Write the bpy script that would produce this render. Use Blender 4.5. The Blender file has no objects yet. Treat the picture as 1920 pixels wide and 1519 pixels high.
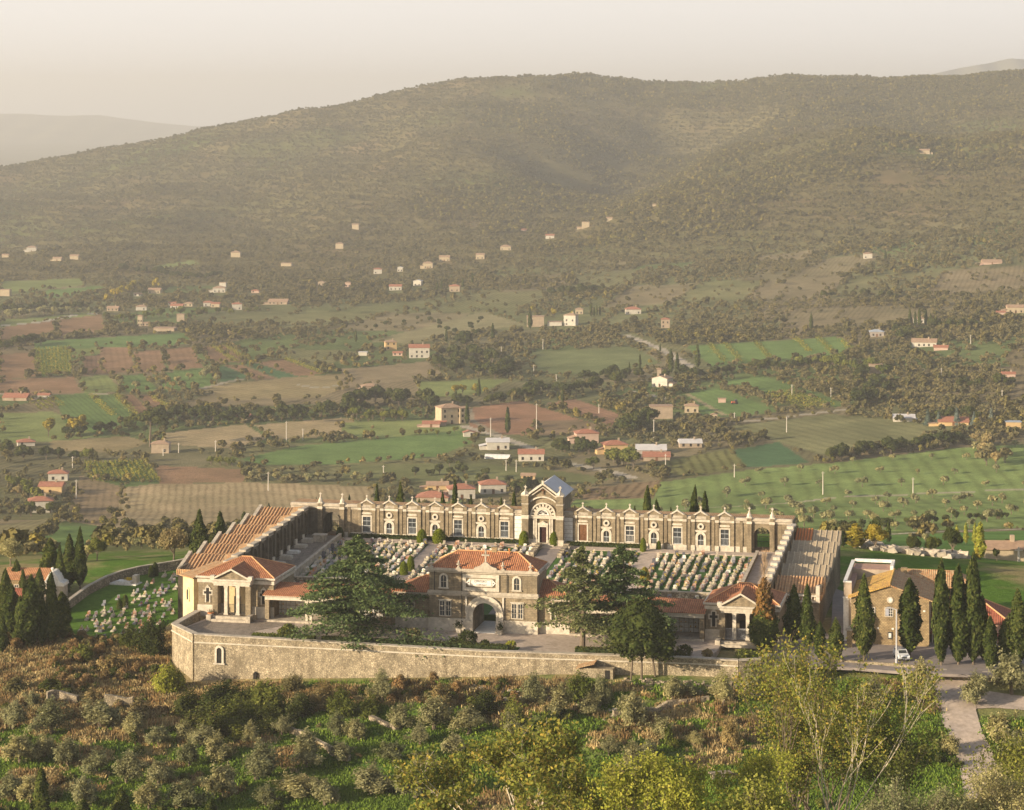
import bpy, math, random
import numpy as np
from mathutils import Vector, Matrix
rnd = random.Random(7); nr = np.random.RandomState(11)
scene = bpy.context.scene; COL = scene.collection
F = 4600.0; CAMZ = 82.0; HY = 200.0; CX = 960.0
TH = math.radians(12); C_, S_ = math.cos(TH), math.sin(TH)
X0, Y0 = (905-960)*383/4600.0, 383.0
# ---------------------------------------------------------------- projection helpers (photo pixels <-> places)
def L2W(t, d): return (X0+t*C_+d*S_, Y0-t*S_+d*C_)
def W2L(x, y):
    x = x-X0; y = y-Y0
    return (x*C_-y*S_, x*S_+y*C_)
def T(px, d):
    k = (px-CX)/F
    return (k*(Y0+d*C_)-X0-d*S_)/(C_+k*S_)
def Zat(py, t, d): return CAMZ-(py-HY)*L2W(t, d)[1]/F
def proj(x, y, z): return CX+F*x/y, HY+F*(CAMZ-z)/y
def inpoly(px, py, poly):
    px = np.asarray(px, float); py = np.asarray(py, float); r = np.zeros(px.shape, bool); n = len(poly)
    for i in range(n):
        x1, y1 = poly[i]; x2, y2 = poly[(i+1) % n]
        if y1 == y2: continue
        c = ((y1 > py) != (y2 > py)) & (px < (x2-x1)*(py-y1)/(y2-y1)+x1)
        r ^= c
    return r
# ---------------------------------------------------------------- value noise
_h = np.random.RandomState(3).rand(256, 256)
def vnoise(x, y):
    xi = np.floor(x).astype(int); yi = np.floor(y).astype(int); fx = x-xi; fy = y-yi
    fx = fx*fx*(3-2*fx); fy = fy*fy*(3-2*fy)
    a = _h[xi & 255, yi & 255]; b = _h[(xi+1) & 255, yi & 255]; c = _h[xi & 255, (yi+1) & 255]; d = _h[(xi+1) & 255, (yi+1) & 255]
    return (a*(1-fx)+b*fx)*(1-fy)+(c*(1-fx)+d*fx)*fy
def fbm(x, y, s, o=4):
    v = 0; a = 1.0; t = 0
    for i in range(o):
        v = v+a*vnoise(x/s+17.3*i, y/s+9.1*i); t += a; a *= .5; s *= .5
    return v/t-.5
# ---------------------------------------------------------------- terrain heights
NC = [-700, 0, 150, 340, 700, 1040, 1300, 1500, 1700, 1920, 2600]
NT = {150: [26]*11, 220: [11]*11, 280: [-2.5]*11, 305: [-9]*11,
 320: [-10, -10, -10, -10, -9.8, -9.5, -9, -8.5, -8, -8, -8],
 335: [-9.5, -9.5, -9.5, -9.5, -8.5, -8, -7.5, -7, -6, -6, -6],
 350: [-8, -8, -8.5, -8.5, -6.3, -4.8, -4.0, -3.8, -2.6, -2.6, -2.6],
 360: [-7.5, -7, -7.5, -7.2, -4.6, -2.5, -1.7, -1.3, -.5, -.5, -.5],
 368: [-6.5, -6, -6.6, -6.3, -4.1, -1.9, -1.2, -.8, -.05, -.05, -.05],
 375: [-5.5, -5.2, -5.8, -5.8, -3.5, -1.5, -.8, -.3, -.05, -.05, -.05],
 390: [-5, -4.6, -4.6, -5, -2, -1, -.5, -.3, -.1, -.1, -.1],
 400: [-4.6, -4.3, -4.2, -4.2, -1, -1, -.5, -.3, -.2, -.3, -.3],
 440: [-4.5, -4.2, -4, -3.7, 0, 0, 0, -.5, -1, -1.5, -2],
 462: [-5, -4.5, -4.1, -3.5, 1, 1, 1, 0, -2, -4, -5],
 500: [-11, -10, -9, -8, -5, -5, -5, -5, -8, -10, -11],
 560: [-21, -20, -19, -18, -17, -16, -16, -16, -18, -20, -22],
 700: [-43, -43, -43, -43, -42, -42, -41, -41, -41, -41, -41],
 850: [-66, -66, -66, -66, -65, -64, -63, -62, -62, -61, -60],
 1041: [-90, -90, -90, -90, -90, -89, -87, -86, -85, -84, -82],
 1300: [-92, -92, -92, -92, -91, -90, -88, -86, -84, -80, -76],
 1600: [-92, -92, -92, -92, -91, -90, -88, -84, -78, -72, -66],
 2000: [-92, -92, -92, -92, -90, -85, -77, -72, -66, -57, -45],
 2400: [-92, -91, -91, -90, -85, -74, -64, -55, -42, -22, 0]}
FC = [-700, 0, 340, 500, 600, 830, 1000, 1100, 1200, 1300, 1400, 1550, 1700, 1920, 2600]
FT = {2900: [460, 462, 455, 450, 445, 430, 425, 415, 378, 345, 325, 308, 300, 280, 240],
 3200: [425, 420, 405, 395, 385, 362, 380, 400, 402, 318, 290, 268, 262, 245, 205],
 3450: [395, 385, 365, 355, 345, 314, 332, 368, 398, 352, 278, 243, 235, 220, 185],
 3800: [365, 350, 320, 305, 290, 252, 256, 285, 306, 296, 255, 205, 190, 175, 160],
 4300: [325, 300, 243, 218, 203, 152, 135, 139, 145, 150, 141, 131, 127, 127, 120]}
gpx = np.arange(-700, 2601, 10.0); gw = np.arange(math.log(150), math.log(4800), .005); gY = np.exp(gw)
rows = []; ry = []
for y in sorted(NT): rows.append(np.interp(gpx, NC, NT[y])); ry.append(y)
for y in sorted(FT): rows.append(CAMZ-(np.interp(gpx, FC, FT[y])-HY)*y/F); ry.append(y)
rows.append(rows[-1]-75); ry.append(4800)
rows = np.array(rows); G0 = np.empty((len(gY), len(gpx)))
for j in range(len(gpx)): G0[:, j] = np.interp(gY, ry, rows[:, j])
def smooth(a, n, ax):
    for _ in range(n):
        p = np.take(a, [0], ax); q = np.take(a, [-1], ax); b = np.concatenate([p, a, q], ax)
        m = a.shape[ax]; a = .25*np.take(b, range(0, m), ax)+.5*np.take(b, range(1, m+1), ax)+.25*np.take(b, range(2, m+2), ax)
    return a
Gs = smooth(smooth(G0, 3, 0), 8, 1); Gf = smooth(smooth(G0, 14, 0), 30, 1)
bl = np.clip((gY-2300)/400, 0, 1)[:, None]; G0 = Gs*(1-bl)+Gf*bl
def Gtab(px, Y):
    a = np.clip((px-gpx[0])/10.0, 0, len(gpx)-1.001); b = np.clip((np.log(Y)-gw[0])/.005, 0, len(gw)-1.001)
    i = a.astype(int); j = b.astype(int); a -= i; b -= j
    return (G0[j, i]*(1-a)+G0[j, i+1]*a)*(1-b)+(G0[j+1, i]*(1-a)+G0[j+1, i+1]*a)*b
def sst(a, b, x):
    t = np.clip((x-a)/(b-a), 0, 1); return t*t*(3-2*t)
def ground(X, Y, raw=False):
    X = np.asarray(X, float); Y = np.asarray(Y, float)
    px = CX+F*X/Y; z = Gtab(px, Y)
    hill = sst(2450, 3000, Y)
    z = z+hill*((fbm(X, Y/2.6, 330, 3)*105+fbm(X+40, Y, 500, 2)*40)*(1-.75*sst(3900, 4300, Y))+fbm(X+99, Y, 120, 3)*24)
    z = z+sst(2000, 2500, Y)*fbm(X, Y+50, 180, 3)*9+sst(480, 620, Y)*(1-sst(950, 1050, Y))*fbm(X, Y, 60, 3)*2.5
    nearm = sst(295, 315, Y)*(1-sst(352, 366, Y))
    z = z+nearm*(fbm(X, Y, 22, 3)*2.6+fbm(X+50, Y+20, 5, 2)*.5)
    lm = (1-sst(330, 430, px))*sst(335, 350, Y)*(1-sst(385, 396, Y)); z = z+lm*fbm(X+7, Y, 12, 3)*2.0
    # terraced steps in front of the wall
    st = (z+60)/1.5; fr = st-np.floor(st); zz = (np.floor(st)+sst(.0, .42, fr))*1.5-60
    tm = nearm*(1-sst(1380, 1500, px))*.75; z = z*(1-tm)+zz*tm
    if not raw:
        t, d = W2L(X, Y)
        fl = np.interp(d, [-17, 2, 8, 56, 64], [-.5, -.5, 0.0, 2.7, 3.0])
        m = (t > -54) & (t < 53) & (d > -16.2) & (d < 62)
        z = np.where(m, np.minimum(z, fl), z)
    return z
_my = np.exp(np.arange(math.log(290), math.log(4700), .0012))
def Wp(px, py, ymin=290):
    k = (px-CX)/F; Ys = _my[_my >= ymin]; z = ground(k*Ys, Ys, True); r = CAMZ-(py-HY)/F*Ys
    h = np.nonzero(z >= r)[0]
    Y = Ys[h[0]] if len(h) else 4300.0
    return (k*Y, float(Y), float(ground(np.array([k*Y]), np.array([Y]))[0]))
def parcel(X, Y):
    a = X+fbm(X, Y, 260, 2)*70; b = Y+fbm(X+300, Y, 260, 2)*90; v = (b*.97+a*.24)/150; u = (a*.97-b*.24)/(46+26*_h[np.floor(v).astype(int) & 255, 7])
    i = np.floor(u).astype(int) & 255; j = np.floor(v).astype(int) & 255; return _h[i, j], _h[j, (i*7+3) & 255], _h[(i+91) & 255, (j+17) & 255], u-np.floor(u), v-np.floor(v)
# ---------------------------------------------------------------- mesh building
def npmesh(name, V, Fq, smooth_=False):
    me = bpy.data.meshes.new(name); V = np.asarray(V, np.float32); Fq = np.asarray(Fq, np.int32); n, k = Fq.shape
    me.vertices.add(len(V)); me.vertices.foreach_set('co', V.ravel()); me.loops.add(n*k); me.loops.foreach_set('vertex_index', Fq.ravel())
    me.polygons.add(n); me.polygons.foreach_set('loop_start', np.arange(0, n*k, k, dtype=np.int32))
    if smooth_: me.polygons.foreach_set('use_smooth', np.ones(n, bool))
    me.update(calc_edges=True); return me
def newobj(name, me, mat=None, parent=None, loc=None, rz=None, label=None):
    o = bpy.data.objects.new(name, me); COL.objects.link(o)
    if mat is not None and me is not None: me.materials.append(mat)
    if parent is not None: o.parent = parent
    if loc is not None: o.location = loc
    if rz is not None: o.rotation_euler = (0, 0, rz)
    if label: o['label'] = label
    return o
def tag(o, label=None, cat=None, group=None, kind=None):
    if label: o['label'] = label
    if cat: o['category'] = cat
    if group: o['group'] = group
    if kind: o['kind'] = kind
    return o
def thing(name, label, cat, loc, rz=0, group=None):
    return tag(newobj(name, None, None, None, loc, rz), label, cat, group)
def lthing(name, label, cat, t, d, z, rz=0, group=None):
    x, y = L2W(t, d); return thing(name, label, cat, (x, y, z), -TH+rz, group)
def copytree(o, loc=None, rz=None, sc=None, label=None, group=None, parent=None):
    c = o.copy(); COL.objects.link(c)
    if parent is not None: c.parent = parent
    if loc is not None: c.location = loc
    if rz is not None: c.rotation_euler = (0, 0, rz)
    if sc is not None: c.scale = sc if hasattr(sc, '__len__') else (sc, sc, sc)
    if label: c['label'] = label
    if group: c['group'] = group
    for ch in list(o.children): copytree(ch, parent=c)
    return c
class MB:
    def __init__(s): s.v = []; s.f = []; s.m = None
    def add(s, vs, fs):
        b = len(s.v)
        for p in vs:
            p = Vector(p)
            if s.m is not None: p = s.m @ p
            s.v.append(p)
        for f in fs: s.f.append([b+i for i in f])
        return s
    def box(s, x0, x1, y0, y1, z0, z1):
        return s.add([(x0, y0, z0), (x1, y0, z0), (x1, y1, z0), (x0, y1, z0), (x0, y0, z1), (x1, y0, z1), (x1, y1, z1), (x0, y1, z1)],
                     [(0, 3, 2, 1), (4, 5, 6, 7), (0, 1, 5, 4), (1, 2, 6, 5), (2, 3, 7, 6), (3, 0, 4, 7)])
    def prism(s, pts, y0, y1):   # polygon in x,z extruded along y
        n = len(pts); v = [(x, y0, z) for x, z in pts]+[(x, y1, z) for x, z in pts]
        return s.add(v, [list(range(n)), list(range(2*n-1, n-1, -1))]+[[i, n+i, n+(i+1) % n, (i+1) % n] for i in range(n)])
    def prismx(s, pts, x0, x1):  # polygon in y,z extruded along x
        n = len(pts); v = [(x0, y, z) for y, z in pts]+[(x1, y, z) for y, z in pts]
        return s.add(v, [list(range(n-1, -1, -1)), list(range(n, 2*n))]+[[i, (i+1) % n, n+(i+1) % n, n+i] for i in range(n)])
    def slab(s, pts, z0, z1):    # polygon in x,y extruded up
        n = len(pts); g = (lambda a, p: a(*p) if callable(a) else a)
        v = [(x, y, g(z0, (x, y))) for x, y in pts]+[(x, y, g(z1, (x, y))) for x, y in pts]
        return s.add(v, [list(range(n-1, -1, -1)), list(range(n, 2*n))]+[[i, (i+1) % n, n+(i+1) % n, n+i] for i in range(n)])
    def lathe(s, x, y, prof, n=10):
        v = []; f = []
        for r, z in prof:
            for i in range(n):
                a = 2*math.pi*i/n; v.append((x+r*math.cos(a), y+r*math.sin(a), z))
        for j in range(len(prof)-1):
            for i in range(n): f.append((j*n+i, j*n+(i+1) % n, (j+1)*n+(i+1) % n, (j+1)*n+i))
        f.append(list(range(n-1, -1, -1))); f.append(list(range((len(prof)-1)*n, len(prof)*n)))
        return s.add(v, f)
    def tube(s, p0, p1, r0, r1, n=6):
        p0 = Vector(p0); p1 = Vector(p1); d = (p1-p0)
        if d.length < 1e-6: return s
        q = d.to_track_quat('Z', 'Y'); v = []
        for p, r in ((p0, r0), (p1, r1)):
            for i in range(n):
                a = 2*math.pi*i/n; v.append(p+q @ Vector((r*math.cos(a), r*math.sin(a), 0)))
        return s.add(v, [[i, (i+1) % n, n+(i+1) % n, n+i] for i in range(n)]+[list(range(n-1, -1, -1)), list(range(n, 2*n))])
    def ring(s, cx, cz, y0, y1, ri, ro, a0=0, a1=math.pi, n=14):
        for i in range(n):
            a = a0+(a1-a0)*i/n; b = a0+(a1-a0)*(i+1)/n
            s.prism([(cx+ri*math.cos(a), cz+ri*math.sin(a)), (cx+ro*math.cos(a), cz+ro*math.sin(a)), (cx+ro*math.cos(b), cz+ro*math.sin(b)), (cx+ri*math.cos(b), cz+ri*math.sin(b))], y0, y1)
        return s
    def archwall(s, x0, x1, z0, z1, cx, hw, zs, y0, y1, n=12):
        s.box(x0, cx-hw, y0, y1, z0, z1); s.box(cx+hw, x1, y0, y1, z0, z1)
        for i in range(n):
            a = math.pi-math.pi*i/n; b = math.pi-math.pi*(i+1)/n
            xa = cx+hw*math.cos(a); xb = cx+hw*math.cos(b)
            s.prism([(xa, zs+hw*math.sin(a)), (xb, zs+hw*math.sin(b)), (xb, z1), (xa, z1)], y0, y1)
        return s
    def frame(s, x0, x1, z0, z1, w, y0, y1):
        s.box(x0-w, x0, y0, y1, z0-w, z1+w); s.box(x1, x1+w, y0, y1, z0-w, z1+w); s.box(x0, x1, y0, y1, z1, z1+w); s.box(x0, x1, y0, y1, z0-w, z0); return s
    def cross(s, x, y, z, h, w=.09, t=.07):
        s.box(x-w/2, x+w/2, y-t/2, y+t/2, z, z+h); s.box(x-h*.33, x-w/2, y-t/2, y+t/2, z+h*.55, z+h*.55+w); s.box(x+w/2, x+h*.33, y-t/2, y+t/2, z+h*.55, z+h*.55+w); return s
    def build(s, name, mat, parent=None, label=None, sm=False, **k):
        me = bpy.data.meshes.new(name); me.from_pydata([tuple(p) for p in s.v], [], s.f)
        uv = me.uv_layers.new(name='UVMap').data; Z = Vector((0, 0, 1))
        for p in me.polygons:
            n = p.normal; h = Z.cross(n)
            if h.length < .05: h = Vector((1, 0, 0)); g = Vector((0, 1, 0))
            else: h.normalize(); g = n.cross(h)
            for li in p.loop_indices:
                co = me.vertices[me.loops[li].vertex_index].co; uv[li].uv = (co.dot(h), co.dot(g))
        if sm: me.polygons.foreach_set('use_smooth', [True]*len(me.polygons))
        me.update(); return newobj(name, me, mat, parent, label=label, **k)
# ---------------------------------------------------------------- materials
class NT_:
    def __init__(s, name):
        s.mat = bpy.data.materials.new(name); s.mat.use_nodes = True; s.t = s.mat.node_tree; s.n = s.t.nodes; s.p = s.n['Principled BSDF']; s.p.inputs['Roughness'].default_value = .85
        s.p.inputs['Specular IOR Level'].default_value = .25
    def new(s, ty, **k):
        n = s.n.new(ty)
        for a, b in k.items(): setattr(n, a, b)
        return n
    def link(s, a, b): s.t.links.new(a, b)
    def coord(s, w='Object'): return s.new('ShaderNodeTexCoord').outputs[w]
    def noise(s, vec, scale, det=4, rough=.6):
        n = s.new('ShaderNodeTexNoise'); n.inputs['Scale'].default_value = scale; n.inputs['Detail'].default_value = det; n.inputs['Roughness'].default_value = rough
        if vec is not None: s.link(vec, n.inputs['Vector'])
        return n.outputs['Fac']
    def ramp(s, fac, stops):
        r = s.new('ShaderNodeValToRGB'); e = r.color_ramp.elements
        while len(e) < len(stops): e.new(.5)
        for i, (p, c) in enumerate(stops): e[i].position = p; e[i].color = (c[0], c[1], c[2], 1)
        s.link(fac, r.inputs['Fac']); return r.outputs['Color']
    def mix(s, a, b, fac, bt='MIX'):
        m = s.new('ShaderNodeMix', data_type='RGBA', blend_type=bt)
        for v, i in ((a, 6), (b, 7)):
            if isinstance(v, tuple): m.inputs[i].default_value = (v[0], v[1], v[2], 1)
            else: s.link(v, m.inputs[i])
        if isinstance(fac, (int, float)): m.inputs[0].default_value = fac
        else: s.link(fac, m.inputs[0])
        return m.outputs[2]
    def math(s, op, a, b=0, c=0):
        m = s.new('ShaderNodeMath', operation=op)
        for v, i in ((a, 0), (b, 1), (c, 2)):
            if isinstance(v, (int, float)): m.inputs[i].default_value = v
            else: s.link(v, m.inputs[i])
        return m.outputs[0]
    def bump(s, h, st, dist=.1):
        b = s.new('ShaderNodeBump'); b.inputs['Strength'].default_value = st; b.inputs['Distance'].default_value = dist; s.link(h, b.inputs['Height']); s.link(b.outputs[0], s.p.inputs['Normal'])
def sc(c, k): return tuple(x*k for x in c)
MC = {}
def m_plain(name, c, var=.25, scale=3., rough=.8, metal=0, dirt=None):
    if name in MC: return MC[name]
    n = NT_(name); v = n.coord(); f = n.noise(v, scale, 5)
    col = n.ramp(f, [(.3, sc(c, 1-var)), (.7, sc(c, 1+var*.6))])
    if dirt: col = n.mix(col, dirt, n.ramp(n.noise(v, scale*.35, 6, .7), [(.48, (0, 0, 0)), (.7, (.8, .8, .8))]))
    n.link(col, n.p.inputs['Base Color']); n.p.inputs['Roughness'].default_value = rough; n.p.inputs['Metallic'].default_value = metal
    MC[name] = n.mat; return n.mat
def m_brick(name, c1, c2, mortar, bw=.5, bh=.25, stain=(.12, .1, .07), bumpy=.5, ms=.02, irregular=False):
    if name in MC: return MC[name]
    n = NT_(name); uv = n.coord('UV')
    if irregular:
        vo = n.new('ShaderNodeTexVoronoi'); vo.inputs['Scale'].default_value = 1/bw; n.link(uv, vo.inputs['Vector'])
        sep = n.new('ShaderNodeSeparateColor'); n.link(vo.outputs['Color'], sep.inputs[0]); col = n.ramp(sep.outputs[0], [(.1, c1), (.9, c2)])
        ed = n.new('ShaderNodeTexVoronoi', feature='DISTANCE_TO_EDGE'); ed.inputs['Scale'].default_value = 1/bw; n.link(uv, ed.inputs['Vector'])
        col = n.mix(mortar, col, n.ramp(ed.outputs['Distance'], [(.02, (0, 0, 0)), (.14, (1, 1, 1))])); h = ed.outputs['Distance']
    else:
        b = n.new('ShaderNodeTexBrick'); n.link(uv, b.inputs['Vector']); b.inputs['Scale'].default_value = 1
        for a, c in (('Color1', c1), ('Color2', c2), ('Mortar', mortar)): b.inputs[a].default_value = (*c, 1)
        b.inputs['Brick Width'].default_value = bw; b.inputs['Row Height'].default_value = bh; b.inputs['Mortar Size'].default_value = ms; col = b.outputs['Color']; h = b.outputs['Fac']; h = n.math('SUBTRACT', 1, h)
    o = n.coord()
    col = n.mix(col, n.ramp(n.noise(o, 1.1, 6, .7), [(.3, (.55, .55, .55)), (.7, (1.35, 1.35, 1.35))]), .8, 'MULTIPLY')
    col = n.mix(col, stain, n.ramp(n.noise(o, .33, 6, .75), [(.47, (0, 0, 0)), (.72, (.8, .8, .8))]))
    mp = n.new('ShaderNodeMapping'); mp.inputs['Scale'].default_value = (.9, .12, 1); n.link(uv, mp.inputs[0])
    col = n.mix(col, n.mix(col, (.5, .47, .44), 1.0, 'MULTIPLY'), n.ramp(n.noise(mp.outputs[0], 1.0, 5, .7), [(.5, (0, 0, 0)), (.68, (.75, .75, .75))]))
    n.link(col, n.p.inputs['Base Color']); n.bump(h, bumpy, .08); MC[name] = n.mat; return n.mat
def m_tile(name, c1, c2, per=.32, row=.4, lich=None, dark=(.06, .035, .025)):
    if name in MC: return MC[name]
    n = NT_(name); uv = n.coord('UV'); sx = n.new('ShaderNodeSeparateXYZ'); n.link(uv, sx.inputs[0])
    u = n.math('MULTIPLY', sx.outputs[0], 6.2832/per); w = n.math('MULTIPLY_ADD', n.math('SINE', u), .5, .5)
    fv = n.math('FRACT', n.math('DIVIDE', sx.outputs[1], row))
    wn = n.new('ShaderNodeTexWhiteNoise', noise_dimensions='2D'); cm = n.new('ShaderNodeCombineXYZ')
    n.link(n.math('FLOOR', n.math('DIVIDE', sx.outputs[0], per)), cm.inputs[0]); n.link(n.math('FLOOR', n.math('DIVIDE', sx.outputs[1], row)), cm.inputs[1]); n.link(cm.outputs[0], wn.inputs['Vector'])
    col = n.ramp(wn.outputs['Value'], [(0, c1), (1, c2)]); o = n.coord()
    col = n.mix(col, n.ramp(n.noise(o, .9, 6, .7), [(.3, (.6, .6, .6)), (.7, (1.25, 1.25, 1.25))]), .9, 'MULTIPLY')
    col = n.mix(col, dark, n.math('MULTIPLY', n.math('LESS_THAN', w, .18), .7)); col = n.mix(col, dark, n.math('MULTIPLY', n.math('LESS_THAN', fv, .12), .5))
    if lich: col = n.mix(col, lich, n.ramp(n.noise(o, 1.6, 6, .75), [(.42, (0, 0, 0)), (.62, (.9, .9, .9))]))
    n.link(col, n.p.inputs['Base Color']); n.bump(w, .7, .08); MC[name] = n.mat; return n.mat
def m_leaf(name, c1, c2, c3=None, trans=.25, obj=.35):
    if name in MC: return MC[name]
    n = NT_(name); g = n.new('ShaderNodeNewGeometry'); oi = n.new('ShaderNodeObjectInfo')
    st = [(0, c1), (1, c2)] if c3 is None else [(0, c1), (.75, c2), (1, c3)]
    col = n.ramp(g.outputs['Random Per Island'], st)
    v = n.coord(); col = n.mix(col, n.ramp(n.noise(v, .8, 3), [(.3, (.6, .62, .55)), (.7, (1.35, 1.3, 1.2))]), .8, 'MULTIPLY')
    col = n.mix(col, n.ramp(oi.outputs['Random'], [(0, (1-obj, 1-obj*.8, 1-obj)), (.5, (1, 1, 1)), (1, (1+obj*1.1, 1+obj*.8, 1+obj*.3))]), 1.0, 'MULTIPLY')
    d = n.new('ShaderNodeBsdfDiffuse'); t = n.new('ShaderNodeBsdfTranslucent'); m = n.new('ShaderNodeMixShader'); m.inputs[0].default_value = trans
    n.link(col, d.inputs[0]); n.link(col, t.inputs[0]); n.link(d.outputs[0], m.inputs[1]); n.link(t.outputs[0], m.inputs[2])
    n.link(m.outputs[0], n.n['Material Output'].inputs['Surface']); MC[name] = n.mat; return n.mat
BR = m_brick('grey_sandstone_ashlar', (.315, .25, .165), (.25, .2, .13), (.18, .145, .1), .55, .27)
BRD = m_brick('shaded_sandstone', (.20, .165, .12), (.155, .13, .095), (.11, .095, .075), .5, .25)  # darker copy of the ashlar, shade is put into its colour
MARB = m_plain('travertine', (.56, .50, .41), .22, 2.5, .7, dirt=(.32, .28, .22))
MARD = m_plain('weathered_travertine', (.46, .40, .32), .3, 2.0, .8, dirt=(.2, .17, .13))
WHITE = m_plain('white_marble', (.74, .71, .66), .15, 4, .5, dirt=(.5, .46, .4))
RUB = m_brick('rubble_stone', (.50, .42, .29), (.33, .27, .18), (.19, .155, .11), .29, .3, (.15, .125, .085), 1.0, irregular=True)
RUB2 = m_brick('field_stone', (.44, .37, .27), (.28, .23, .16), (.15, .12, .09), .45, .3, (.15, .12, .08), .8, irregular=True)
CHST = m_brick('church_stone', (.45, .335, .18), (.35, .255, .135), (.22, .165, .1), .42, .22, (.17, .12, .07), .8, ms=.03)
CREAM = m_plain('cream_plaster', (.66, .52, .30), .15, 1.2, .9, dirt=(.42, .32, .18))
TILE = m_tile('terracotta_tiles', (.38, .145, .07), (.48, .21, .10))
TILEO = m_tile('old_terracotta_tiles', (.44, .21, .09), (.54, .30, .14), lich=(.42, .32, .19))
TILEY = m_tile('lichen_tiles', (.46, .24, .08), (.52, .32, .12), lich=(.62, .40, .08))
TILEG = m_plain('concrete_tiles', (.36, .29, .20), .25, 2.5, .9, dirt=(.25, .21, .17))
DARK = m_plain('dark_opening', (.02, .018, .016), .3, 2, .5)
GLASS = m_plain('window_glass', (.045, .05, .055), .3, 1, .12)
IRON = m_plain('wrought_iron', (.05, .05, .05), .3, 3, .5)
WOOD = m_plain('brown_wood', (.16, .075, .035), .4, 4, .6)
ZINC = m_plain('zinc_roof', (.50, .50, .52), .1, 1, .6, 0)
ASPH = m_plain('asphalt', (.24, .205, .19), .2, .6, .9, dirt=(.3, .255, .22))
GRAV = m_plain('gravel', (.44, .36, .30), .22, 1.6, .95, dirt=(.27, .22, .17))
PAVE = m_brick('paving', (.30, .25, .20), (.24, .2, .16), (.15, .12, .1), .6, .3, (.17, .14, .11), .3)
GRASS = m_plain('lawn', (.045, .11, .018), .4, 1.5, .95, dirt=(.09, .14, .03))
SOIL = m_plain('soil', (.19, .12, .07), .3, 2, .95)
BARK = m_plain('bark', (.16, .125, .09), .35, 4, .9)
PALEB = m_plain('pale_bark', (.50, .43, .33), .25, 3, .8)
CYP = m_leaf('cypress_leaf', (.034, .05, .015), (.062, .08, .022), (.11, .12, .035), .1, .25)
CYPB = m_leaf('dying_cypress_leaf', (.16, .085, .03), (.24, .13, .05), (.09, .09, .03), .1)
CED = m_leaf('cedar_needles', (.07, .11, .045), (.12, .165, .07), (.17, .20, .08), .15, .15)
OLV = m_leaf('olive_leaf', (.20, .20, .10), (.31, .30, .165), (.44, .42, .26), .35, .3)
GRN = m_leaf('green_leaf', (.09, .11, .025), (.15, .17, .045), (.22, .22, .06), .25, .35)
DGRN = m_leaf('dark_green_leaf', (.045, .06, .02), (.075, .09, .03), (.11, .11, .04), .2, .3)
YEL = m_leaf('yellow_leaf', (.27, .23, .035), (.37, .31, .06), (.46, .33, .07), .3, .2)
LIME = m_leaf('lime_leaf', (.22, .24, .035), (.33, .34, .06), (.42, .38, .09), .3, .15)
WAL = m_leaf('autumn_leaf', (.13, .16, .035), (.25, .25, .055), (.40, .29, .07), .3, .15)
BRN = m_leaf('brown_scrub', (.20, .165, .08), (.28, .235, .125), (.24, .17, .085), .2, .35)
TOP = m_leaf('clipped_leaf', (.09, .12, .015), (.16, .19, .025), None, .1, .15)
IVY = m_leaf('ivy_leaf', (.17, .18, .035), (.27, .27, .06), (.34, .32, .1), .2, .1)
# ---------------------------------------------------------------- foliage meshes
def leafquads(P, size, N=None, asp=1.6, rs=None):
    rs = rs or nr; P = np.asarray(P, float); n = len(P); A = rs.normal(0, 1, (n, 3))
    if N is not None: A = A*.55+N
    A /= np.linalg.norm(A, axis=1)[:, None]; B = np.cross(A, rs.normal(0, 1, (n, 3))); B /= np.linalg.norm(B, axis=1)[:, None]; C = np.cross(A, B)
    s = (size if np.ndim(size) else np.full(n, size))*rs.uniform(.6, 1.3, n); s = s[:, None]
    V = np.stack([P-B*s*asp/2, P-C*s/2, P+B*s*asp/2, P+C*s/2], 1).reshape(-1, 3); Fq = np.arange(4*n).reshape(-1, 4); return V, Fq
def leafcloud(P, size, N=None, asp=1.6): return npmesh('leaves', *leafquads(P, size, N, asp))
def blobcore(cs, rs_, sub=1):
    """lumpy inner masses so that crowns are not see-through; same material as the leaves"""
    t = (1+5**.5)/2; I = np.array([(-1,t,0),(1,t,0),(-1,-t,0),(1,-t,0),(0,-1,t),(0,1,t),(0,-1,-t),(0,1,-t),(t,0,-1),(t,0,1),(-t,0,-1),(-t,0,1)], float); I /= np.linalg.norm(I[0])
    Fi = [(0,11,5),(0,5,1),(0,1,7),(0,7,10),(0,10,11),(1,5,9),(5,11,4),(11,10,2),(10,7,6),(7,1,8),(3,9,4),(3,4,2),(3,2,6),(3,6,8),(3,8,9),(4,9,5),(2,4,11),(6,2,10),(8,6,7),(9,8,1)]
    V = []; Fs = []
    for c, r in zip(cs, rs_):
        q = I*np.asarray(r)*nr.uniform(.85, 1.15, (12, 1))+np.asarray(c); b = len(V)*1; V.extend(q.tolist()); Fs += [(b+a, b+d, b+e, b+e) for a, d, e in Fi]
    return np.array(V), Fs
def crown_mesh(name, V, Fq, core=None):
    me = bpy.data.meshes.new(name)
    if core is None: return npmesh(name, V, Fq)
    cv, cf = core; b = len(V); Vv = np.concatenate([V, cv]); me.from_pydata(Vv.tolist(), [], Fq.tolist()+[tuple(b+i for i in f[:3]) for f in cf]); return me
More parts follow.
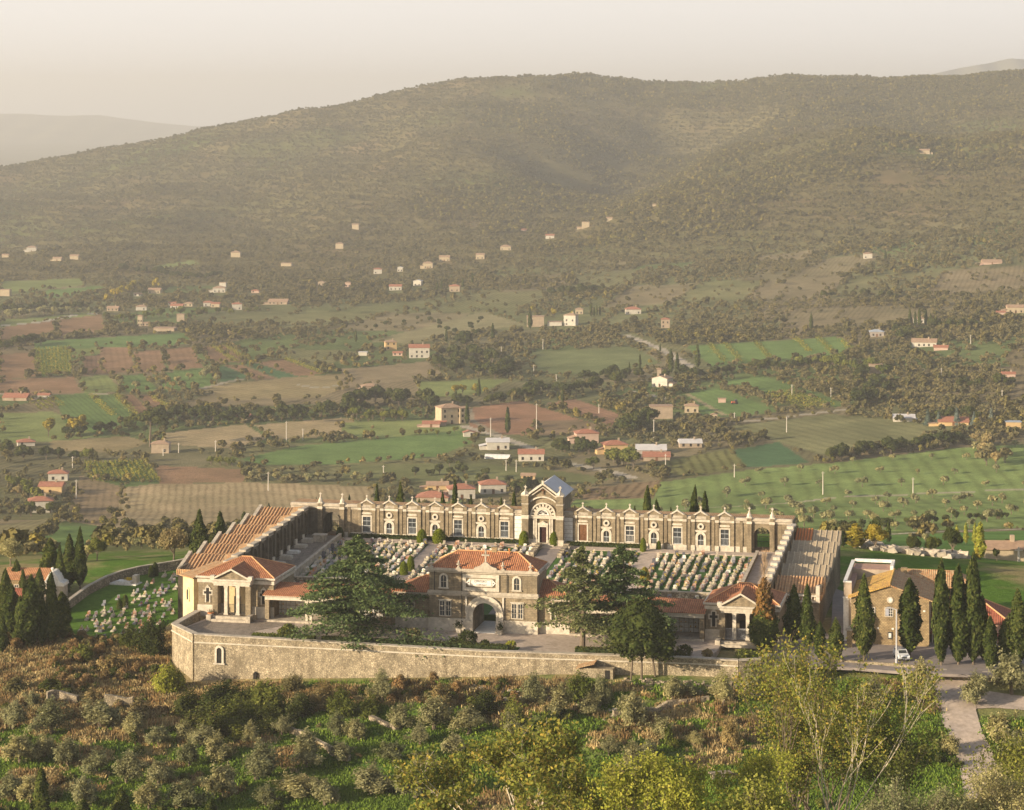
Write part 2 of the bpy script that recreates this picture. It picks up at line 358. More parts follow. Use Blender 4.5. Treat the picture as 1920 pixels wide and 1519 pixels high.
def spindle(h, r, n, size, z0=.12, lump=.18, prof=None, core=True, seed=1):
    rs = np.random.RandomState(seed); s = rs.beta(1.1, 1.35, n); th = rs.uniform(0, 2*np.pi, n)
    pf = prof or (lambda s: np.minimum(1, (s/.2+.04)**.65)*(1-s**3.2)**.85*(1-.15*s)+.02)
    ph = rs.uniform(0, 6, 4); lm = 1+lump*(np.sin(th*2+ph[0]+s*5)+np.sin(th*3+ph[1]-s*13)*.7+np.sin(s*27+ph[2]+th)*.5)
    rad = r*pf(s)*lm*rs.uniform(.72, 1.06, n); P = np.stack([rad*np.cos(th), rad*np.sin(th), h*(z0+(1-z0)*s)+rs.normal(0, .05, n)], -1); N = np.stack([np.cos(th), np.sin(th), np.full(n, .6)], -1)
    V, Fq = leafquads(P, size, N, 2.0, rs)
    if not core: return npmesh('crown', V, Fq)
    cs = []; rr = []
    for i in range(12):
        q = (i+.5)/12; k = r*pf(np.array([q]))[0]*.74; cs.append((k*.15*math.sin(i*2.1+seed), k*.15*math.cos(i*2.1+seed), h*(z0+(1-z0)*q))); rr.append((k, k, h/12*.95))
    return crown_mesh('crown', V, Fq, blobcore(cs, rr))
def lumpcrown(h, r, trunk_h, n, size, nclump, seed=1, flat=.8, core=.6, spread=1.0, gap=.2):
    rs = np.random.RandomState(seed); cs = []; rr = []
    for i in range(nclump):
        u = rs.normal(0, 1, 3); u /= np.linalg.norm(u); u[2] = abs(u[2])*1.0-.35; q = rs.uniform(.35, .8)
        cs.append((u[0]*r*q*spread, u[1]*r*q*spread, trunk_h+(h-trunk_h)*(.48+.42*u[2]*q/.8))); rr.append(r*rs.uniform(.2, .48))
    cs = np.array(cs); rr = np.array(rr); k = rs.choice(nclump, n, p=rr**2/np.sum(rr**2)); u = rs.normal(0, 1, (n, 3)); u /= np.linalg.norm(u, axis=1)[:, None]
    P = cs[k]+u*rr[k][:, None]*rs.uniform(.7, 1.08, (n, 1))*[1, 1, flat]; N = u+[0, 0, .4]
    V, Fq = leafquads(P, size, N, 1.7, rs)
    if core: return crown_mesh('crown', V, Fq, blobcore(cs, [(q*core, q*core, q*core*flat) for q in rr])), cs
    return npmesh('crown', V, Fq), cs
def spraycrown(h, r, z0, n, size, nshoot, seed, sig=.26, tall=1.0):
    rs = np.random.RandomState(seed); P = []; N = []; cs = []; lob = rs.uniform(.6, 1.15, 7); ph = rs.uniform(0, 6.28)
    for i in range(nshoot):
        a = rs.uniform(0, 6.28); e = rs.uniform(.05, 1.0)**.8*math.pi/2; L = lob[int((a+ph) % 6.28/6.28*7) % 7]*rs.uniform(.55, 1.0); d = np.array([math.cos(a)*math.cos(e)*r, math.sin(a)*math.cos(e)*r, (math.sin(e)*tall*.82+.08)*(h-z0)])*L; m = int(n/nshoot); f = rs.uniform(.3, 1.0, m)**.8
        q = np.outer(f, d)+np.array([0, 0, z0]); q[:, 2] -= .25*(f**2)*r*math.cos(e)*.4; s_ = sig*r/2.4*(1.35-.75*f)[:, None]*2.0; q += rs.normal(0, .5, (m, 3))*s_; P.append(q); N.append(np.tile(d/np.linalg.norm(d)+[0, 0, .5], (m, 1))); cs.append(d*.7+[0, 0, z0])
    P = np.concatenate(P); P[:, 2] = np.maximum(P[:, 2], .05); V, Fq = leafquads(P, size, np.concatenate(N), 2.0, rs); return npmesh('crown', V, Fq), cs
def trunk_mb(h, r, cs=None, seed=1, lean=.0, n=7, fork=None):
    rs = random.Random(seed); b = MB(); p = Vector((0, 0, -.6)); q = Vector((rs.uniform(-lean, lean), rs.uniform(-lean, lean), h*.55)); b.tube(p, q, r*1.25, r*.85, n); q2 = q+Vector((rs.uniform(-lean, lean), rs.uniform(-lean, lean), h*.45)); b.tube(q, q2, r*.85, r*.6, n)
    if cs is not None:
        for c in list(cs)[:10]: m = q2.lerp(Vector(c), .5)+Vector((0, 0, -.15*h)); b.tube(q2 if rs.random() < .5 else q, m, r*.5, r*.3, 5); b.tube(m, c, r*.3, r*.12, 5)
    return b
VAR = {}
def proto(kind, i):
    """(crown mesh, trunk mesh) pairs built once and shared"""
    k = (kind, i)
    if k in VAR: return VAR[k]
    cs = None
    if kind == 'cypress': c = spindle(10, 1.35, 3800, .28, .1, .22, seed=i+1); tb = trunk_mb(1.6, .17, seed=i); mats = (CYP, BARK)
    elif kind == 'farcypress': c = spindle(10, 1.2, 420, .62, .05, .1, seed=i+5); tb = trunk_mb(1, .2, seed=i, n=5); mats = (CYP, BARK)
    elif kind == 'olive': c, cs = spraycrown(4.6, 2.75, .9+.15*(i%3), 5600, .15, 26+5*i, i+1, .3); tb = trunk_mb(1.3, .22, cs, i, .3); mats = (OLV, BARK)
    elif kind == 'farolive': c, cs = lumpcrown(4, 2.2, .8, 230, .55, 7, i+1, .85, .6); tb = trunk_mb(1.2, .18, None, i, .2, 5); mats = (OLV, BARK)
    elif kind == 'oak': c, cs = lumpcrown(10, 5, 1.6, 900, .85, 14, i+1, .85, .75); tb = trunk_mb(2.5, .3, cs, i, .3, 5); mats = (DGRN, BARK)
    elif kind == 'green': c, cs = lumpcrown(8, 3.6, 1.4, 800, .7, 12, i+21, .9, .7); tb = trunk_mb(2.2, .22, cs, i, .3, 5); mats = (GRN, BARK)
    elif kind == 'yellow': c, cs = lumpcrown(9, 3.2, 1.4, 650, .65, 11, i+31, 1.1, .5); tb = trunk_mb(2.5, .2, cs, i, .3, 5); mats = (YEL, BARK)
    elif kind == 'poplar': c = spindle(12, 1.5, 600, .6, .08, .2, seed=i+9); tb = trunk_mb(1.5, .2, seed=i, n=5); mats = (LIME, BARK)
    elif kind == 'brown': c, cs = lumpcrown(6, 2.8, 1.0, 420, .55, 9, i+41, .9, .5); tb = trunk_mb(1.6, .15, cs, i, .3, 5); mats = (BRN, BARK)
    elif kind == 'bluefir': c = spindle(9, 2.3, 800, .55, .05, .15, lambda s: (1-s)*.98+.02, seed=i+3); tb = trunk_mb(1, .2, seed=i, n=5); mats = (m_leaf('blue_fir', (.11, .14, .13), (.17, .20, .19), None, .1), BARK)
    elif kind == 'fir': c = spindle(10, 2.6, 3600, .33, .06, .22, lambda s: (1-s**1.1)*.95+.04, seed=i+3); tb = trunk_mb(1.5, .2, seed=i); mats = (CYP, BARK)
    elif kind == 'topiary': c = spindle(2.4, .78, 2400, .1, .0, .02, lambda s: np.minimum(1, (s/.12)**.5+.5)*(1-s**3.0)**.5, seed=i+3); tb = trunk_mb(.4, .1, seed=i); mats = (TOP, BARK)
    elif kind == 'bush': c, cs = spraycrown(2.5, 1.8, .1, 2600, .16, 34, i+61, .34); tb = trunk_mb(.6, .08, cs, i, .2, 5); mats = (GRN, BARK)
    elif kind == 'thicket': c, cs = spraycrown(2.7, 2.0, .1, 7000, .11, 60, i+81, .34); tb = trunk_mb(.6, .08, cs, i, .2, 5); mats = (GRN, BARK)
    elif kind == 'broad': c, cs = lumpcrown(8, 3.8, 1.4, 5200, .30, 18, i+71, .9, .62); tb = trunk_mb(2.4, .22, cs, i, .3); mats = (GRN, BARK)
    VAR[k] = (c, mats, tb); c.materials.append(mats[0]); VAR[k] = (c, mats, tb, {}); return VAR[k]
def put(kind, i, name, label, cat, loc, h=1., w_=None, group=None, mat=None, parts=True, rz=None, tilt=None):
    c, mats, tb, cache = proto(kind, i); w_ = h if w_ is None else w_; m = mat or mats[0]
    if m.name not in cache:
        if m is mats[0]: cache[m.name] = c
        else: k = c.copy(); k.materials.clear(); k.materials.append(m); cache[m.name] = k
    if parts:
        if 'trunk' not in cache:
            o = tb.build('trunk', mats[1]); cache['trunk'] = o.data; bpy.data.objects.remove(o)
        r = thing(name, label, cat, loc, rnd.uniform(0, 6.28) if rz is None else rz, group); q = rnd.uniform(.86, 1.16) if kind in ('olive', 'bush', 'thicket', 'broad') else 1; r.scale = (w_*q, w_/q, h)
        if tilt: r.rotation_euler = (tilt[0], tilt[1], 0)
        newobj('crown', cache[m.name], None, r); newobj('trunk', cache['trunk'], None, r); return r
    kk = 'whole'+m.name
    if kk not in cache:
        q = cache[m.name]; nv = len(q.vertices); V = np.empty(nv*3); q.vertices.foreach_get('co', V); fs = [tuple(p.vertices) for p in q.polygons]; nf = len(fs)
        fs += [tuple(nv+i for i in f) for f in tb.f]; me = bpy.data.meshes.new(name); me.from_pydata(V.reshape(-1, 3).tolist()+[tuple(p) for p in tb.v], [], fs); me.materials.append(m); me.materials.append(mats[1])
        me.polygons.foreach_set('material_index', [0]*nf+[1]*len(tb.f)); cache[kk] = me
    o = newobj(name, cache[kk], None, None, loc, rnd.uniform(0, 6.28)); o.scale = (w_, w_, h); return tag(o, label, cat, group)
# ---------------------------------------------------------------- camera, light, air
cam = bpy.data.objects.new('camera', bpy.data.cameras.new('camera')); COL.objects.link(cam); scene.camera = cam
cam.location = (0, 0, CAMZ); cam.rotation_euler = (math.pi/2, 0, 0); cam.data.lens = F/1920*36; cam.data.sensor_width = 36
cam.data.shift_y = -(759.5-HY)/1920; cam.data.clip_end = 60000; cam.data.clip_start = 1
SUNV = Vector((-.88, -.47, 0)).normalized(); EL = math.radians(14.5)
SUNV = Vector((SUNV.x*math.cos(EL), SUNV.y*math.cos(EL), math.sin(EL)))
sl = bpy.data.lights.new('sun', 'SUN'); sl.energy = 5.0; sl.angle = math.radians(.6); sl.color = (1, .825, .58)
so = bpy.data.objects.new('sun', sl); COL.objects.link(so); so.rotation_euler = SUNV.to_track_quat('Z', 'Y').to_euler()
w = bpy.data.worlds.new('World'); scene.world = w; w.use_nodes = True; wt = w.node_tree; bg = wt.nodes['Background']
sky = wt.nodes.new('ShaderNodeTexSky'); sky.sky_type = 'NISHITA'; sky.sun_disc = False; sky.sun_elevation = EL
sky.sun_rotation = math.atan2(SUNV.x, SUNV.y); sky.dust_density = 5; sky.air_density = 1.0; sky.ozone_density = 1; sky.altitude = 500
hz = wt.nodes.new('ShaderNodeMix'); hz.data_type = 'RGBA'; hz.blend_type = 'MIX'
tc = wt.nodes.new('ShaderNodeTexCoord'); sp = wt.nodes.new('ShaderNodeSeparateXYZ'); rp = wt.nodes.new('ShaderNodeValToRGB'); wt.links.new(tc.outputs['Generated'], sp.inputs[0]); wt.links.new(sp.outputs[2], rp.inputs[0])
rp.color_ramp.elements[0].position = .04; rp.color_ramp.elements[0].color = (.93,)*3+(1,); rp.color_ramp.elements[1].position = .42; rp.color_ramp.elements[1].color = (.12,)*3+(1,); wt.links.new(rp.outputs[0], hz.inputs[0])
wt.links.new(sky.outputs[0], hz.inputs[6]); hz.inputs[7].default_value = (6.6, 6.32, 6.05, 1)
wt.links.new(hz.outputs[2], bg.inputs[0]); bg.inputs[1].default_value = .085
vs = scene.view_settings; vs.view_transform = 'Standard'; vs.look = 'None'; vs.gamma = 1; vs.exposure = .98; vs.use_curve_mapping = False
scene.render.resolution_x = 1024; scene.render.resolution_y = 810
# ---------------------------------------------------------------- fields: colour, row direction (two photo pixels), row spacing, strength
gG = (.115, .175, .06); gY_ = (.17, .2, .075); gB = (.065, .125, .06); bR = (.23, .145, .09); bT = (.30, .235, .14); bD = (.19, .14, .09); oG = (.145, .155, .07)
FIELDS = [
 ([(150,893),(300,908),(470,905),(700,912),(700,1000),(470,990),(210,990),(130,978),(135,940)], bT, (330,985,345,905), 2.2, .35),
 ([(150,893),(232,905),(215,988),(125,978),(135,940)], (.21,.16,.1), (200,985,215,905), 2.2, .3),  # left strip of the tan field, tree shadows put into its colour
 ([(292,873),(455,880),(462,903),(300,908)], bR, (300,900,450,890), 1.5, .2),
 ([(155,870),(268,863),(300,906),(235,914),(165,895)], (.09,.13,.045), (232,910,203,868), 0, 0),
 ([(445,862),(560,836),(700,824),(870,806),(890,828),(820,856),(640,870),(480,873),(430,852)], gG, (480,870,860,830), 3, .15),
 ([(305,812),(460,795),(500,822),(440,842),(310,832)], bT, (330,830,460,805), 3, .2),
 ([(475,797),(640,783),(720,800),(640,816),(520,826)], bT, (500,815,640,790), 3, .2),
 ([(90,826),(240,818),(280,830),(220,850),(100,845)], (.25,.2,.11), (100,840,240,825), 3, .2),
 ([(0,775),(100,772),(190,820),(120,826),(0,832)], gY_, (0,800,100,795), 2, .1),
 ([(100,740),(168,738),(230,795),(190,818),(120,790)], gG, (120,742,200,810), 2, .3),
 ([(172,740),(214,740),(268,797),(236,800)], gG, (180,742,240,795), 2, .3),
 ([(220,741),(250,740),(282,773),(262,787)], bR, (225,742,265,785), 2, .2),
 ([(255,740),(286,740),(322,768),(298,775)], bR, (260,742,300,772), 2, .2),
 ([(0,712),(138,707),(152,738),(0,740)], bR, (0,725,140,722), 2, .2),
 ([(145,706),(203,704),(230,735),(158,738)], gY_, (150,708,160,736), 3, .2),
 ([(212,704),(268,702),(298,733),(240,736)], gG, (212,706,240,733), 3, .2),
 ([(285,702),(398,688),(404,724),(312,734)], gG, (290,704,315,733), 3, .2),
 ([(0,665),(62,660),(68,706),(0,712)], bR, (0,690,60,685), 3, .2),
 ([(64,655),(128,650),(134,702),(70,706)], (.10,.15,.05), (70,704,70,656), 0, 0),
 ([(130,650),(183,647),(190,664),(135,670)], gY_, (130,650,180,647), 3, .2),
 ([(155,668),(187,665),(191,700),(158,703)], (.17,.11,.075), (160,700,158,668), 2, .3),
 ([(186,648),(240,645),(254,697),(192,702)], bR, (195,700,190,650), 3, .2),
 ([(250,660),(300,655),(312,695),(258,699)], bR, (260,698,254,660), 3, .2),
 ([(304,655),(360,650),(382,690),(318,694)], bR, (320,692,306,655), 3, .2),
 ([(60,640),(350,624),(360,646),(65,656)], (.11,.17,.06), (60,650,350,635), 3, .15),
 ([(375,652),(398,648),(442,678),(398,683)], bR, (376,652,400,682), 3, .2),
 ([(402,648),(430,645),(468,676),(446,681)], bR, (402,650,446,680), 3, .2),
 ([(405,690),(430,685),(472,710),(412,716)], gB, (405,690,450,713), 3, .2),
 ([(420,685),(452,683),(515,709),(480,712)], bR, (420,685,480,712), 3, .2),
 ([(455,682),(478,680),(560,706),(520,709)], gB, (455,682,520,709), 3, .2),
 ([(478,680),(530,674),(606,701),(560,706)], bR, (480,680,560,706), 3, .2),
 ([(420,720),(640,700),(668,716),(600,746),(430,749),(368,731)], (.25,.20,.11), (420,745,640,705), 4, .2),
 ([(0,600),(60,596),(180,584),(184,590),(0,614)], gY_, (0,605,180,588), 3, .1),
 ([(0,614),(100,601),(104,626),(0,642)], bR, (0,625,100,612), 3, .2),
 ([(106,600),(190,590),(198,622),(112,632)], bR, (106,615,190,605), 3, .2),
 ([(0,528),(150,522),(158,535),(0,549)], gY_, (0,540,150,530), 3, .1),
 ([(60,546),(190,536),(204,544),(90,560)], gG, (60,550,190,540), 3, .1),
 ([(285,500),(360,488),(375,495),(300,508)], gY_, (285,500,370,490), 3, .1),
 ([(880,766),(975,751),(1125,798),(1060,812),(980,816),(880,812)], (.27,.155,.10), (885,800,1090,798), 2.5, .2),
 ([(1020,757),(1078,748),(1160,776),(1155,800),(1125,792)], (.25,.15,.10), (1025,757,1120,790), 2.5, .2),
 ([(1000,790),(1085,788),(1150,800),(1150,812),(1000,818)], bD, (1000,800,1150,806), 2.5, .2),
 ([(640,792),(790,784),(870,800),(860,808),(700,824),(640,815)], gY_, (650,815,800,800), 3, .15),
 ([(650,870),(900,868),(1060,885),(1150,897),(1090,912),(880,905),(640,900)], oG, (650,890,1000,890), 2.5, .3),
 ([(640,692),(800,678),(835,705),(640,728)], (.24,.19,.12), (640,715,800,690), 3, .25),
 ([(780,716),(955,711),(900,738),(790,748)], gY_, (780,735,940,722), 3, .25),
 ([(690,640),(800,612),(905,584),(985,608),(900,622),(770,646)], (.20,.18,.10), (700,640,900,600), 3, .2),
 ([(985,660),(1190,650),(1240,680),(1150,705),(1010,700)], (.13,.15,.07), (990,690,1200,670), 3, .3),
 ([(1285,650),(1480,637),(1575,632),(1612,660),(1500,672),(1372,682),(1340,690)], gG, (1290,670,1560,650), 4, .15),
 ([(1348,716),(1428,705),(1532,738),(1430,741)], gG, (1350,716,1430,740), 4, .15),
 ([(1428,739),(1482,733),(1566,762),(1500,770)], (.14,.14,.055), (1430,740,1500,768), 3, .5),
 ([(1482,730),(1532,738),(1584,760),(1566,764)], gG, (1482,732,1570,762), 4, .15),
 ([(1285,738),(1345,728),(1462,771),(1400,780),(1320,782)], gG, (1290,740,1400,778), 4, .15),
 ([(1340,802),(1560,776),(1760,802),(1720,832),(1540,852),(1400,812)], (.17,.17,.085), (1360,805,1540,850), 5, .25),
 ([(1368,845),(1460,829),(1518,868),(1400,877)], gB, (1380,860,1500,850), 3, .25),
 ([(1205,872),(1370,841),(1402,876),(1285,895)], (.15,.15,.06), (1375,845,1395,875), 3.2, .6),
 ([(1235,905),(1400,882),(1560,868),(1790,840),(1990,832),(1990,988),(1560,1000),(1460,990),(1060,960),(1080,935)], (.165,.22,.075), (1300,900,1330,980), 5, .28),
 ([(1100,916),(1240,900),(1225,935),(1080,937)], (.21,.15,.09), (1110,935,1130,915), 3, .6),
 ([(1555,1008),(1990,992),(1990,1105),(1560,1100)], (.10,.18,.05), (1600,1080,1900,1060), 6, .15),
 ([(55,1025),(105,985),(240,990),(180,1035),(80,1040)], gG, (60,1020,200,1010), 3, .2),
 ([(0,985),(100,970),(105,985),(50,1022),(0,1015)], (.22,.19,.1), (0,1010,100,985), 2, .3),
]
ROADS = [([(0,1024),(40,1028),(75,1032)],5,(.4,.36,.31)), ([(0,611),(80,604),(140,591),(185,588)],5,(.42,.39,.34)), ([(0,739),(110,738),(200,739)],3,(.33,.29,.22)),
 ([(1080,962),(1220,958),(1460,945),(1560,933),(1700,928),(1920,918)],2.5,(.36,.32,.24)), ([(1560,1006),(1700,1000),(1800,996),(1990,985)],3,(.42,.38,.3)),
 ([(870,800),(935,818),(1000,842)],5,(.42,.37,.3)), ([(1060,868),(1150,886),(1185,896)],5,(.42,.37,.3)), ([(1170,628),(1240,655),(1275,675),(1300,690)],5,(.42,.37,.3)),
 ([(1380,792),(1460,784),(1560,772),(1600,766)],4,(.36,.32,.26)), ([(1185,735),(1260,750)],4,(.4,.35,.28)), ([(880,768),(885,790),(935,815)],3,(.3,.25,.18)),
 ([(560,722),(600,728),(640,722)],3,(.36,.32,.25)), ([(1290,740),(1360,780)],2,(.3,.25,.15)), ([(380,729),(420,718),(450,712)],4,(.36,.31,.24))]
# ---------------------------------------------------------------- terrain mesh
pxs = np.concatenate([np.arange(-680, -60, 20), np.arange(-60, 1981, 3.0), np.arange(2000, 2590, 20)])
def yseq():
    o = list(np.arange(152, 296, 6.0))+list(np.arange(296, 480, 1.1)); y = o[-1]
    while y < 2450:
        g = CAMZ-float(ground(np.array([0.]), np.array([y]), True)[0]); y += max(1.1, 2.6*y*y/(F*max(g, 60))); o.append(y)
    while y < 4790: y += 13; o.append(y)
    return np.array(o)
Ys = yseq(); PX, YY = np.meshgrid(pxs, Ys); XX = (PX-CX)/F*YY; ZZ = ground(XX, YY)
nrw, ncl = XX.shape
PY = HY+F*(CAMZ-ZZ)/YY
base = np.empty(XX.shape+(3,)); n1 = fbm(XX, YY, 60, 4)[..., None]; n2 = fbm(XX+500, YY, 14, 3)[..., None]; n3 = fbm(XX, YY+900, 180, 3)[..., None]
olive = np.array([.155, .15, .075]); scrub = np.array([.20, .165, .10]); green = np.array([.10, .15, .045])
base[:] = olive; base += np.clip(n1*2.4, 0, 1)*(scrub-olive)+np.clip(-n3*2.6, 0, 1)*(green-olive); base *= 1+n2*.5
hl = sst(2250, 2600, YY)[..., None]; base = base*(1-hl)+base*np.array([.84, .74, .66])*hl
nearw = (1-sst(470, 520, YY))[..., None]
gn = np.array([.085, .16, .028]); dry = np.array([.30, .24, .13])
gm = np.clip(.5+fbm(XX, YY, 16, 4)*3.4+fbm(XX+31, YY, 3, 2)*1.0, 0, 1)[..., None]
lb = ((1-sst(300, 470, PX))*(sst(1120, 1200, PY))*(1-sst(1320, 1400, PY)))[..., None]
ridge = (np.exp(-((PY-1310)/26)**2)*(PX > 330)*(PX < 1100))[..., None]
gm = np.clip(gm-lb*1.1-ridge*.7+.12+(.25*sst(1320, 1360, PY)*(.15+.85*sst(480, 700, PX))+.3*sst(1400, 1460, PX)*sst(1200, 1250, PY))[..., None], 0, 1)
gy = inpoly(PX, PY, [(118, 1155), (132, 1140), (165, 1113), (228, 1087), (262, 1079), (352, 1061), (352, 1150), (300, 1180), (225, 1207), (135, 1200)])[..., None]; gm = np.where(gy, 1., gm)
nb = dry*(1-gm)+gn*gm; base = base*(1-nearw)+nb*nearw; mr = ((PX > 1480)*sst(452, 470, YY)*(1-sst(600, 700, YY)))[..., None]; base = base*(1-mr)+np.array([.12, .19, .05])*(1+n2*.4+n1*.5)*mr
ph = np.zeros(XX.shape); am = np.zeros(XX.shape)
p1, p2, p3, pu, pv_ = parcel(XX, YY); vm = (YY > 640) & (YY < 2350)
pal = np.array([[.13, .175, .065], [.17, .175, .085], [.22, .18, .11], [.15, .15, .075], [.19, .185, .09], [.115, .16, .06], [.24, .19, .12], [.165, .15, .085]])
pcol = pal[(p1*7.999).astype(int)]*(1+n2*.35+n1*.4); pm = (vm*.8)[..., None]; base = base*(1-pm)+pcol*pm
edge = vm & ((pu < .05) | (pv_ < .025)); base[edge] = base[edge]*.72
ang = (p3 > .5); ph = np.where(vm, np.where(ang, XX*.97-YY*.24, XX*.9+YY*.43)/4.0, 0); am = np.where(vm & (p2 > .35), .55, 0)
farm = YY > 600
for poly, c, rw, per, st in FIELDS:
    m = inpoly(PX, PY, poly) & (YY > 470)
    base[m] = np.array(c)*1.18*(1+n2[m]*.35+n1[m]*.45)
    am[m] = 0
    if st > 0:
        per *= 1.5; st = min(.95, st*1.7)
        a = Wp(rw[0], rw[1], 480); b = Wp(rw[2], rw[3], 480); dx, dy = b[0]-a[0], b[1]-a[1]; L = math.hypot(dx, dy)
        ph[m] = (XX[m]*(-dy/L)+YY[m]*dx/L)/per; am[m] = st
for pts, wd, c in ROADS:
    W_ = [Wp(*p, 480) for p in pts]; D = np.full(XX.shape, 1e9)
    for (x1, y1, _), (x2, y2, _) in zip(W_, W_[1:]):
        q = np.clip(((XX-x1)*(x2-x1)+(YY-y1)*(y2-y1))/((x2-x1)**2+(y2-y1)**2), 0, 1)
        D = np.minimum(D, np.hypot(XX-x1-q*(x2-x1), YY-y1-q*(y2-y1)))
    m = D < wd/2+YY*.0003; base[m] = c; am[m] = 0
# field edges: grassy verge
idx = np.arange(nrw*ncl).reshape(nrw, ncl)
Fq = np.stack([idx[:-1, :-1], idx[:-1, 1:], idx[1:, 1:], idx[1:, :-1]], -1).reshape(-1, 4)
me = npmesh('ground', np.stack([XX, YY, ZZ], -1).reshape(-1, 3), Fq, True)
ca = me.color_attributes.new('soil', 'FLOAT_COLOR', 'POINT'); ca.data.foreach_set('color', np.concatenate([np.clip(base, .01, 1), np.ones(XX.shape+(1,))], -1).astype(np.float32).ravel())
for nm, ar in (('rowphase', ph), ('rowamp', am)):
    at = me.attributes.new(nm, 'FLOAT', 'POINT'); at.data.foreach_set('value', ar.astype(np.float32).ravel())
n = NT_('ground_soil_and_grass'); at = n.new('ShaderNodeAttribute', attribute_name='soil'); a1 = n.new('ShaderNodeAttribute', attribute_name='rowphase'); a2 = n.new('ShaderNodeAttribute', attribute_name='rowamp')
o = n.coord(); col = n.mix(at.outputs['Color'], n.ramp(n.noise(o, .9, 6, .75), [(.25, (.5, .5, .5)), (.75, (1.5, 1.5, 1.5))]), .75, 'MULTIPLY')
col = n.mix(col, n.ramp(n.noise(o, .035, 5, .7), [(.3, (.72, .76, .7)), (.7, (1.28, 1.22, 1.2))]), .9, 'MULTIPLY')
wv = n.math('MULTIPLY_ADD', n.math('SINE', n.math('MULTIPLY_ADD', n.noise(o, .06, 3), 5., n.math('MULTIPLY', a1.outputs['Fac'], 6.2832))), .5, .5); wv = n.math('POWER', wv, 2.0)
brk = n.ramp(n.noise(o, .15, 3), [(.3, (.3, .3, .3)), (.6, (1, 1, 1))])
col = n.mix(col, n.mix(col, (.42, .40, .36), 1.0, 'MULTIPLY'), n.math('MULTIPLY', n.math('MULTIPLY', wv, a2.outputs['Fac']), brk))
n.link(col, n.p.inputs['Base Color']); n.p.inputs['Roughness'].default_value = 1; n.p.inputs['Specular IOR Level'].default_value = 0; n.bump(n.noise(o, 1.2, 5, .8), .8, .5)
tag(newobj('ground', me, n.mat), kind='structure')
PL = m_plain('far_plain', (.16, .15, .08), .3, .004, 1)
# the wide plain beyond and around, down to the horizon
b = MB(); R = 21000; x0, x1 = -3200, 3200
b.slab([(-R, -6000), (R, -6000), (R, R), (-R, R)], -142, -140); tag(b.build('plain', PL), kind='structure')
def ridge_obj(name, Y, pts, base_py, col):
    b = MB(); v = []; xs = np.linspace(pts[0][0], pts[-1][0], 160); ys = np.interp(xs, [p[0] for p in pts], [p[1] for p in pts])+fbm(xs, xs*0+3, 40, 4)*3
    V = []
    for x, y in zip(xs, ys):
        zt = CAMZ-(y-HY)*Y/F
        for k, (dy, q) in enumerate(((0-Y*.09, -140), (-Y*.04, None), (0, zt), (Y*.06, -140))):
            z = q if q is not None else -140+(zt+140)*(.5+.12*math.sin(x*.09))
            V.append(((x-CX)/F*Y, Y+dy, z))
    Fq = [(4*i+k, 4*i+4+k, 4*i+5+k, 4*i+1+k) for i in range(len(xs)-1) for k in range(3)]
    tag(newobj(name, npmesh(name, V, Fq, True), col), kind='structure')
ridge_obj('hills', 17000, [(-900,225),(-300,212),(0,213),(60,214),(110,217),(190,216),(260,226),(330,234),(420,240),(560,250),(900,262)], 300, PL)
ridge_obj('hills', 12500, [(1700,150),(1800,128),(1850,120),(1880,113),(1895,110),(1915,111),(1990,116),(2200,112),(2600,120)], 200, PL)
# haze
b = MB(); b.box(-23000, 23000, -8000, 23000, -143.5, 330); hzo = b.build('haze', None); tag(hzo, 'pale warm haze filling the valley and fading the hills', 'haze', kind='stuff')
hm = bpy.data.materials.new('haze_air'); hm.use_nodes = True; hn = hm.node_tree; hn.nodes.clear(); ou = hn.nodes.new('ShaderNodeOutputMaterial'); pv = hn.nodes.new('ShaderNodeVolumePrincipled')
pv.inputs['Density'].default_value = HAZE = .00012; pv.inputs['Color'].default_value = (.95, .945, .935, 1); pv.inputs['Anisotropy'].default_value = .25; pv.inputs['Density Attribute'].default_value = ''
hn.links.new(pv.outputs[0], ou.inputs['Volume']); hzo.data.materials.append(hm)
try: hm.cycles.homogeneous_volume = True
except Exception: pass
# ================================================================ the cemetery
def zfl(d): return float(np.interp(d, [-20, 3, 8, 54, 70], [0, 0, .9, 3.9, 4.2]))      # garden level
def zter(d): return float(np.interp(d, [0, 11, 55, 70], [1.2, 2.0, 4.2, 4.3]))           # raised side walks
def wslab(name, pts, zf, mat, kind='structure', thick=.5):
    b = MB(); pts = [L2W(*p)+(zf(p[1]) if callable(zf) else zf,) for p in pts]; n = len(pts)
    b.add([(x, y, z-thick) for x, y, z in pts]+pts, [list(range(n-1, -1, -1)), list(range(n, 2*n))]+[[i, (i+1) % n, n+(i+1) % n, n+i] for i in range(n)])
    return tag(b.build(name, mat), kind=kind)
TWL = -45.0; TWR = 43.0
def strip(name, t0, t1, d0, d1, zf, mat, off=0., kind='structure'):
    b = MB(); N = 8
    for i in range(N):
        a, c = d0+(d1-d0)*i/N, d0+(d1-d0)*(i+1)/N; P = [L2W(t0, a)+(zf(a)+off,), L2W(t1, a)+(zf(a)+off,), L2W(t1, c)+(zf(c)+off,), L2W(t0, c)+(zf(c)+off,)]
        b.add([(p[0], p[1], p[2]-1.5) for p in P]+P, [(0, 3, 2, 1), (4, 5, 6, 7), (0, 1, 5, 4), (1, 2, 6, 5), (2, 3, 7, 6), (3, 0, 4, 7)])
    return tag(b.build(name, mat), kind=kind)
strip('garden_lawn', -38.6, 37, 8.2, 54.9, zfl, GRASS)
strip('side_walk', TWL+.02, -38.6, 8, 55, zter, PAVE)
strip('side_walk', 37, TWR, 8, 55, zter, GRAV)
PATHS = [(T(1010, 40), 1.9), (-20.5, 1.1), (18.3, 1.5)]
for c, h in PATHS: strip('garden_path', c-h, c+h, 8.6, 54, zfl, ASPH if c < 15 else GRAV, .05)
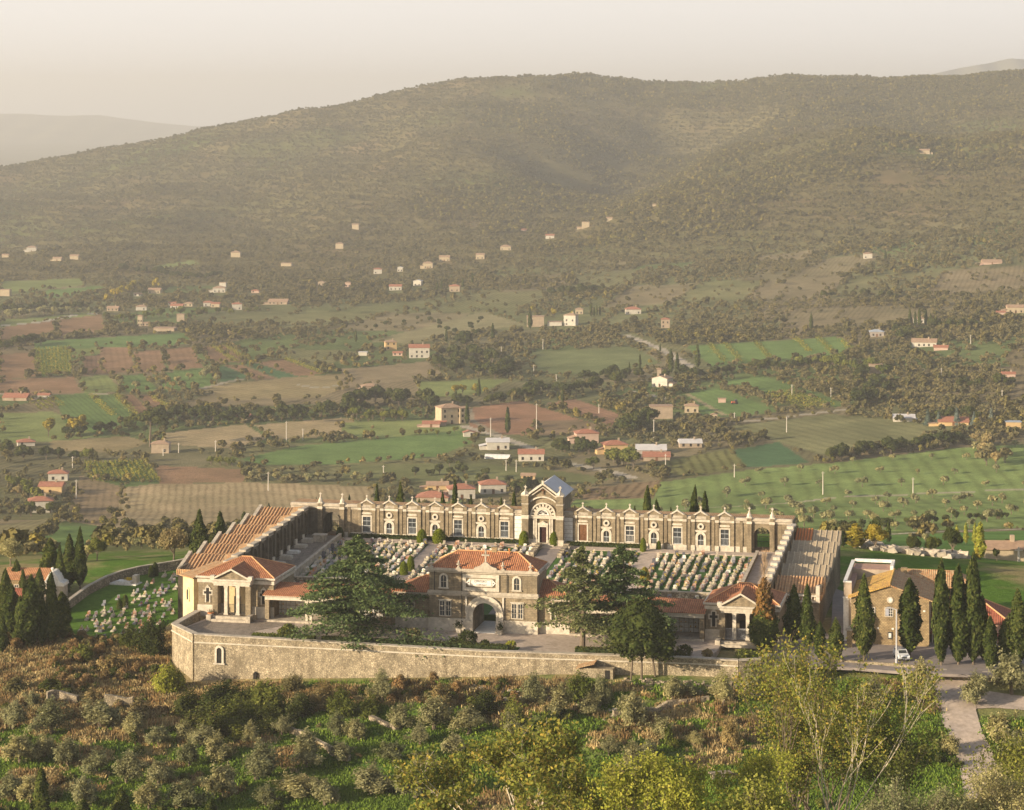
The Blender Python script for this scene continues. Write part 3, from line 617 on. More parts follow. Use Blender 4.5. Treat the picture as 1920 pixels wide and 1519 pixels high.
strip('cross_path', -38.5, 36.9, 23.2, 25.2, zfl, GRAV, .09); strip('cross_path', -38.5, 36.9, 52.2, 54.6, zfl, GRAV, .1)
# forecourt and the road past the church
wslab('forecourt', [(-41.2, -15.9), (-20, -16.1), (0, -16.4), (14, -15.3), (28, -14.6), (34, -14.6), (36, -13.2), (37.5, -6), (37.5, 5), (-44, 5.8), (-45.4, 1.5), (-47.1, -9)], 0.0, GRAV, thick=.8)
wslab('forecourt_paving', [(-41, -15.6), (-33.5, -15.7), (-35, -7), (-30.5, .2), (-44.8, .1), (-46.8, -9)], .03, PAVE, thick=.1)
def lawn(name, pts, z, mat=GRASS): return wslab(name, pts, z, mat, thick=.2)
lawn('lawn_verge', [(-33, -15.3), (0, -15.9), (8, -15.3), (8, -9.8), (-10, -9.8), (-32, -12)], .1)
lawn('lawn_verge', [(8.6, -15.2), (30, -14), (34, -14), (34.5, -12), (8.6, -12.2)], .1)
def road(name, pix, mat, z=None, off=.06):
    b = MB(); P = []
    for l, r in pix:
        a, c = Wp(*l), Wp(*r); P.append(((a[0], a[1], (a[2] if z is None else z)+off), (c[0], c[1], (c[2] if z is None else z)+off)))
    Q = []
    for (a, c), (a2, c2) in zip(P, P[1:]):
        for i in range(8):
            f = i/8; u = [a[k]+(a2[k]-a[k])*f for k in range(3)]; v = [c[k]+(c2[k]-c[k])*f for k in range(3)]
            if z is None:
                u[2] = float(ground(np.array([u[0]]), np.array([u[1]]))[0])+off; v[2] = float(ground(np.array([v[0]]), np.array([v[1]]))[0])+off
            Q.append((u, v))
    Q.append((list(P[-1][0]), list(P[-1][1])))
    for (a, c), (a2, c2) in zip(Q, Q[1:]):
        M = 6
        def rowp(u, v):
            o = []
            for j in range(M+1):
                x = u[0]+(v[0]-u[0])*j/M; y = u[1]+(v[1]-u[1])*j/M; g = float(ground(np.array([x]), np.array([y]))[0])
                o.append((x, y, (u[2]*(1-j/M)+v[2]*j/M) if z is not None else g+off))
            return o
        r1, r2 = rowp(a, c), rowp(a2, c2)
        for j in range(M): b.add([r1[j], r1[j+1], r2[j+1], r2[j]], [(0, 1, 2, 3)])
    return tag(b.build(name, mat), kind='structure')
def pflat(px, py, z):
    Y = (CAMZ-z)*F/(py-HY); return ((px-CX)/F*Y, Y)
def zslab(name, pix, z, mat, thick=.5):
    b = MB(); b.slab([pflat(x, y, z) for x, y in pix], z-thick, z); return tag(b.build(name, mat), kind='structure')
zslab('road', [(1452, 1246), (1600, 1252), (1725, 1262), (1850, 1266), (2100, 1275), (2100, 1216), (1750, 1204), (1600, 1190), (1452, 1184)], .06, ASPH, .4)
zslab('road', [(1558, 1191), (1600, 1191), (1590, 1112), (1562, 1102)], .09, ASPH, .4)
road('driveway', [((1746, 1258), (1804, 1260)), ((1750, 1290), (1836, 1296)), ((1754, 1325), (1830, 1335)), ((1770, 1365), (1842, 1375)), ((1788, 1400), (1860, 1410)), ((1800, 1440), (1874, 1450)), ((1808, 1500), (1884, 1510))], GRAV, None, .12)
road('side_track', [((1815, 1292), (1813, 1332)), ((1860, 1300), (1860, 1330)), ((1930, 1310), (1930, 1335)), ((1990, 1315), (1990, 1345))], GRAV, None, .1)

def hiproof(b, x0, x1, y0, y1, z, h, ov=.35, hipl=None, hipr=None, th=.14):
    x0 -= ov; x1 += ov; y0 -= ov; y1 += ov; m = (y0+y1)/2; hw = (y1-y0)/2; l = x0+(hw if hipl is None else hipl); r = x1-(hw if hipr is None else hipr)
    b.add([(x0, y0, z), (x1, y0, z), (x1, y1, z), (x0, y1, z), (l, m, z+h), (r, m, z+h), (x0, y0, z-th), (x1, y0, z-th), (x1, y1, z-th), (x0, y1, z-th)],
          [(0, 1, 5, 4), (1, 2, 5), (2, 3, 4, 5), (3, 0, 4), (6, 9, 8, 7), (0, 6, 7, 1), (1, 7, 8, 2), (2, 8, 9, 3), (3, 9, 6, 0)])
    return (l, m, z+h), (r, m, z+h)
def ridgecaps(b, pts, r=.13):
    for p, q in pts: b.tube(p, q, r, r, 6)
def arch_window(root, x, z0, w, h, y=-.0, name='window', fr=MARB, gl=GLASS, mull=True):
    f = MB(); zs = z0+h-w/2
    f.box(x-w/2-.3, x-w/2, y-.12, y+.05, z0, zs); f.box(x+w/2, x+w/2+.3, y-.12, y+.05, z0, zs); f.ring(x, zs, y-.12, y+.05, w/2, w/2+.3, n=10); f.box(x-w/2-.38, x+w/2+.38, y-.2, y+.05, z0-.22, z0)
    fo = f.build(name, fr, root); g = MB(); n = 10
    g.prism([(x-w/2, z0), (x+w/2, z0)]+[(x+w/2*math.cos(math.pi*i/n), zs+w/2*math.sin(math.pi*i/n)) for i in range(n+1)], y-.03, y+.02); g.build('pane', gl, fo)
    if mull:
        k = MB(); k.box(x-.03, x+.03, y-.06, y-.03, z0, z0+h); k.box(x-w/2, x+w/2, y-.058, y-.03, z0+h*.45, z0+h*.45+.05); k.build('glazing_bar', MARD, fo)
    return fo
def rect_window(root, x, z0, w, h, y=0., name='window', fr=MARB, gl=GLASS, bars=2, rows=3, w_=.22, barmat=MARB):
    f = MB(); f.frame(x-w/2, x+w/2, z0, z0+h, w_, y-.12, y+.05); fo = f.build(name, fr, root); g = MB(); g.box(x-w/2, x+w/2, y-.03, y+.02, z0, z0+h); g.build('pane', gl, fo)
    k = MB()
    for i in range(1, bars): k.box(x-w/2+w*i/bars-.035, x-w/2+w*i/bars+.035, y-.07, y-.03, z0, z0+h)
    for i in range(1, rows): k.box(x-w/2, x+w/2, y-.068, y-.03, z0+h*i/rows-.025, z0+h*i/rows+.025)
    k.build('glazing_bar', barmat, fo); return fo
def cross_window(root, x, z0, s, y=0.):
    f = MB(); a = .26*s; b_ = .62*s; h = 2.2*s; zc = z0+1.45*s
    f.box(x-a-.2, x-a, y-.12, y+.04, z0-.15, z0+h); f.box(x+a, x+a+.2, y-.12, y+.04, z0-.15, z0+h); f.box(x-b_-.2, x-a-.2, y-.12, y+.04, zc-.42*s, zc+.42*s); f.box(x+a+.2, x+b_+.2, y-.12, y+.04, zc-.42*s, zc+.42*s)
    f.prism([(x-a-.2, z0+h), (x+a+.2, z0+h), (x, z0+h+.5*s)], y-.12, y+.04)
    fo = f.build('cross_window', MARB, root); g = MB(); g.box(x-a, x+a, y-.05, y+.03, z0, z0+h); g.box(x-b_, x+b_, y-.14, y-.121, zc-.2*s, zc+.2*s); g.box(x-a*.8, x+a*.8, y-.143, y-.125, z0, z0+h); g.build('pane', DARK, fo); return fo
def finial(b, x, y, z, s=1.):
    b.lathe(x, y, [(.22*s, z), (.2*s, z+.25*s), (.1*s, z+.35*s), (.42*s, z+.5*s), (.42*s, z+.62*s), (.16*s, z+.72*s), (.2*s, z+.95*s), (.1*s, z+1.2*s), (.02, z+1.35*s)], 8)

# ---------------------------------------------------------------- gatehouse
gx0, gx1 = T(805, 0), T(1007, 0); gac = T(909, 0); GD = 7.6
root = lthing('gatehouse', 'two storey brown stone gatehouse with white arch, inscription tablet and red hipped roof', 'gatehouse', 0, 0, 0)
ZS, ZC = 5.75, 9.35
b = MB(); b.archwall(gx0, gx1, 0, ZS, gac, 1.85, 2.7, 0, .9); b.box(gx0, gx1, 0, .9, ZS, ZC); b.archwall(gx0, gx1, 0, ZS, gac, 1.85, 2.7, GD-.9, GD); b.box(gx0, gx1, GD-.9, GD, ZS, ZC)
b.box(gx0, gx0+.6, .9, GD-.9, 0, ZC); b.box(gx1-.6, gx1, .9, GD-.9, 0, ZC); b.box(gac-2.4, gac-1.85, .9, GD-.9, 0, ZS); b.box(gac+1.85, gac+2.4, .9, GD-.9, 0, ZS); b.box(gx0+.6, gx1-.6, .9, GD-.9, ZS-.3, ZS)
b.build('wall', BR, root)
b = MB()
for x0, x1 in ((gx0-.12, gac-3.05), (gac+3.05, gx1+.12)):
    b = MB(); b.box(x0, x1, -.22, -.003, 0, .9); b.box(x0-.02, x1+.02, -.14, -.004, .9, 1.75); b.box(x0, x1, -.22, -.002, 1.75, 1.95); b.build('plinth', MARB, root)
b = MB(); b.box(gx1+.003, gx1+.14, 0, GD, 0, 1.8); b.build('plinth', MARB, root)
b = MB(); b.box(gx0-.3, gx1+.3, -.32, -.005, ZS, ZS+.22); b.box(gx0-.16, gx1+.16, -.18, -.004, ZS-.28, ZS-.002); b.box(gx0-.22, gx1+.22, -.24, -.004, ZS+.222, ZS+.5); b.box(gx1+.004, gx1+.3, 0, GD, ZS, ZS+.22); b.build('string_course', MARD, root)
b = MB(); b.box(gx0-.16, gx1+.16, -.16, GD+.16, ZC-.3, ZC-.003); b.box(gx0-.45, gx1+.45, -.45, GD+.45, ZC, ZC+.2); b.box(gx0-.35, gx1+.35, -.35, GD+.35, ZC+.2, ZC+.42); b.build('cornice', MARD, root)
b = MB(); P, Q = hiproof(b, gx0, gx1, 0, GD, ZC+.43, 2.15, .1); rf = b.build('roof', TILE, root)
b = MB(); e = .1; ridgecaps(b, [(P, Q), (P, (gx0-e, -e, ZC+.5)), (Q, (gx1+e, -e, ZC+.5)), (P, (gx0-e, GD+e, ZC+.5)), (Q, (gx1+e, GD+e, ZC+.5))], .11); b.build('ridge_tiles', m_plain('bright_ridge', (.6, .33, .16), .2), rf)
b = MB(); b.box(gac+.3, gac+1.1, 3.6, 4.3, ZC+1.2, ZC+3.1); b.box(gac+.2, gac+1.2, 3.5, 4.4, ZC+3.1, ZC+3.25); b.build('chimney', CHST, rf)
b = MB(); b.lathe(gac+3.2, 3.4, [(.13, ZC+1.3), (.13, ZC+3.0), (.2, ZC+3.02), (.2, ZC+3.2)], 8); b.build('flue', m_plain('terracotta', (.5, .2, .08)), rf)
for x in (T(860, 0), T(943, 0), T(995, 0), gx0+.35):
    b = MB(); b.box(x-.3, x+.3, -.3, .3, ZC+.421, ZC+.6); finial(b, x, 0, ZC+.6, .85); b.build('finial', MARD, root)
b = MB(); n = 9; prof = [(-1.9, .0), (-1.7, .3), (-1.3, .38), (-.9, .55), (-.45, .95), (-.3, 1.1), (.3, 1.1), (.45, .95), (.9, .55), (1.3, .38), (1.7, .3), (1.9, 0)]
b.prism([(gac+.15+x, ZC+.43+z) for x, z in prof], -.35, .1); b.cross(gac+.15, -.1, ZC+1.5, 1.9, .24, .22); b.build('roof_cross', MARD, root)
b = MB()
for k, (ri, ro, y) in enumerate(((1.86, 2.2, -.34), (2.2, 2.6, -.28), (2.6, 3.0, -.38))):
    b.ring(gac, 2.7, y, .3 if k == 0 else -.004, ri, ro, n=18); b.box(gac-ro, gac-ri, y, -.006, 1.75, 2.7); b.box(gac+ri, gac+ro, y, -.006, 1.75, 2.7)
for s in (-1, 1): b.box(*sorted((gac+s*1.84, gac+s*3.1)), -.5, -.007, 0, 1.75)
b.box(gac-3.1, gac-2.82, -.2, -.007, 2.9, ZS-.3); b.box(gac+2.82, gac+3.1, -.2, -.007, 2.9, ZS-.3)
b.build('arch_surround', MARB, root)
zb, zt = 6.3, 8.95; x0, x1 = T(866, 0), T(938, 0)
b = MB(); b.frame(x0+.7, x1-.7, zb+.6, zt-.55, .55, -.18, -.004); fo = b.build('tablet_frame', MARB, root)
b = MB(); tx0, tx1, tz0, tz1 = x0+1.25, x1-1.25, zb+.78, zt-.72; m = (tz0+tz1)/2
b.prism([(tx0, tz0), (tx1, tz0), (tx1+.55, m), (tx1, tz1), (tx0, tz1), (tx0-.55, m)], -.14, -.004); tb = b.build('inscription_tablet', WHITE, root)
b = MB(); b.box(tx0+.05, tx1-.05, -.19, -.141, tz1-.2, tz1-.06); b.box(tx0+.05, tx1-.05, -.19, -.141, tz0+.06, tz0+.2); b.box(tx0+.05, tx0+.2, -.188, -.141, tz0+.2, tz1-.2); b.box(tx1-.2, tx1-.05, -.188, -.141, tz0+.2, tz1-.2); b.build('tablet_border', MARB, tb)
for s in (tx0-.2, tx1+.2): b = MB(); b.box(s-.08, s+.08, -.16, -.141, m-.08, m+.08); b.build('tablet_boss', m_plain('porphyry', (.12, .03, .03)), tb)
def letters(txt, x, z, size, y, parent, nm='lettering', col=(.07, .06, .06)):
    cu = bpy.data.curves.new('lettering', 'FONT'); cu.body = txt; cu.size = size; cu.align_x = 'CENTER'; cu.extrude = .008; cu.resolution_u = 2
    to = bpy.data.objects.new('tmp', cu); COL.objects.link(to); bpy.context.view_layer.update()
    me = bpy.data.meshes.new_from_object(to.evaluated_get(bpy.context.evaluated_depsgraph_get())); bpy.data.objects.remove(to)
    for v in me.vertices: c = v.co.copy(); v.co = (x+c.x, y-c.z, z+c.y)
    me.materials.clear(); return newobj(nm, me, m_plain('letter_paint', col), parent)
letters('CIMITERO', (tx0+tx1)/2-.05, m+.08, .44, -.155, tb); letters('COMUNALE', (tx0+tx1)/2+.1, m-.4, .3, -.155, tb)
for px_ in (832, 969): arch_window(root, T(px_, 0), 6.75, .85, 1.9, -.003)
for px_ in (835, 970):
    for s in (-.5, .5): rect_window(root, T(px_, 0)+s, 2.35, .68, 2.2, -.003, bars=2, rows=3, w_=.13)
    b = MB(); b.box(T(px_, 0)-1.1, T(px_, 0)+1.1, -.1, -.004, 4.7, 4.85); b.build('lintel', MARB, root)
for px_ in (815, 866, 951):
    b = MB(); b.tube((T(px_, 0), -.14, ZS+.3 if px_ != 866 else .2), (T(px_, 0), -.14, ZC), .06, .06, 6); b.build('drainpipe', IRON, root)
wslab('passage_floor', [(gac-1.84, -.9), (gac+1.84, -.9), (gac+1.84, 8.1), (gac-1.84, 8.1)], .04, WHITE, thick=.1)
# ramp and steps before the gate
for px_, k in ((860, 0), (937, 1)):
    t = T(px_, -1.4); r = lthing('planter', 'white square planter with a small shrub %s of the arch' % ('left' if not k else 'right'), 'planter', t, -1.4, 0, group='planters at the gate')
    b = MB(); b.box(-.35, .35, -.35, .35, 0, .6); b.box(-.42, .42, -.42, .42, .6, .7); b.build('box', MARB, r)
    V = nr.normal(0, .28, (160, 3))+[0, 0, 1.25]; fs = leafcloud(V, .16); newobj('shrub', fs, DGRN, r)
# ---------------------------------------------------------------- wings beside the gatehouse
def annex(name, label, t0, t1, d1, z1, h, hipl, hipr, wins, mirror=False):
    r = lthing(name, label, 'building', t0, 0.9, 0); w_ = t1-t0
    b = MB(); b.box(0, w_, 0, d1, 0, z1); b.build('wall', BR, r); b = MB(); b.box(-.05, w_+.0, -.12, -.003, 0, 1.8); b.build('plinth', MARB, r)
    b = MB(); b.box(-.25, w_, -.3, -.003, z1-.2, z1+.02); b.box(-.1, w_, -.12, -.004, z1-.5, z1-.2); b.build('cornice', MARD, r)
    b = MB(); P, Q = hiproof(b, 0, w_, 0, d1, z1+.16, h, .3, hipl, hipr); rf = b.build('roof', TILE, r); b = MB(); ridgecaps(b, [(P, Q)]+([(P, (-.3, -.3, z1+.2))] if hipl is None else [])+([(Q, (w_+.3, -.3, z1+.2))] if hipr is None else []), .1); b.build('ridge_tiles', MC['bright_ridge'], rf)
    for x in wins: cross_window(r, x, 2.2, 1.0, -.003)
    return r
annex('gate_lodge', 'low stone wing with orange hipped roof and white cross window left of the gatehouse', T(742, .9), gx0-.02, 8, 5.6, 1.9, None, 0, [T(769, .9)-T(742, .9)])
annex('gate_lodge', 'low stone wing with red roof between the gatehouse and the light cedar', gx1+.02, T(1068, .9), 8, 5.6, 1.9, 0, None, [T(1037, .9)-gx1])
def loggia(name, label, t0, t1, zb_, ze, npill, piers):
    r = lthing(name, label, 'colonnade', t0, 0.5, zb_); w_ = t1-t0; D = 4.8; h = ze-zb_
    b = MB(); b.box(0, w_, D-.4, D, 0, h); b.box(0, .35, .7, D-.4, 0, h); b.box(w_-.35, w_, .7, D-.4, 0, h); b.build('wall', BR, r)
    b = MB(); b.box(-.1, w_+.1, -.4, D-.4, -.3, .25); b.build('floor_step', MARD, r)
    b = MB(); b.box(-.05, w_+.05, 0, .5, h-.75, h-.12); b.box(-.3, w_+.3, -.3, .6, h-.12, h+.06); b.build('entablature', MARB, r)
    b = MB(); b.add([(-.3, -.35, h+.08), (w_+.3, -.35, h+.08), (w_+.3, D, h+1.25), (-.3, D, h+1.25), (-.3, -.35, h-.02), (w_+.3, -.35, h-.02), (w_+.3, D, h+1.13), (-.3, D, h+1.13)], [(0, 1, 2, 3), (7, 6, 5, 4), (0, 4, 5, 1), (1, 5, 6, 2), (2, 6, 7, 3), (3, 7, 4, 0)]); b.build('roof', TILE, r)
    for i in range(npill):
        x = .3+(w_-.6)*i/(npill-1)
        for s in ((-.35, .35) if 0 < i < npill-1 else (0,)):
            b = MB(); q = .34 if s == 0 else .2; b.box(x+s-q, x+s+q, .02, .02+2*q, .25, h-.76); b.box(x+s-q-.06, x+s+q+.06, -.03, .07+2*q, h-.98, h-.78); b.build('pillar' if s else 'corner_pier', MARB if s else BR, r)
    g = MB(); m = MB(); nx = int((w_-1.2)/.75)
    for i in range(nx):
        for j in range(4):
            x = .6+i*(w_-1.2)/nx; z = .35+j*.72
            if z+.6 < h-.8: g.box(x+.04, x+(w_-1.2)/nx-.04, D-.46, D-.403, z, z+.64)
            if rnd.random() < .75: m.box(x+.2, x+.36, D-.56, D-.465, z+.05, z+.05+rnd.uniform(.1, .28))
    pl = g.build('burial_niche_plaques', m_plain('niche_marble', (.62, .6, .56), .3, 1.6), r); tag(pl, kind='stuff'); pl['label'] = 'grid of white marble niche covers on the back wall'
    fl = m.build('niche_flowers', m_plain('niche_flower', (.55, .32, .08), .6, 6), r); tag(fl, kind='stuff'); fl['label'] = 'small yellow and red flower bunches on the niche covers'
    return r
loggia('burial_colonnade', 'white fronted colonnade of burial niches with red roof between left pavilion and dark cedar', T(497, .5), T(741, .9), 0.05, 4.2, 4, 0)
loggia('burial_colonnade', 'colonnade of burial niches with red roof left of the right pavilion', T(1070, .5), T(1319, .5), 0.05, 4.25, 4, 0)
# ---------------------------------------------------------------- corner pavilions
def pavilion(label, t0, t1, tc, hp, zb_, zc, ztop, dW, Dp, side):
    r = lthing('portico_pavilion', label, 'pavilion', tc, 0, zb_); a, c = t0-tc, t1-tc; h = zc-zb_
    b = MB(); b.box(a, -hp, dW, dW+Dp, 0, h); b.box(hp, c, dW, dW+Dp, 0, h); b.box(-hp, hp, dW+1.2, dW+Dp, 0, h); b.build('wall', BR, r)
    b = MB(); b.box(hp, c+.1, dW-.15, dW-.003, -.3, 1.6); b.build('plinth', MARB, r); b = MB(); b.box(a-.1, -hp, dW-.15, dW-.003, -.3, 1.6); b.box(a-.12, -hp-.01, dW-.2, dW-.16, .8, .95); b.build('plinth', MARB, r)
    b = MB(); b.box(a-.35, -hp-.02, dW-.35, dW+Dp+.3, h-.05, h+.25); b.box(hp+.02, c+.35, dW-.35, dW+Dp+.3, h-.05, h+.25); b.box(a-.15, -hp-.02, dW-.15, dW-.004, h-.8, h-.25); b.box(hp+.02, c+.15, dW-.15, dW-.004, h-.8, h-.25)
    b.box(c+.003, c+.18, dW, dW+Dp, h-.8, h-.25); b.box(-hp-.4, hp+.4, -.1, dW+.4, h-.55, h-.05); b.box(-hp-.6, hp+.6, -.35, dW+.5, h-.05, h+.2); b.box(-hp-.25, hp+.25, .0, dW+.4, h-.85, h-.55); b.build('entablature', MARB, r)
    ap = ztop-zb_; hb = h+.2
    b = MB(); b.prism([(-hp-.3, hb+.003), (hp+.3, hb+.003), (0, ap-.35)], .1, dW+1); b.build('pediment', BR, r)
    b = MB(); b.prism([(-hp-.75, hb), (-hp-.2, hb), (0, ap-.28), (0, ap)], -.3, .55); b.prism([(hp+.2, hb), (hp+.75, hb), (0, ap), (0, ap-.28)], -.3, .55); b.box(-hp-.75, -hp-.05, -.32, .5, hb+.001, hb+.55); b.box(hp+.05, hp+.75, -.32, .5, hb+.001, hb+.55); b.build('pediment_moulding', MARB, r)
    b = MB(); b.add([(-hp-.7, -.2, hb+.05), (0, -.2, ap+.02), (0, dW+Dp*.45, ap+.02), (-hp-.7, dW+Dp*.3, hb+.05), (hp+.7, -.2, hb+.05), (hp+.7, dW+Dp*.3, hb+.05)], [(0, 1, 2, 3), (1, 4, 5, 2)])
    P, Q = hiproof(b, a, c, dW, dW+Dp, h+.27, 2.3, .15); rf = b.build('roof', TILE, r)
    e = .15; b = MB(); ridgecaps(b, [(P, Q), (P, (a-e, dW-e, h+.3)), (Q, (c+e, dW-e, h+.3)), ((0, -.1, ap+.03), (0, dW+Dp*.4, ap+.03)), (Q, (c+e, dW+Dp, h+.3))], .1); b.build('ridge_tiles', MC['bright_ridge'], rf)
    b = MB(); b.box(-hp-.9, hp+.9, -1.2, dW+1.2, -.3, .32); b.box(-hp-.1, hp+.1, -1.75, -1.2, -.3, .1); b.box(-hp-.1, hp+.1, -1.2, -.6, .32, .5); b.box(-hp-.9, -hp-.15, -1.75, .5, -.3, .72); b.box(hp+.15, hp+.9, -1.75, .5, -.3, .72); b.build('steps', MARD, r)
    for x in (-hp+.0, hp-.0):
        b = MB(); b.box(x-.42, x+.42, 0, .85, .5, h-.86); b.build('pier', BR, r)
    for x in (-hp*.36, hp*.36):
        b = MB(); b.box(x-.36, x+.36, .05, .77, .5, .7); b.box(x-.27, x+.27, .13, .69, .7, h-1.15); b.box(x-.34, x+.34, .07, .75, h-1.15, h-.87); b.build('column', MARB, r)
    b = MB(); b.box(-hp+.4, hp-.4, dW+1.12, dW+1.18, .32, h-.9); b.build('porch_wall', CREAM if side < 0 else BRD, r)  # pale for the lit left porch, darker right: light put into the colours
    b = MB(); b.box(-.55, .55, dW+1.0, dW+1.1, .32, 2.9); b.build('door', DARK, r)
    g = MB(); x = -hp+.45
    while x < hp-.4: g.box(x-.02, x+.02, .4, .44, .5, 2.2); x += .17
    g.box(-hp+.4, hp-.4, .39, .45, 2.12, 2.17); g.box(-hp+.4, hp-.4, .39, .45, .62, .67); g.build('railing', IRON if side < 0 else m_plain('pale_railing', (.45, .46, .5)), r)
    cross_window(r, (a-hp-.3)/2, 2.1, 1.0, dW-.003); cross_window(r, (c+hp+.3)/2, 2.1, 1.0, dW-.003)
    return r
lc = T(434, 0); pavilion('stone pavilion with white columned portico at the left front corner, lit pale yellow inside', T(372, 2), T(513, 2), lc, 2.75, .35, T and Zat(1089, lc, 0), Zat(1066, lc, 0), 2.0, 11, -1)
rc = T(1389, 0); pavilion('stone pavilion with columned portico half hidden by the browning cypress', T(1323, 2), T(1460, 2), rc, 2.85, 0.0, Zat(1140, rc, 0), Zat(1112, rc, 0), 2.0, 9.5, 1)
r = lthing('flower_pot', 'orange terracotta pot beside the steps of the left pavilion', 'pot', T(395, -.6), -.6, .35)
b = MB(); b.lathe(0, 0, [(.25, 0), (.42, .75), (.5, .76), (.5, .95), (.4, .95), (.36, .8)], 12); b.build('pot', m_plain('terracotta', (.5, .2, .08)), r); newobj('plant', leafcloud(nr.normal(0, .18, (60, 3))+[0, 0, 1.05], .12), DGRN, r)
# cream block at the outer corner, turned towards the slope
x_, y_ = L2W(T(365, 3), 3)
r = thing('corner_house', 'cream plastered block with old tiled lean-to roof at the far left corner', 'building', (x_-.2, y_+.3, -4.5), -TH-math.radians(42))
b = MB(); H_ = 10.2; b.box(-3.6, 0, 0, 6.5, 0, H_); b.build('wall', CREAM, r)
b = MB(); b.add([(-4.1, -.4, H_), (.4, -.4, H_+.1), (.4, 6.5, H_+1.7), (-4.1, 6.5, H_+1.5), (-4.1, -.4, H_+.16), (.4, -.4, H_+.26), (.4, 6.5, H_+1.86), (-4.1, 6.5, H_+1.66)], [(0, 3, 2, 1), (4, 5, 6, 7), (0, 1, 5, 4), (1, 2, 6, 5), (2, 3, 7, 6), (3, 0, 4, 7)]); b.build('roof', TILEO, r)
for z, h_ in ((6.6, 1.7), (2.6, 1.4)): arch_window(r, -1.9, z, .55, h_, -.003, fr=CREAM, mull=False)
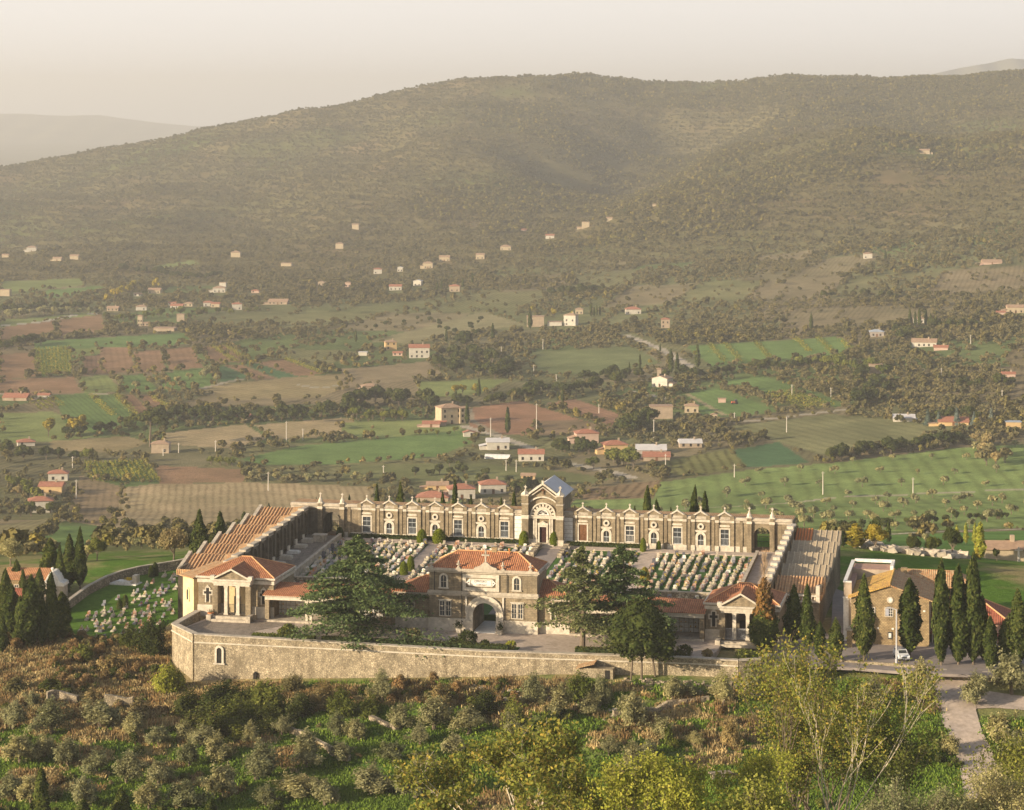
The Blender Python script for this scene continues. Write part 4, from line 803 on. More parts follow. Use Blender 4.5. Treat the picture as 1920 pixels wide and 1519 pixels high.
# ---------------------------------------------------------------- side wings
def wing(label, tin, tout, d0, d1, zc0, zc1, facade, tiles, front_old, pos):
    s = 1 if tout > tin else -1; r = lthing('arcade_wing', label, 'building', tin, 0, 0); W_ = abs(tout-tin)
    zc = lambda d: zc0+(zc1-zc0)*(d-d0)/(d1-d0)
    X = lambda x: s*x
    def bx(b, xa, xb, *a): b.box(*sorted((X(xa), X(xb))), *a)
    b = MB()
    n = 5 if pos == 'R' else 6; L = (d1-d0)/n
    for i in range(n):
        a = d0+i*L; e = a+L; bx(b, 0.5, W_, a, e, -4 if i < 2 else -3, zc(a)-2.2)
    bx(b, W_-.4, W_, d0, d1, -5, zc(d0)-1.0); bx(b, .5, W_-.4, d0, d0+.4, -3, zc(d0)-1.4); bx(b, .5, W_, d1-.4, d1, -3, zc(d1)-1.2)
    b.build('wall', BR if pos == 'R' else BRD, r)  # left wing takes the stone with shade in its colour
    nb = 11; bl = (d1-d0)/nb
    f = MB(); c = MB(); base = MB(); dk = MB()
    for i in range(nb):
        a = d0+i*bl; e = a+bl; zt = zc(e)-.1; zf_ = zter(a)-.2; m = (a+e)/2
        # arched recess: wall with opening, along depth
        f.m = Matrix.Rotation(math.pi/2, 4, 'Z'); hw = bl*.27
        y0, y1 = (-.5, 0) if s > 0 else (0, .5)
        f.archwall(a, e-.001, zf_, zt, m, hw, zt-1.9, y0, y1, 8)
        f.m = None
        fx = 0 if s < 0 else 0
        if s < 0: f.box(.0, .4, a-.35, a+.35, zf_, zt-.02)
        else: f.box(-.4, 0, a-.35, a+.35, zf_, zt-.02)
        if s < 0: c.box(-.7, .25, a, e-.001, zt, zt+.22); c.box(-.6, .55, a-.45, a+.45, zt+.05, zt+.42); c.box(.001, .1, a+.3, e-.3, zt-.45, zt-.2)
        else: c.box(-.25, .7, a, e-.001, zt, zt+.22); c.box(-.55, .6, a-.75, a+.75, zt+.04, zt+.5)
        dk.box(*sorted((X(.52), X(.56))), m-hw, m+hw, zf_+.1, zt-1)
        base = MB(); base.box(*sorted((X(-.12), X(-.003))), a+.36, m-hw, zf_, zf_+.5); base.build('plinth', MARD, r)
    f.build('arcade', BRD if s < 0 else BR, r); c.build('cornice', MARD if s < 0 else MARB, r); dk.build('recess_shadow_wall', BRD, r)  # left arcade and all recess backs carry shade in their colour
    fl = MB(); rb = MB()
    for i in range(n):
        a = d0+i*L; e = a+L; zr = zc(e)-.35-(0 if pos == 'L' else .45); fr = 5.0; m = e-.2; low = zr-1.75; x1 = W_+.25
        x0 = 2.9 if pos == 'L' else .8
        sh = MB(); P_ = [(a-.05, low-.05), (m, zr), (e+.02, zr-.3), (e+.02, low-.4), (a-.05, low-.4)]
        sh.prismx([(a+L-fr-.1, low), (m, zr), (m+.2, zr-.1), (m+.2, low-.5), (a+L-fr-.1, low-.5)], *sorted((X(x0), X(x1))))
        sh.prismx([(a-.1, zr-1.2), (a+L-fr-.1, low), (a+L-fr-.1, low-.4), (a-.1, low-.4)], *sorted((X(x0), X(x1))))
        old = tiles if not (pos == 'R' and i == 0) else TILEO
        so_ = sh.build('roof', old, r)
        k = MB(); q = x0+.25; st = .62 if pos == 'L' else .98
        while q < x1-.1:
            if pos == 'L' or i == 0: k.tube((X(q), a+L-fr-.15, low+.04), (X(q), m, zr+.04), .15, .14, 6)
            else: k.box(X(q)-.09, X(q)+.09, a+L-fr-.12, a+L-fr-.1, low, low+.1); k.add([(X(q)-.1, a+L-fr-.12, low+.02), (X(q)+.1, a+L-fr-.12, low+.02), (X(q)+.1, m, zr+.02), (X(q)-.1, m, zr+.02), (X(q)-.07, a+L-fr-.12, low+.12), (X(q)+.07, a+L-fr-.12, low+.12), (X(q)+.07, m, zr+.12), (X(q)-.07, m, zr+.12)], [(4, 5, 6, 7), (0, 1, 5, 4), (1, 2, 6, 5), (3, 0, 4, 7), (2, 3, 7, 6)])
            q += st if not (pos == 'R' and i == 0) else .5
        k.build('tile_ribs', m_plain('pale_tile_ribs', (.48, .395, .275), .2, 3) if (pos == 'R' and i) else m_plain('old_tile_ribs', (.56, .33, .17), .3, 2.2, dirt=(.38, .28, .18)), so_)
        if pos == 'R' and i == n-1:
            k = MB()
            for q_ in range(6): k.tube((X(1.0+q_*.5), a+L-fr-.2, low+.12), (X(1.0+q_*.5), m, zr+.12), .2, .2, 6)
            k.build('new_tiles', m_plain('new_orange_tiles', (.55, .2, .07), .2), so_)
        if pos == 'L':
            k = MB(); k.prismx([(a+L-fr-.6, low-.6), (a+L-fr-.6, low+.35), (m+.3, zr+.4), (m+.3, low-.6)], *sorted((X(W_+.26), X(W_+.85)))); k.build('parapet', MARD, so_)
            fl.add([(X(.35), a, zc(a)+.15), (X(.35), e, zc(e)+.15), (X(3.2), e, zr+.05), (X(3.2), m-fr*.6, (zr+low)/2-.15), (X(3.2), a, zc(a)-1.6)], [(4, 3, 2, 1, 0)])
        fw = MB(); fw.box(*sorted((X(x0), X(W_-.001))), a+L-fr-.02, a+L-fr+.25, low-2.2, low-.51); fw.build('gable_wall', BR, r)
    if pos == 'L': fl.build('inner_roof_slope', TILEO, r)
    return r, zc
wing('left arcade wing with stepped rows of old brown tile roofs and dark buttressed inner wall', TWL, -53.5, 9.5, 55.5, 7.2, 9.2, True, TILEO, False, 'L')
rw, _ = wing('right arcade wing with five stepped roofs of grey ribbed concrete tiles', TWR, 51.3, 12.5, 54.8, 7.0, 9.2, True, TILEG, True, 'R')
b = MB(); W_ = 8.3; b.box(.6, W_, 11.6, 12.4, -3, 4.4); b.build('end_wall', BR, rw)
b = MB(); b.box(.5, W_+.15, 11.4, 12.35, 4.402, 4.6)
for i in range(16): b.lathe(.9+i*.48, 11.8, [(.09, 4.6), (.15, 4.85), (.07, 5.1), (.12, 5.3)], 6)
b.box(.5, W_+.15, 11.55, 12.05, 5.3, 5.5); b.box(W_-.5, W_+.1, 11.5, 12.4, 4.61, 7); b.build('balustrade', MARB, rw); arch_window(rw, 5.0, .6, .7, 1.9, 11.598, mull=False)
# ---------------------------------------------------------------- rear range of chapels
DR = 56.0; ZR = 4.3
def rear_range(label, t0, t1, bays, kinds, plain):
    r = lthing('chapel_row', label, 'building', 0, DR, ZR); h = 5.35
    b = MB(); b.box(t0, t1, 0, 5.5, -2, h-.35); b.build('wall', BR, r)
    b = MB(); b.box(t0, t1, -.1, -.004, -1, .45); b.build('plinth', MARB, r)
    b = MB(); b.box(t0, t1, -.34, 5.7, h-.32, h-.12); b.box(t0, t1, -.2, .5, h-.12, h+.18); b.box(t0, t1, -.1, -.004, h-.75, h-.42); b.build('cornice', MARD, r)
    b = MB(); b.box(t0, t1, .5, 5.5, h-.12, h-.05); b.build('roof', TILEO, r)
    for k, px_ in enumerate(bays):
        x = T(px_, DR); hw = 1.32
        for s in (-1, 1):
            P_ = MB(); P_.box(x+s*(hw+.02)-.3, x+s*(hw+.02)+.3, -.24, -.005, -.8, h-.33); P_.box(x+s*(hw+.02)-.36, x+s*(hw+.02)+.36, -.4, .3, h-.329, h+.42); P_.build('pilaster', BR, r)
        g = MB(); g.prism([(x-hw+.3, h+.185), (x+hw-.3, h+.185), (x, h+.95)], -.15, .3); go = g.build('gable', BR, r)
        g = MB(); g.prism([(x-hw+.02, h+.19), (x-hw+.02, h+.42), (x, h+1.25), (x, h+.98)], -.32, .36); g.prism([(x+hw-.02, h+.42), (x+hw-.02, h+.19), (x, h+.98), (x, h+1.25)], -.32, .36); g.build('gable_moulding', MARB, go)
        g = MB(); g.box(x-.14, x+.14, -.2, .1, h+1.2, h+1.36); g.cross(x, -.05, h+1.36, .62, .13, .12); g.build('cross', MARB, go)
        g = MB(); g.box(x-hw+.3, x+hw-.3, -.18, -.006, h-.78, h-.4)
        for s in (-1, 1): g.box(x+s*(hw+.02)-.34, x+s*(hw+.02)+.34, -.3, -.241, h-.8, h-.38); g.box(x+s*(hw+.02)-.34, x+s*(hw+.02)+.34, -.3, -.241, -.8, .45)
        g.build('frieze', MARB, r)
        if kinds[k] == 'rect' or kinds[k] == 'wood' or kinds[k] == 'white':
            g = MB(); g.frame(x-.72, x+.72, .5, 3.35, .24, -.16, -.004); fo = g.build('doorway', MARB, r); g = MB(); g.box(x-.72, x+.72, -.03, -.004, .5, 3.35); g.build('opening', GLASS if kinds[k] != 'wood' else WOOD, fo)
            g = MB()
            for i in range(1, 6): g.box(x-.72+i*.24-.02, x-.72+i*.24+.02, -.07, -.031, .5, 3.35 if i == 3 else 1.75)
            for z in (.55, 1.7, 2.55): g.box(x-.72, x+.72, -.08, -.032, z, z+.09)
            g.build('grille', {'rect': m_plain('pale_grille', (.42, .44, .46)), 'wood': WOOD, 'white': WHITE}[kinds[k]], fo)
            g = MB(); g.prism([(x-.75, 3.78), (x+.75, 3.78), (x+.98, 3.96), (x+.75, 4.14), (x-.75, 4.14), (x-.98, 3.96)], -.12, -.004); g.build('name_plate', MARB, r)
        else:
            g = MB(); g.ring(x, 1.9, -.16, -.004, .5, .95, n=10); g.box(x-.95, x-.5, -.16, -.004, .1, 1.9); g.box(x+.5, x+.95, -.16, -.004, .1, 1.9); g.box(x-1.05, x+1.05, -.2, -.004, 2.95, 3.1); g.box(x-.95, x+.95, -.12, -.006, 2.75, 2.95); fo = g.build('arched_doorway', MARB, r)
            g = MB(); g.prism([(x-.5, .1), (x+.5, .1)]+[(x+.5*math.cos(math.pi*i/8), 1.9+.5*math.sin(math.pi*i/8)) for i in range(9)], -.03, -.004); g.build('opening', DARK, fo)
            g = MB(); g.box(x-.03, x+.03, -.07, -.031, .1, 2.3)
            for i in (-.25, .25): g.box(x+i-.02, x+i+.02, -.07, -.031, .1, 1.3)
            g.box(x-.5, x+.5, -.075, -.032, 1.25, 1.37); g.box(x-.5, x+.5, -.075, -.032, .15, .22); g.build('grille', m_plain('pale_grille', (.42, .44, .46)), fo)
            g = MB()
            g.ring(x, 3.75, -.2, -.004, .27, .58, 0, 2*math.pi, 16); fo = g.build('round_window', MARB, r); g = MB(); g.m = Matrix.Translation((x, -.02, 3.75)) @ Matrix.Rotation(math.pi/2, 4, 'X'); g.lathe(0, 0, [(.27, -.01), (.27, .015)], 12); g.build('pane', DARK, fo)
    for px_ in plain:
        g = MB(); x = T(px_, DR); g.box(x-.25, x+.25, -.16, -.006, -.8, h-.33); g.build('pilaster', BR, r)
    return r
def loculi(r, x0, x1, y):
    for i in range(6):
        g = MB(); g.box(x0, x1, y-.06, y, .2+i*.72, .2+i*.72+.66); g.build('niche_cover', WHITE, r)
RL = T(640, DR); 
r1 = rear_range('left row of small gabled chapels with crosses behind the graves', RL, T(985, DR), [688, 730, 773, 816, 859, 902.5, 946], ['rect', 'round', 'rect', 'round', 'rect', 'round', 'rect'], [655, 709, 752, 795, 838, 881, 924])
r2 = rear_range('right row of small gabled chapels with crosses behind the graves', T(1055, DR), T(1407, DR), [1093, 1137, 1181, 1226, 1270, 1314, 1359], ['wood', 'round', 'white', 'round', 'rect', 'round', 'rect'], [1115, 1159, 1204, 1248, 1292, 1337, 1390])
loculi(r1, T(965, DR), T(981, DR), -.01); loculi(r2, T(1058, DR), T(1074, DR), -.01)
def corner_loggia(label, t0, t1, pcs, cx, sgn):
    r = lthing('corner_loggia', label, 'loggia', 0, DR, ZR); h = 5.35
    b = MB(); b.archwall(t0, t1, -.8, h-.35, cx, 1.45, 2.5, 0, .9); b.archwall(t0, t1, -.8, h-.35, cx, 1.45, 2.5, 4.6, 5.5); b.box(t0, t0+.5, .9, 4.6, -2, h-.35); b.box(t1-.5, t1, .9, 4.6, -2, h-.35)
    b.box(t0+.5, cx-1.6, .9, 4.6, -.8, h-.4); b.box(cx+1.6, t1-.5, .9, 4.6, -.8, h-.4); b.build('wall', BRD if sgn < 0 else BR, r)  # left loggia stone darkened in colour for the shade it stands in
    b = MB(); b.box(t0, t1, -.34, 5.7, h-.32, h-.12); b.box(t0, t1, -.2, .5, h-.12, h+.18); b.box(t0, t1, -.1, -.004, h-.75, h-.42); b.build('cornice', MARD, r)
    b = MB(); b.box(t0, t1, .5, 5.5, h-.12, h-.04); b.box(t0, t1, .9, 4.6, -.9, -.3); b.build('roof', TILEO, r)
    for p in pcs:
        x = T(p, DR); b = MB(); b.box(x-.42, x+.42, -.45, -.005, -.8, h+.1); b.build('pilaster', BR, r)
        b = MB(); b.box(x-.5, x+.5, -.55, .45, h+.19, h+.4); b.lathe(x, -.05, [(.42, h+.4), (.4, h+.75), (.2, h+1.1), (.14, h+1.3), (.16, h+1.36), (.05, h+1.45)], 8); b.cross(x, -.05, h+1.42, .72, .15, .14); b.box(x-.48, x+.48, -.52, -.46, h-.8, h-.35); b.build('pinnacle', MARB, r)
    g = MB()
    for i in range(9): g.box(cx-1.3+i*.33-.02, cx-1.3+i*.33+.02, 4.8, 4.84, -.3, 1.6)
    g.box(cx-1.45, cx+1.45, 4.79, 4.85, 1.5, 1.58); g.box(cx-1.45, cx+1.45, 4.79, 4.85, .6, .68); g.build('iron_gate', IRON, r)
corner_loggia('left corner loggia with arched opening in shade and two cross topped pinnacles', -48.5, RL-.02, (601, 642), T(622, DR), -1)
corner_loggia('right corner loggia with sunlit arch, iron gate and two cross topped pinnacles', T(1407, DR)+.02, 42.9, (1405, 1448), T(1429, DR), 1)
# central chapel
cc = T(1018.5, 55); r = lthing('chapel', 'tall central chapel with twin stone piers, fan window and grey zinc gable roof', 'chapel', cc, 54.6, ZR); z1 = 4.85; zp = 8.45
b = MB(); b.box(-3.1, 3.1, .5, 10.5, -1, z1); b.ring(0, z1, .3, 10.5, 2.05, 3.1, n=2, a0=0, a1=0.001)
b.box(-3.1, 3.1, .5, 10.5, z1, 8.2); b.prism([(-3.1, 8.2), (3.1, 8.2), (0, 10.3)], .5, 10.4); b.build('wall', BR, r)
for s in (-1, 1):
    b = MB(); b.box(s*3.15-.6, s*3.15+.6, -.5, .6, -1, zp); po = b.build('corner_pier', BR, r)
    b = MB(); b.box(s*3.15-.72, s*3.15+.72, -.62, .72, z1-.1, z1+.12); b.box(s*3.15-.66, s*3.15+.66, -.56, .66, z1-.55, z1-.12); b.box(s*3.15-.66, s*3.15+.66, -.56, .66, 6.9, 7.02); b.box(s*3.15-.72, s*3.15+.72, -.62, .72, zp-.02, zp+.2); b.lathe(s*3.15, .05, [(.85, zp+.2), (.35, zp+.65), (.22, zp+.75), (.24, zp+.9), (.1, zp+1.0)], 4); b.cross(s*3.15, .05, zp+.95, .8, .16, .15); b.box(s*3.15-.7, s*3.15+.7, -.6, .7, -1, .7); b.build('capital', MARB, po)
b = MB(); b.box(-2.55, 2.55, -.1, .499, z1-.15, z1+.05); b.box(-2.55, 2.55, 0, .498, z1-.5, z1-.15); b.ring(0, z1+.05, .2, .497, 1.15, 1.55, n=16); b.ring(0, z1+.05, .1, .497, 1.0, 1.16, n=16); b.ring(0, z1+.05, .1, .497, 2.05, 2.3, n=18)
for i in range(9):
    a = math.pi*(i+.5)/9
    if i % 1 == 0: b.ring(0, z1+.05, .25, .496, 1.55, 2.05, a-.1, a+.1, 2)
b.ring(0, z1-.1, .15, .495, 3.3, 3.55, math.radians(48), math.radians(132), 14)
for x in (-1.65, -1.25, 1.25, 1.65): b.box(x-.14, x+.14, .15, .498, .6, z1-.5)
b.box(-2.5, -1.0, .1, .497, -.3, .6); b.box(1.0, 2.5, .1, .497, -.3, .6); b.build('stone_trim', MARB, r)
b = MB(); b.prism([(-3.3, 8.0), (-3.3, 8.35), (0, 10.75), (0, 10.35)], -.1, .9); b.prism([(3.3, 8.35), (3.3, 8.0), (0, 10.35), (0, 10.75)], -.1, .9); b.prism([(-2.5, 8.0), (-2.5, 8.2), (0, 10.0), (0, 9.8)], .1, .496); b.prism([(2.5, 8.2), (2.5, 8.0), (0, 9.8), (0, 10.0)], .1, .496); b.box(-.2, .2, -.05, .35, 10.7, 11.1); b.build('gable_moulding', MARB, r)
b = MB(); b.cross(0, .3, 8.6, 1.3, .1, .2); b.build('gable_cross', WOOD, r)
b = MB(); b.prism([(-3.6, 7.98), (0, 10.42), (3.6, 7.98), (3.6, 8.1), (0, 10.55), (-3.6, 8.1)], .95, 10.9); b.build('roof', ZINC, r)
b = MB(); n = 12; b.prism([(.95*math.cos(math.pi*i/n), z1+.1+.95*math.sin(math.pi*i/n)) for i in range(n+1)], .3, .494); fo = b.build('fan_window', WHITE, r); b = MB(); b.prism([(.72*math.cos(math.pi*i/n), z1+.25+.62*math.sin(math.pi*i/n)) for i in range(n+1)], .26, .299); b.build('pane', DARK, fo)
b = MB()
for a in (35, 62, 90, 118, 145): b.tube((0, .24, z1+.3), (.68*math.cos(math.radians(a)), .24, z1+.25+.6*math.sin(math.radians(a))), .035, .035, 4)
b.build('glazing_bar', WHITE, fo)
b = MB(); b.frame(-.62, .62, .1, 2.85, .28, .1, .498); b.prism([(-.95, 3.15), (.95, 3.15), (.95, 3.5), (.5, 3.6), (0, 3.95), (-.5, 3.6), (-.95, 3.5)], .05, .498); fo = b.build('doorway', MARB, r); b = MB(); b.box(-.62, .62, .4, .495, .1, 2.85); b.build('door', m_plain('dark_red_door', (.035, .012, .01)), fo)
b = MB()
for i in range(4): b.box(-1.9-i*.25, 1.9+i*.25, -.6-i*.4, .4-i*.01, -.9, .1-i*.2)
b.build('steps', MARD, r)
# stone parapets flanking the central ramp
for s, lb in ((-1, 'left'), (1, 'right')):
    r = lthing('ramp_parapet', 'rough stepped stone parapet on the %s of the ramp to the central chapel' % lb, 'parapet', PATHS[0][0]+s*2.5, 46, 0, group='stone parapets of the central ramp'); b = MB()
    for i in range(6): b.box(-.4-.1*rnd.random(), .4+.1*rnd.random(), i*1.25, i*1.25+1.15, zfl(46+i*1.2)-.5, zfl(46+i*1.2)+.75+.2*rnd.random())
    b.build('stones', RUB2, r)
# terrace edge walls
def lwall(name, label, pts, mat, th=.4, cope=MARD, cat='wall', top=None):
    """pts: (t, d, zbottom, ztop)"""
    r = lthing(name, label, cat, 0, 0, 0); b = MB(); c = MB()
    for (ta, da, ba, ha), (tb_, db, bb, hb) in zip(pts, pts[1:]):
        v = Vector((tb_-ta, db-da)); n = Vector((-v.y, v.x)).normalized()*th/2; m = n*1.35
        for B, nn, lo, hi in ((b, n, (ba, bb), (ha, hb)), (c, m, (ha+.002, hb+.002), (ha+.16, hb+.16))):
            q = [(ta+nn.x, da+nn.y), (tb_+nn.x, db+nn.y), (tb_-nn.x, db-nn.y), (ta-nn.x, da-nn.y)]
            B.add([(x, y, lo[k]) for (x, y), k in zip(q, (0, 1, 1, 0))]+[(x, y, hi[k]) for (x, y), k in zip(q, (0, 1, 1, 0))], [(3, 2, 1, 0), (4, 5, 6, 7), (0, 1, 5, 4), (1, 2, 6, 5), (2, 3, 7, 6), (3, 0, 4, 7)][::1])
    b.build('masonry', mat, r)
    if cope: c.build('coping', cope, r)
    return r
lwall('terrace_wall', 'pale stone edge wall of the raised walk below the dark left arcade', [(-38.5, 9, -.3, zter(9)+.55), (-38.5, 54, 3, zter(54)+.55)], MARD)
lwall('terrace_wall', 'stepped tomb lined edge wall beside the right hand walk', [(37.2, 9, -.3, zter(9)+.5), (37.2, 52, 3, zter(52)+.7)], RUB2)
lwall('garden_wall', 'low stone wall across the right garden between upper and lower graves', [(19.9, 23, 0, zfl(23)+1.0), (36.8, 23, 0, zfl(23)+1.0)], RUB2)
lwall('garden_wall', 'low stone wall across the left garden behind the dark cedar', [(-38.3, 23, 0, zfl(23)+.9), (-21.7, 23, 0, zfl(23)+.9)], RUB2)
# tomb slabs on the left raised walk
for i in range(9):
    d = 14+i*4.4; r = lthing('walk_tomb', 'pale tomb slab in shade at the foot of the left arcade', 'tomb', -43.3, d, zter(d)-.02, group='tombs along the left arcade'); b = MB(); b.box(-.9, 1.2, -.8, .8, 0, .35+.1*(i % 3)); b.box(-.7, 1.0, -.6, .6, .351+.1*(i % 3), .5+.1*(i % 3)); b.build('slab', MARB if i % 3 else WHITE, r)
    b = MB(); b.box(-.9, -.65, -.5, .5, .51+.1*(i % 3), 1.3+.15*(i % 2)); b.build('headstone', MARB, r)
r = lthing('table_tomb', 'square stone altar tomb at the far end of the left walk', 'tomb', -41.2, 50, zter(50)); b = MB(); b.box(-1, 1, -.8, .8, 0, 1.1); b.box(-1.25, 1.25, -1, 1, 1.1, 1.3); b.build('chest', MARD, r)
# hedge along the rear range
def hedge(name, label, t0, t1, d, zf, w_, h, mat=DGRN, n=2200, grp=None):
    r = lthing(name, label, 'hedge', (t0+t1)/2, d, zf(d) if callable(zf) else zf, 0, grp); L = t1-t0
    P = np.stack([nr.uniform(-L/2, L/2, n), nr.uniform(-w_/2, w_/2, n), nr.uniform(.1, h, n)], -1); k = nr.rand(n) < .55; P[k, 2] = h+nr.uniform(-.1, .08, k.sum()); P[~k, 1] = -w_/2+nr.uniform(-.06, .1, (~k).sum())
    newobj('leaves', leafcloud(P, .17), mat, r); b = MB(); b.box(-L/2, L/2, -w_/2+.05, w_/2-.05, 0, h-.06); b.build('hedge_core', m_plain('hedge_core_green', (.03, .05, .015)), r); return r
hedge('hedge', 'dark clipped hedge below the left chapels', T(655, 54.8), T(980, 54.8), 55.0, lambda d: ZR-.7, .7, 1.0, n=5000)
hedge('hedge', 'dark clipped hedge below the right chapels', T(1062, 54.8), T(1200, 54.8), 55.0, lambda d: ZR-.7, .7, 1.0, n=2600)
hedge('hedge', 'low green hedge behind the wall left of the dark cedar', -33, -23, -14.0, 0, 1.3, 1.2, GRN, 1600)
hedge('hedge', 'dark hedge behind the wall in front of the gate', -22, 7, -13.6, 0, 1.2, 1.15, DGRN, 4200)
hedge('hedge', 'hedge behind the curved end of the front wall', 17, 33, -12.3, 0, 1.1, 1.05, DGRN, 2200)
# ---------------------------------------------------------------- retaining wall
def gz(t, d):
    x, y = L2W(t, d); return float(ground(np.array([x]), np.array([y]))[0])
WP = [(325, 1172, -9.5), (364, 1190, -9.5), (600, 1202, -8), (905, 1219, -6), (1145, 1228, -5), (1300, 1232, -4), (1400, 1240, -3.5), (1438, 1236, -3)]
wl = []
for i, (px_, d) in enumerate([(371, 1.6), (327, -9.0), (366, -16.3), (600, -16.4), (905, -16.7), (1145, -15.5), (1300, -14.8), (1385, -15), (1425, -13.6), (1444, -10)]):
    t = T(px_, d); wl.append((t, d, -10.5 if px_ < 400 else -8, {371: .9, 327: .95, 366: 1.2, 600: 1.0}.get(px_, .8)))
RW = lwall('retaining_wall', 'long sunlit rubble stone retaining wall with pale coping below the forecourt', wl, RUB, .8, MARD)
b = MB()
for (ta, da, _, _), (tb_, db, _, _) in zip(wl[1:8], wl[2:8]):
    v = Vector((tb_-ta, db-da)); n = Vector((-v.y, v.x)).normalized(); o = -.41; 
    q = [(ta+n.x*o, da+n.y*o), (tb_+n.x*o, db+n.y*o), (tb_+n.x*(o-.1), db+n.y*(o-.1)), (ta+n.x*(o-.1), da+n.y*(o-.1))]
    b.add([(x, y, -.02) for x, y in q]+[(x, y, .16) for x, y in q], [(3, 2, 1, 0), (4, 5, 6, 7), (0, 1, 5, 4), (1, 2, 6, 5), (2, 3, 7, 6), (3, 0, 4, 7)])
b.build('string_course', MARB, RW)
tw = T(411, -16.9); b = MB(); b.m = Matrix.Translation((tw, -16.85, 0)) @ Matrix.Rotation(math.atan2(-.3, 19.), 4, 'Z')
b.box(-.72, -.4, -.12, .2, -2.9, -.95); b.box(.4, .72, -.12, .2, -2.9, -.95); b.ring(0, -.95, -.12, .2, .4, .72, n=10); b.box(-.9, .9, -.22, .2, -3.1, -2.9); fo = b.build('wall_window', MARB, RW)
b = MB(); b.m = Matrix.Translation((tw, -16.85, 0)); b.prism([(-.4, -2.9), (.4, -2.9)]+[(.4*math.cos(math.pi*i/8), -.95+.4*math.sin(math.pi*i/8)) for i in range(9)], .0, .2); b.build('opening', DARK, fo)
t_ = T(478, -17); b = MB(); b.prism([(t_-.25, -5.0), (t_+.25, -5.0), (t_+.25, -4.2), (t_, -3.9), (t_-.25, -4.2)], -17.12, -16.7); b.build('drain_opening', DARK, RW)
# small lean-to and door by the dark cypress
r = lthing('shed', 'small stone lean-to with sloping tile roof against the retaining wall', 'shed', T(1105, -17.3), -17.2, gz(T(1105, -17.5), -17.5)); b = MB(); b.box(-1.6, 4.6, -1.2, 1.2, -1.5, 1.9); b.build('wall', RUB, r); b = MB(); b.add([(-2.2, -1.7, 2.0), (1.2, -1.7, 3.0), (1.2, 1.2, 3.1), (-2.2, 1.2, 2.1), (-2.2, -1.7, 1.85), (1.2, -1.7, 2.85), (1.2, 1.2, 2.95), (-2.2, 1.2, 1.95)], [(0, 1, 2, 3), (7, 6, 5, 4), (0, 4, 5, 1), (1, 5, 6, 2), (2, 6, 7, 3), (3, 7, 4, 0)]); b.build('roof', TILEO, r); b = MB(); b.box(3.1, 4.0, -1.26, -1.2, -.3, 1.7); b.build('door', DARK, r); r.scale = (.8, .8, .75)
# pots and shrubs in the forecourt
for px_, d, s, lb, m in ((851, -10.4, .75, 'small dark bush left of the gate path', DGRN), (877, -10.8, 1.5, 'round dark bush in front of the gate arch', DGRN), (909, -10.6, .7, 'small dark bush right of the round bush before the gate', DGRN), (958, -11.5, .8, 'low yellow green shrub before the right gate window', LIME), (775, -9.5, 1.3, 'reddish shrub beside the dark cedar', BRN), (535, -12.8, 1.3, 'leafy shrub with red flowers at the left end of the hedge', GRN), (543, -9.5, 1.2, 'tall green shrub beside the left colonnade', GRN), (1284, -11.6, 1.2, 'dark round bush before the right colonnade', DGRN), (1326, -10.8, .8, 'red leaved bush left of the right pavilion', BRN), (1395, -12.5, 1.2, 'green bush before the right portico steps', GRN)):
    t = T(px_, d); r = lthing('shrub', lb, 'shrub', t, d, 0); n = int(420*s*s)+120; u = nr.normal(0, 1, (n, 3)); u /= np.linalg.norm(u, axis=1)[:, None]; P = u*s*nr.uniform(.6, 1.05, (n, 1))*[1, 1, .8]+[0, 0, s*.9]; newobj('leaves', leafcloud(P, .2), m, r); b = MB(); b.tube((0, 0, -.2), (0, 0, s), .06, .03); b.build('stem', BARK, r)
# ================================================================ vegetation near the cemetery
def tree_px(kind, i, name, label, cat, px, pyb, pyt, wpx, H0, W0, z=None, mat=None, group=None, tilt=None, ymin=290, Y=None):
    """base at photo pixel (px,pyb), top at pyt, width wpx"""
    if Y is not None: x, y = (px-CX)/F*Y, Y; zb = CAMZ-(pyb-HY)*Y/F
    elif z is None: x, y, zb = Wp(px, pyb, ymin)
    else: x, y = pflat(px, pyb, z); zb = z
    s = F/y; h = (pyb-pyt)/s
    return put(kind, i, name, label, cat, (x, y, zb), h/H0, wpx/s/W0, group, mat, tilt=tilt)
CY = [ # px, base, top, width, label
 (1620,1241,1078,34,'cypress before the left corner of the church, straight trunk showing',0,.05), (1706,1233,1086,44,'leaning cypress in front of the church with the white car beside its trunk',1,.05),
 (1765,1259,1053,31,'tall slim cypress first right of the church with a brown streak',2,0), (1797,1256,1062,40,'broad pale cypress second right of the church',0,0),
 (1825,1257,1040,37,'tallest cypress right of the church with brown tip',1,0), (1857,1262,1158,30,'short cypress with bare foot before the red roof',2,0), (1882,1256,1166,22,'small narrow cypress right of the short bare footed one',0,0), (1908,1258,1106,36,'cypress at the right edge of the photo by the road wall',1,0),
 (1489,1212,1098,33,'cypress left of a pair beside the right arcade end wall',2,.05), (1514,1222,1096,26,'cypress right of a pair beside the right arcade end wall',0,.05),
 (1537,1240,1166,22,'small cypress in the middle of the lane mouth',1,.05), (1567,1243,1160,26,'small dark cypress left of the church gate',2,.05)]
for px_, pb, pt, wp_, lb, i, z in CY: tree_px('cypress', i, 'cypress', lb, 'cypress', px_, pb, pt, wp_, 10, 2.7, z=z if z else None, ymin=340)
for px_, pb, pt, wp_, lb, i in ((1886,1262,1162,26,'dark cypress standing behind the narrow one on the right',1), (1842,1250,1120,24,'dark cypress between the tallest and the short one',2)): tree_px('cypress', i, 'cypress', lb, 'cypress', px_, pb-6, pt, wp_, 10, 2.7, ymin=340)
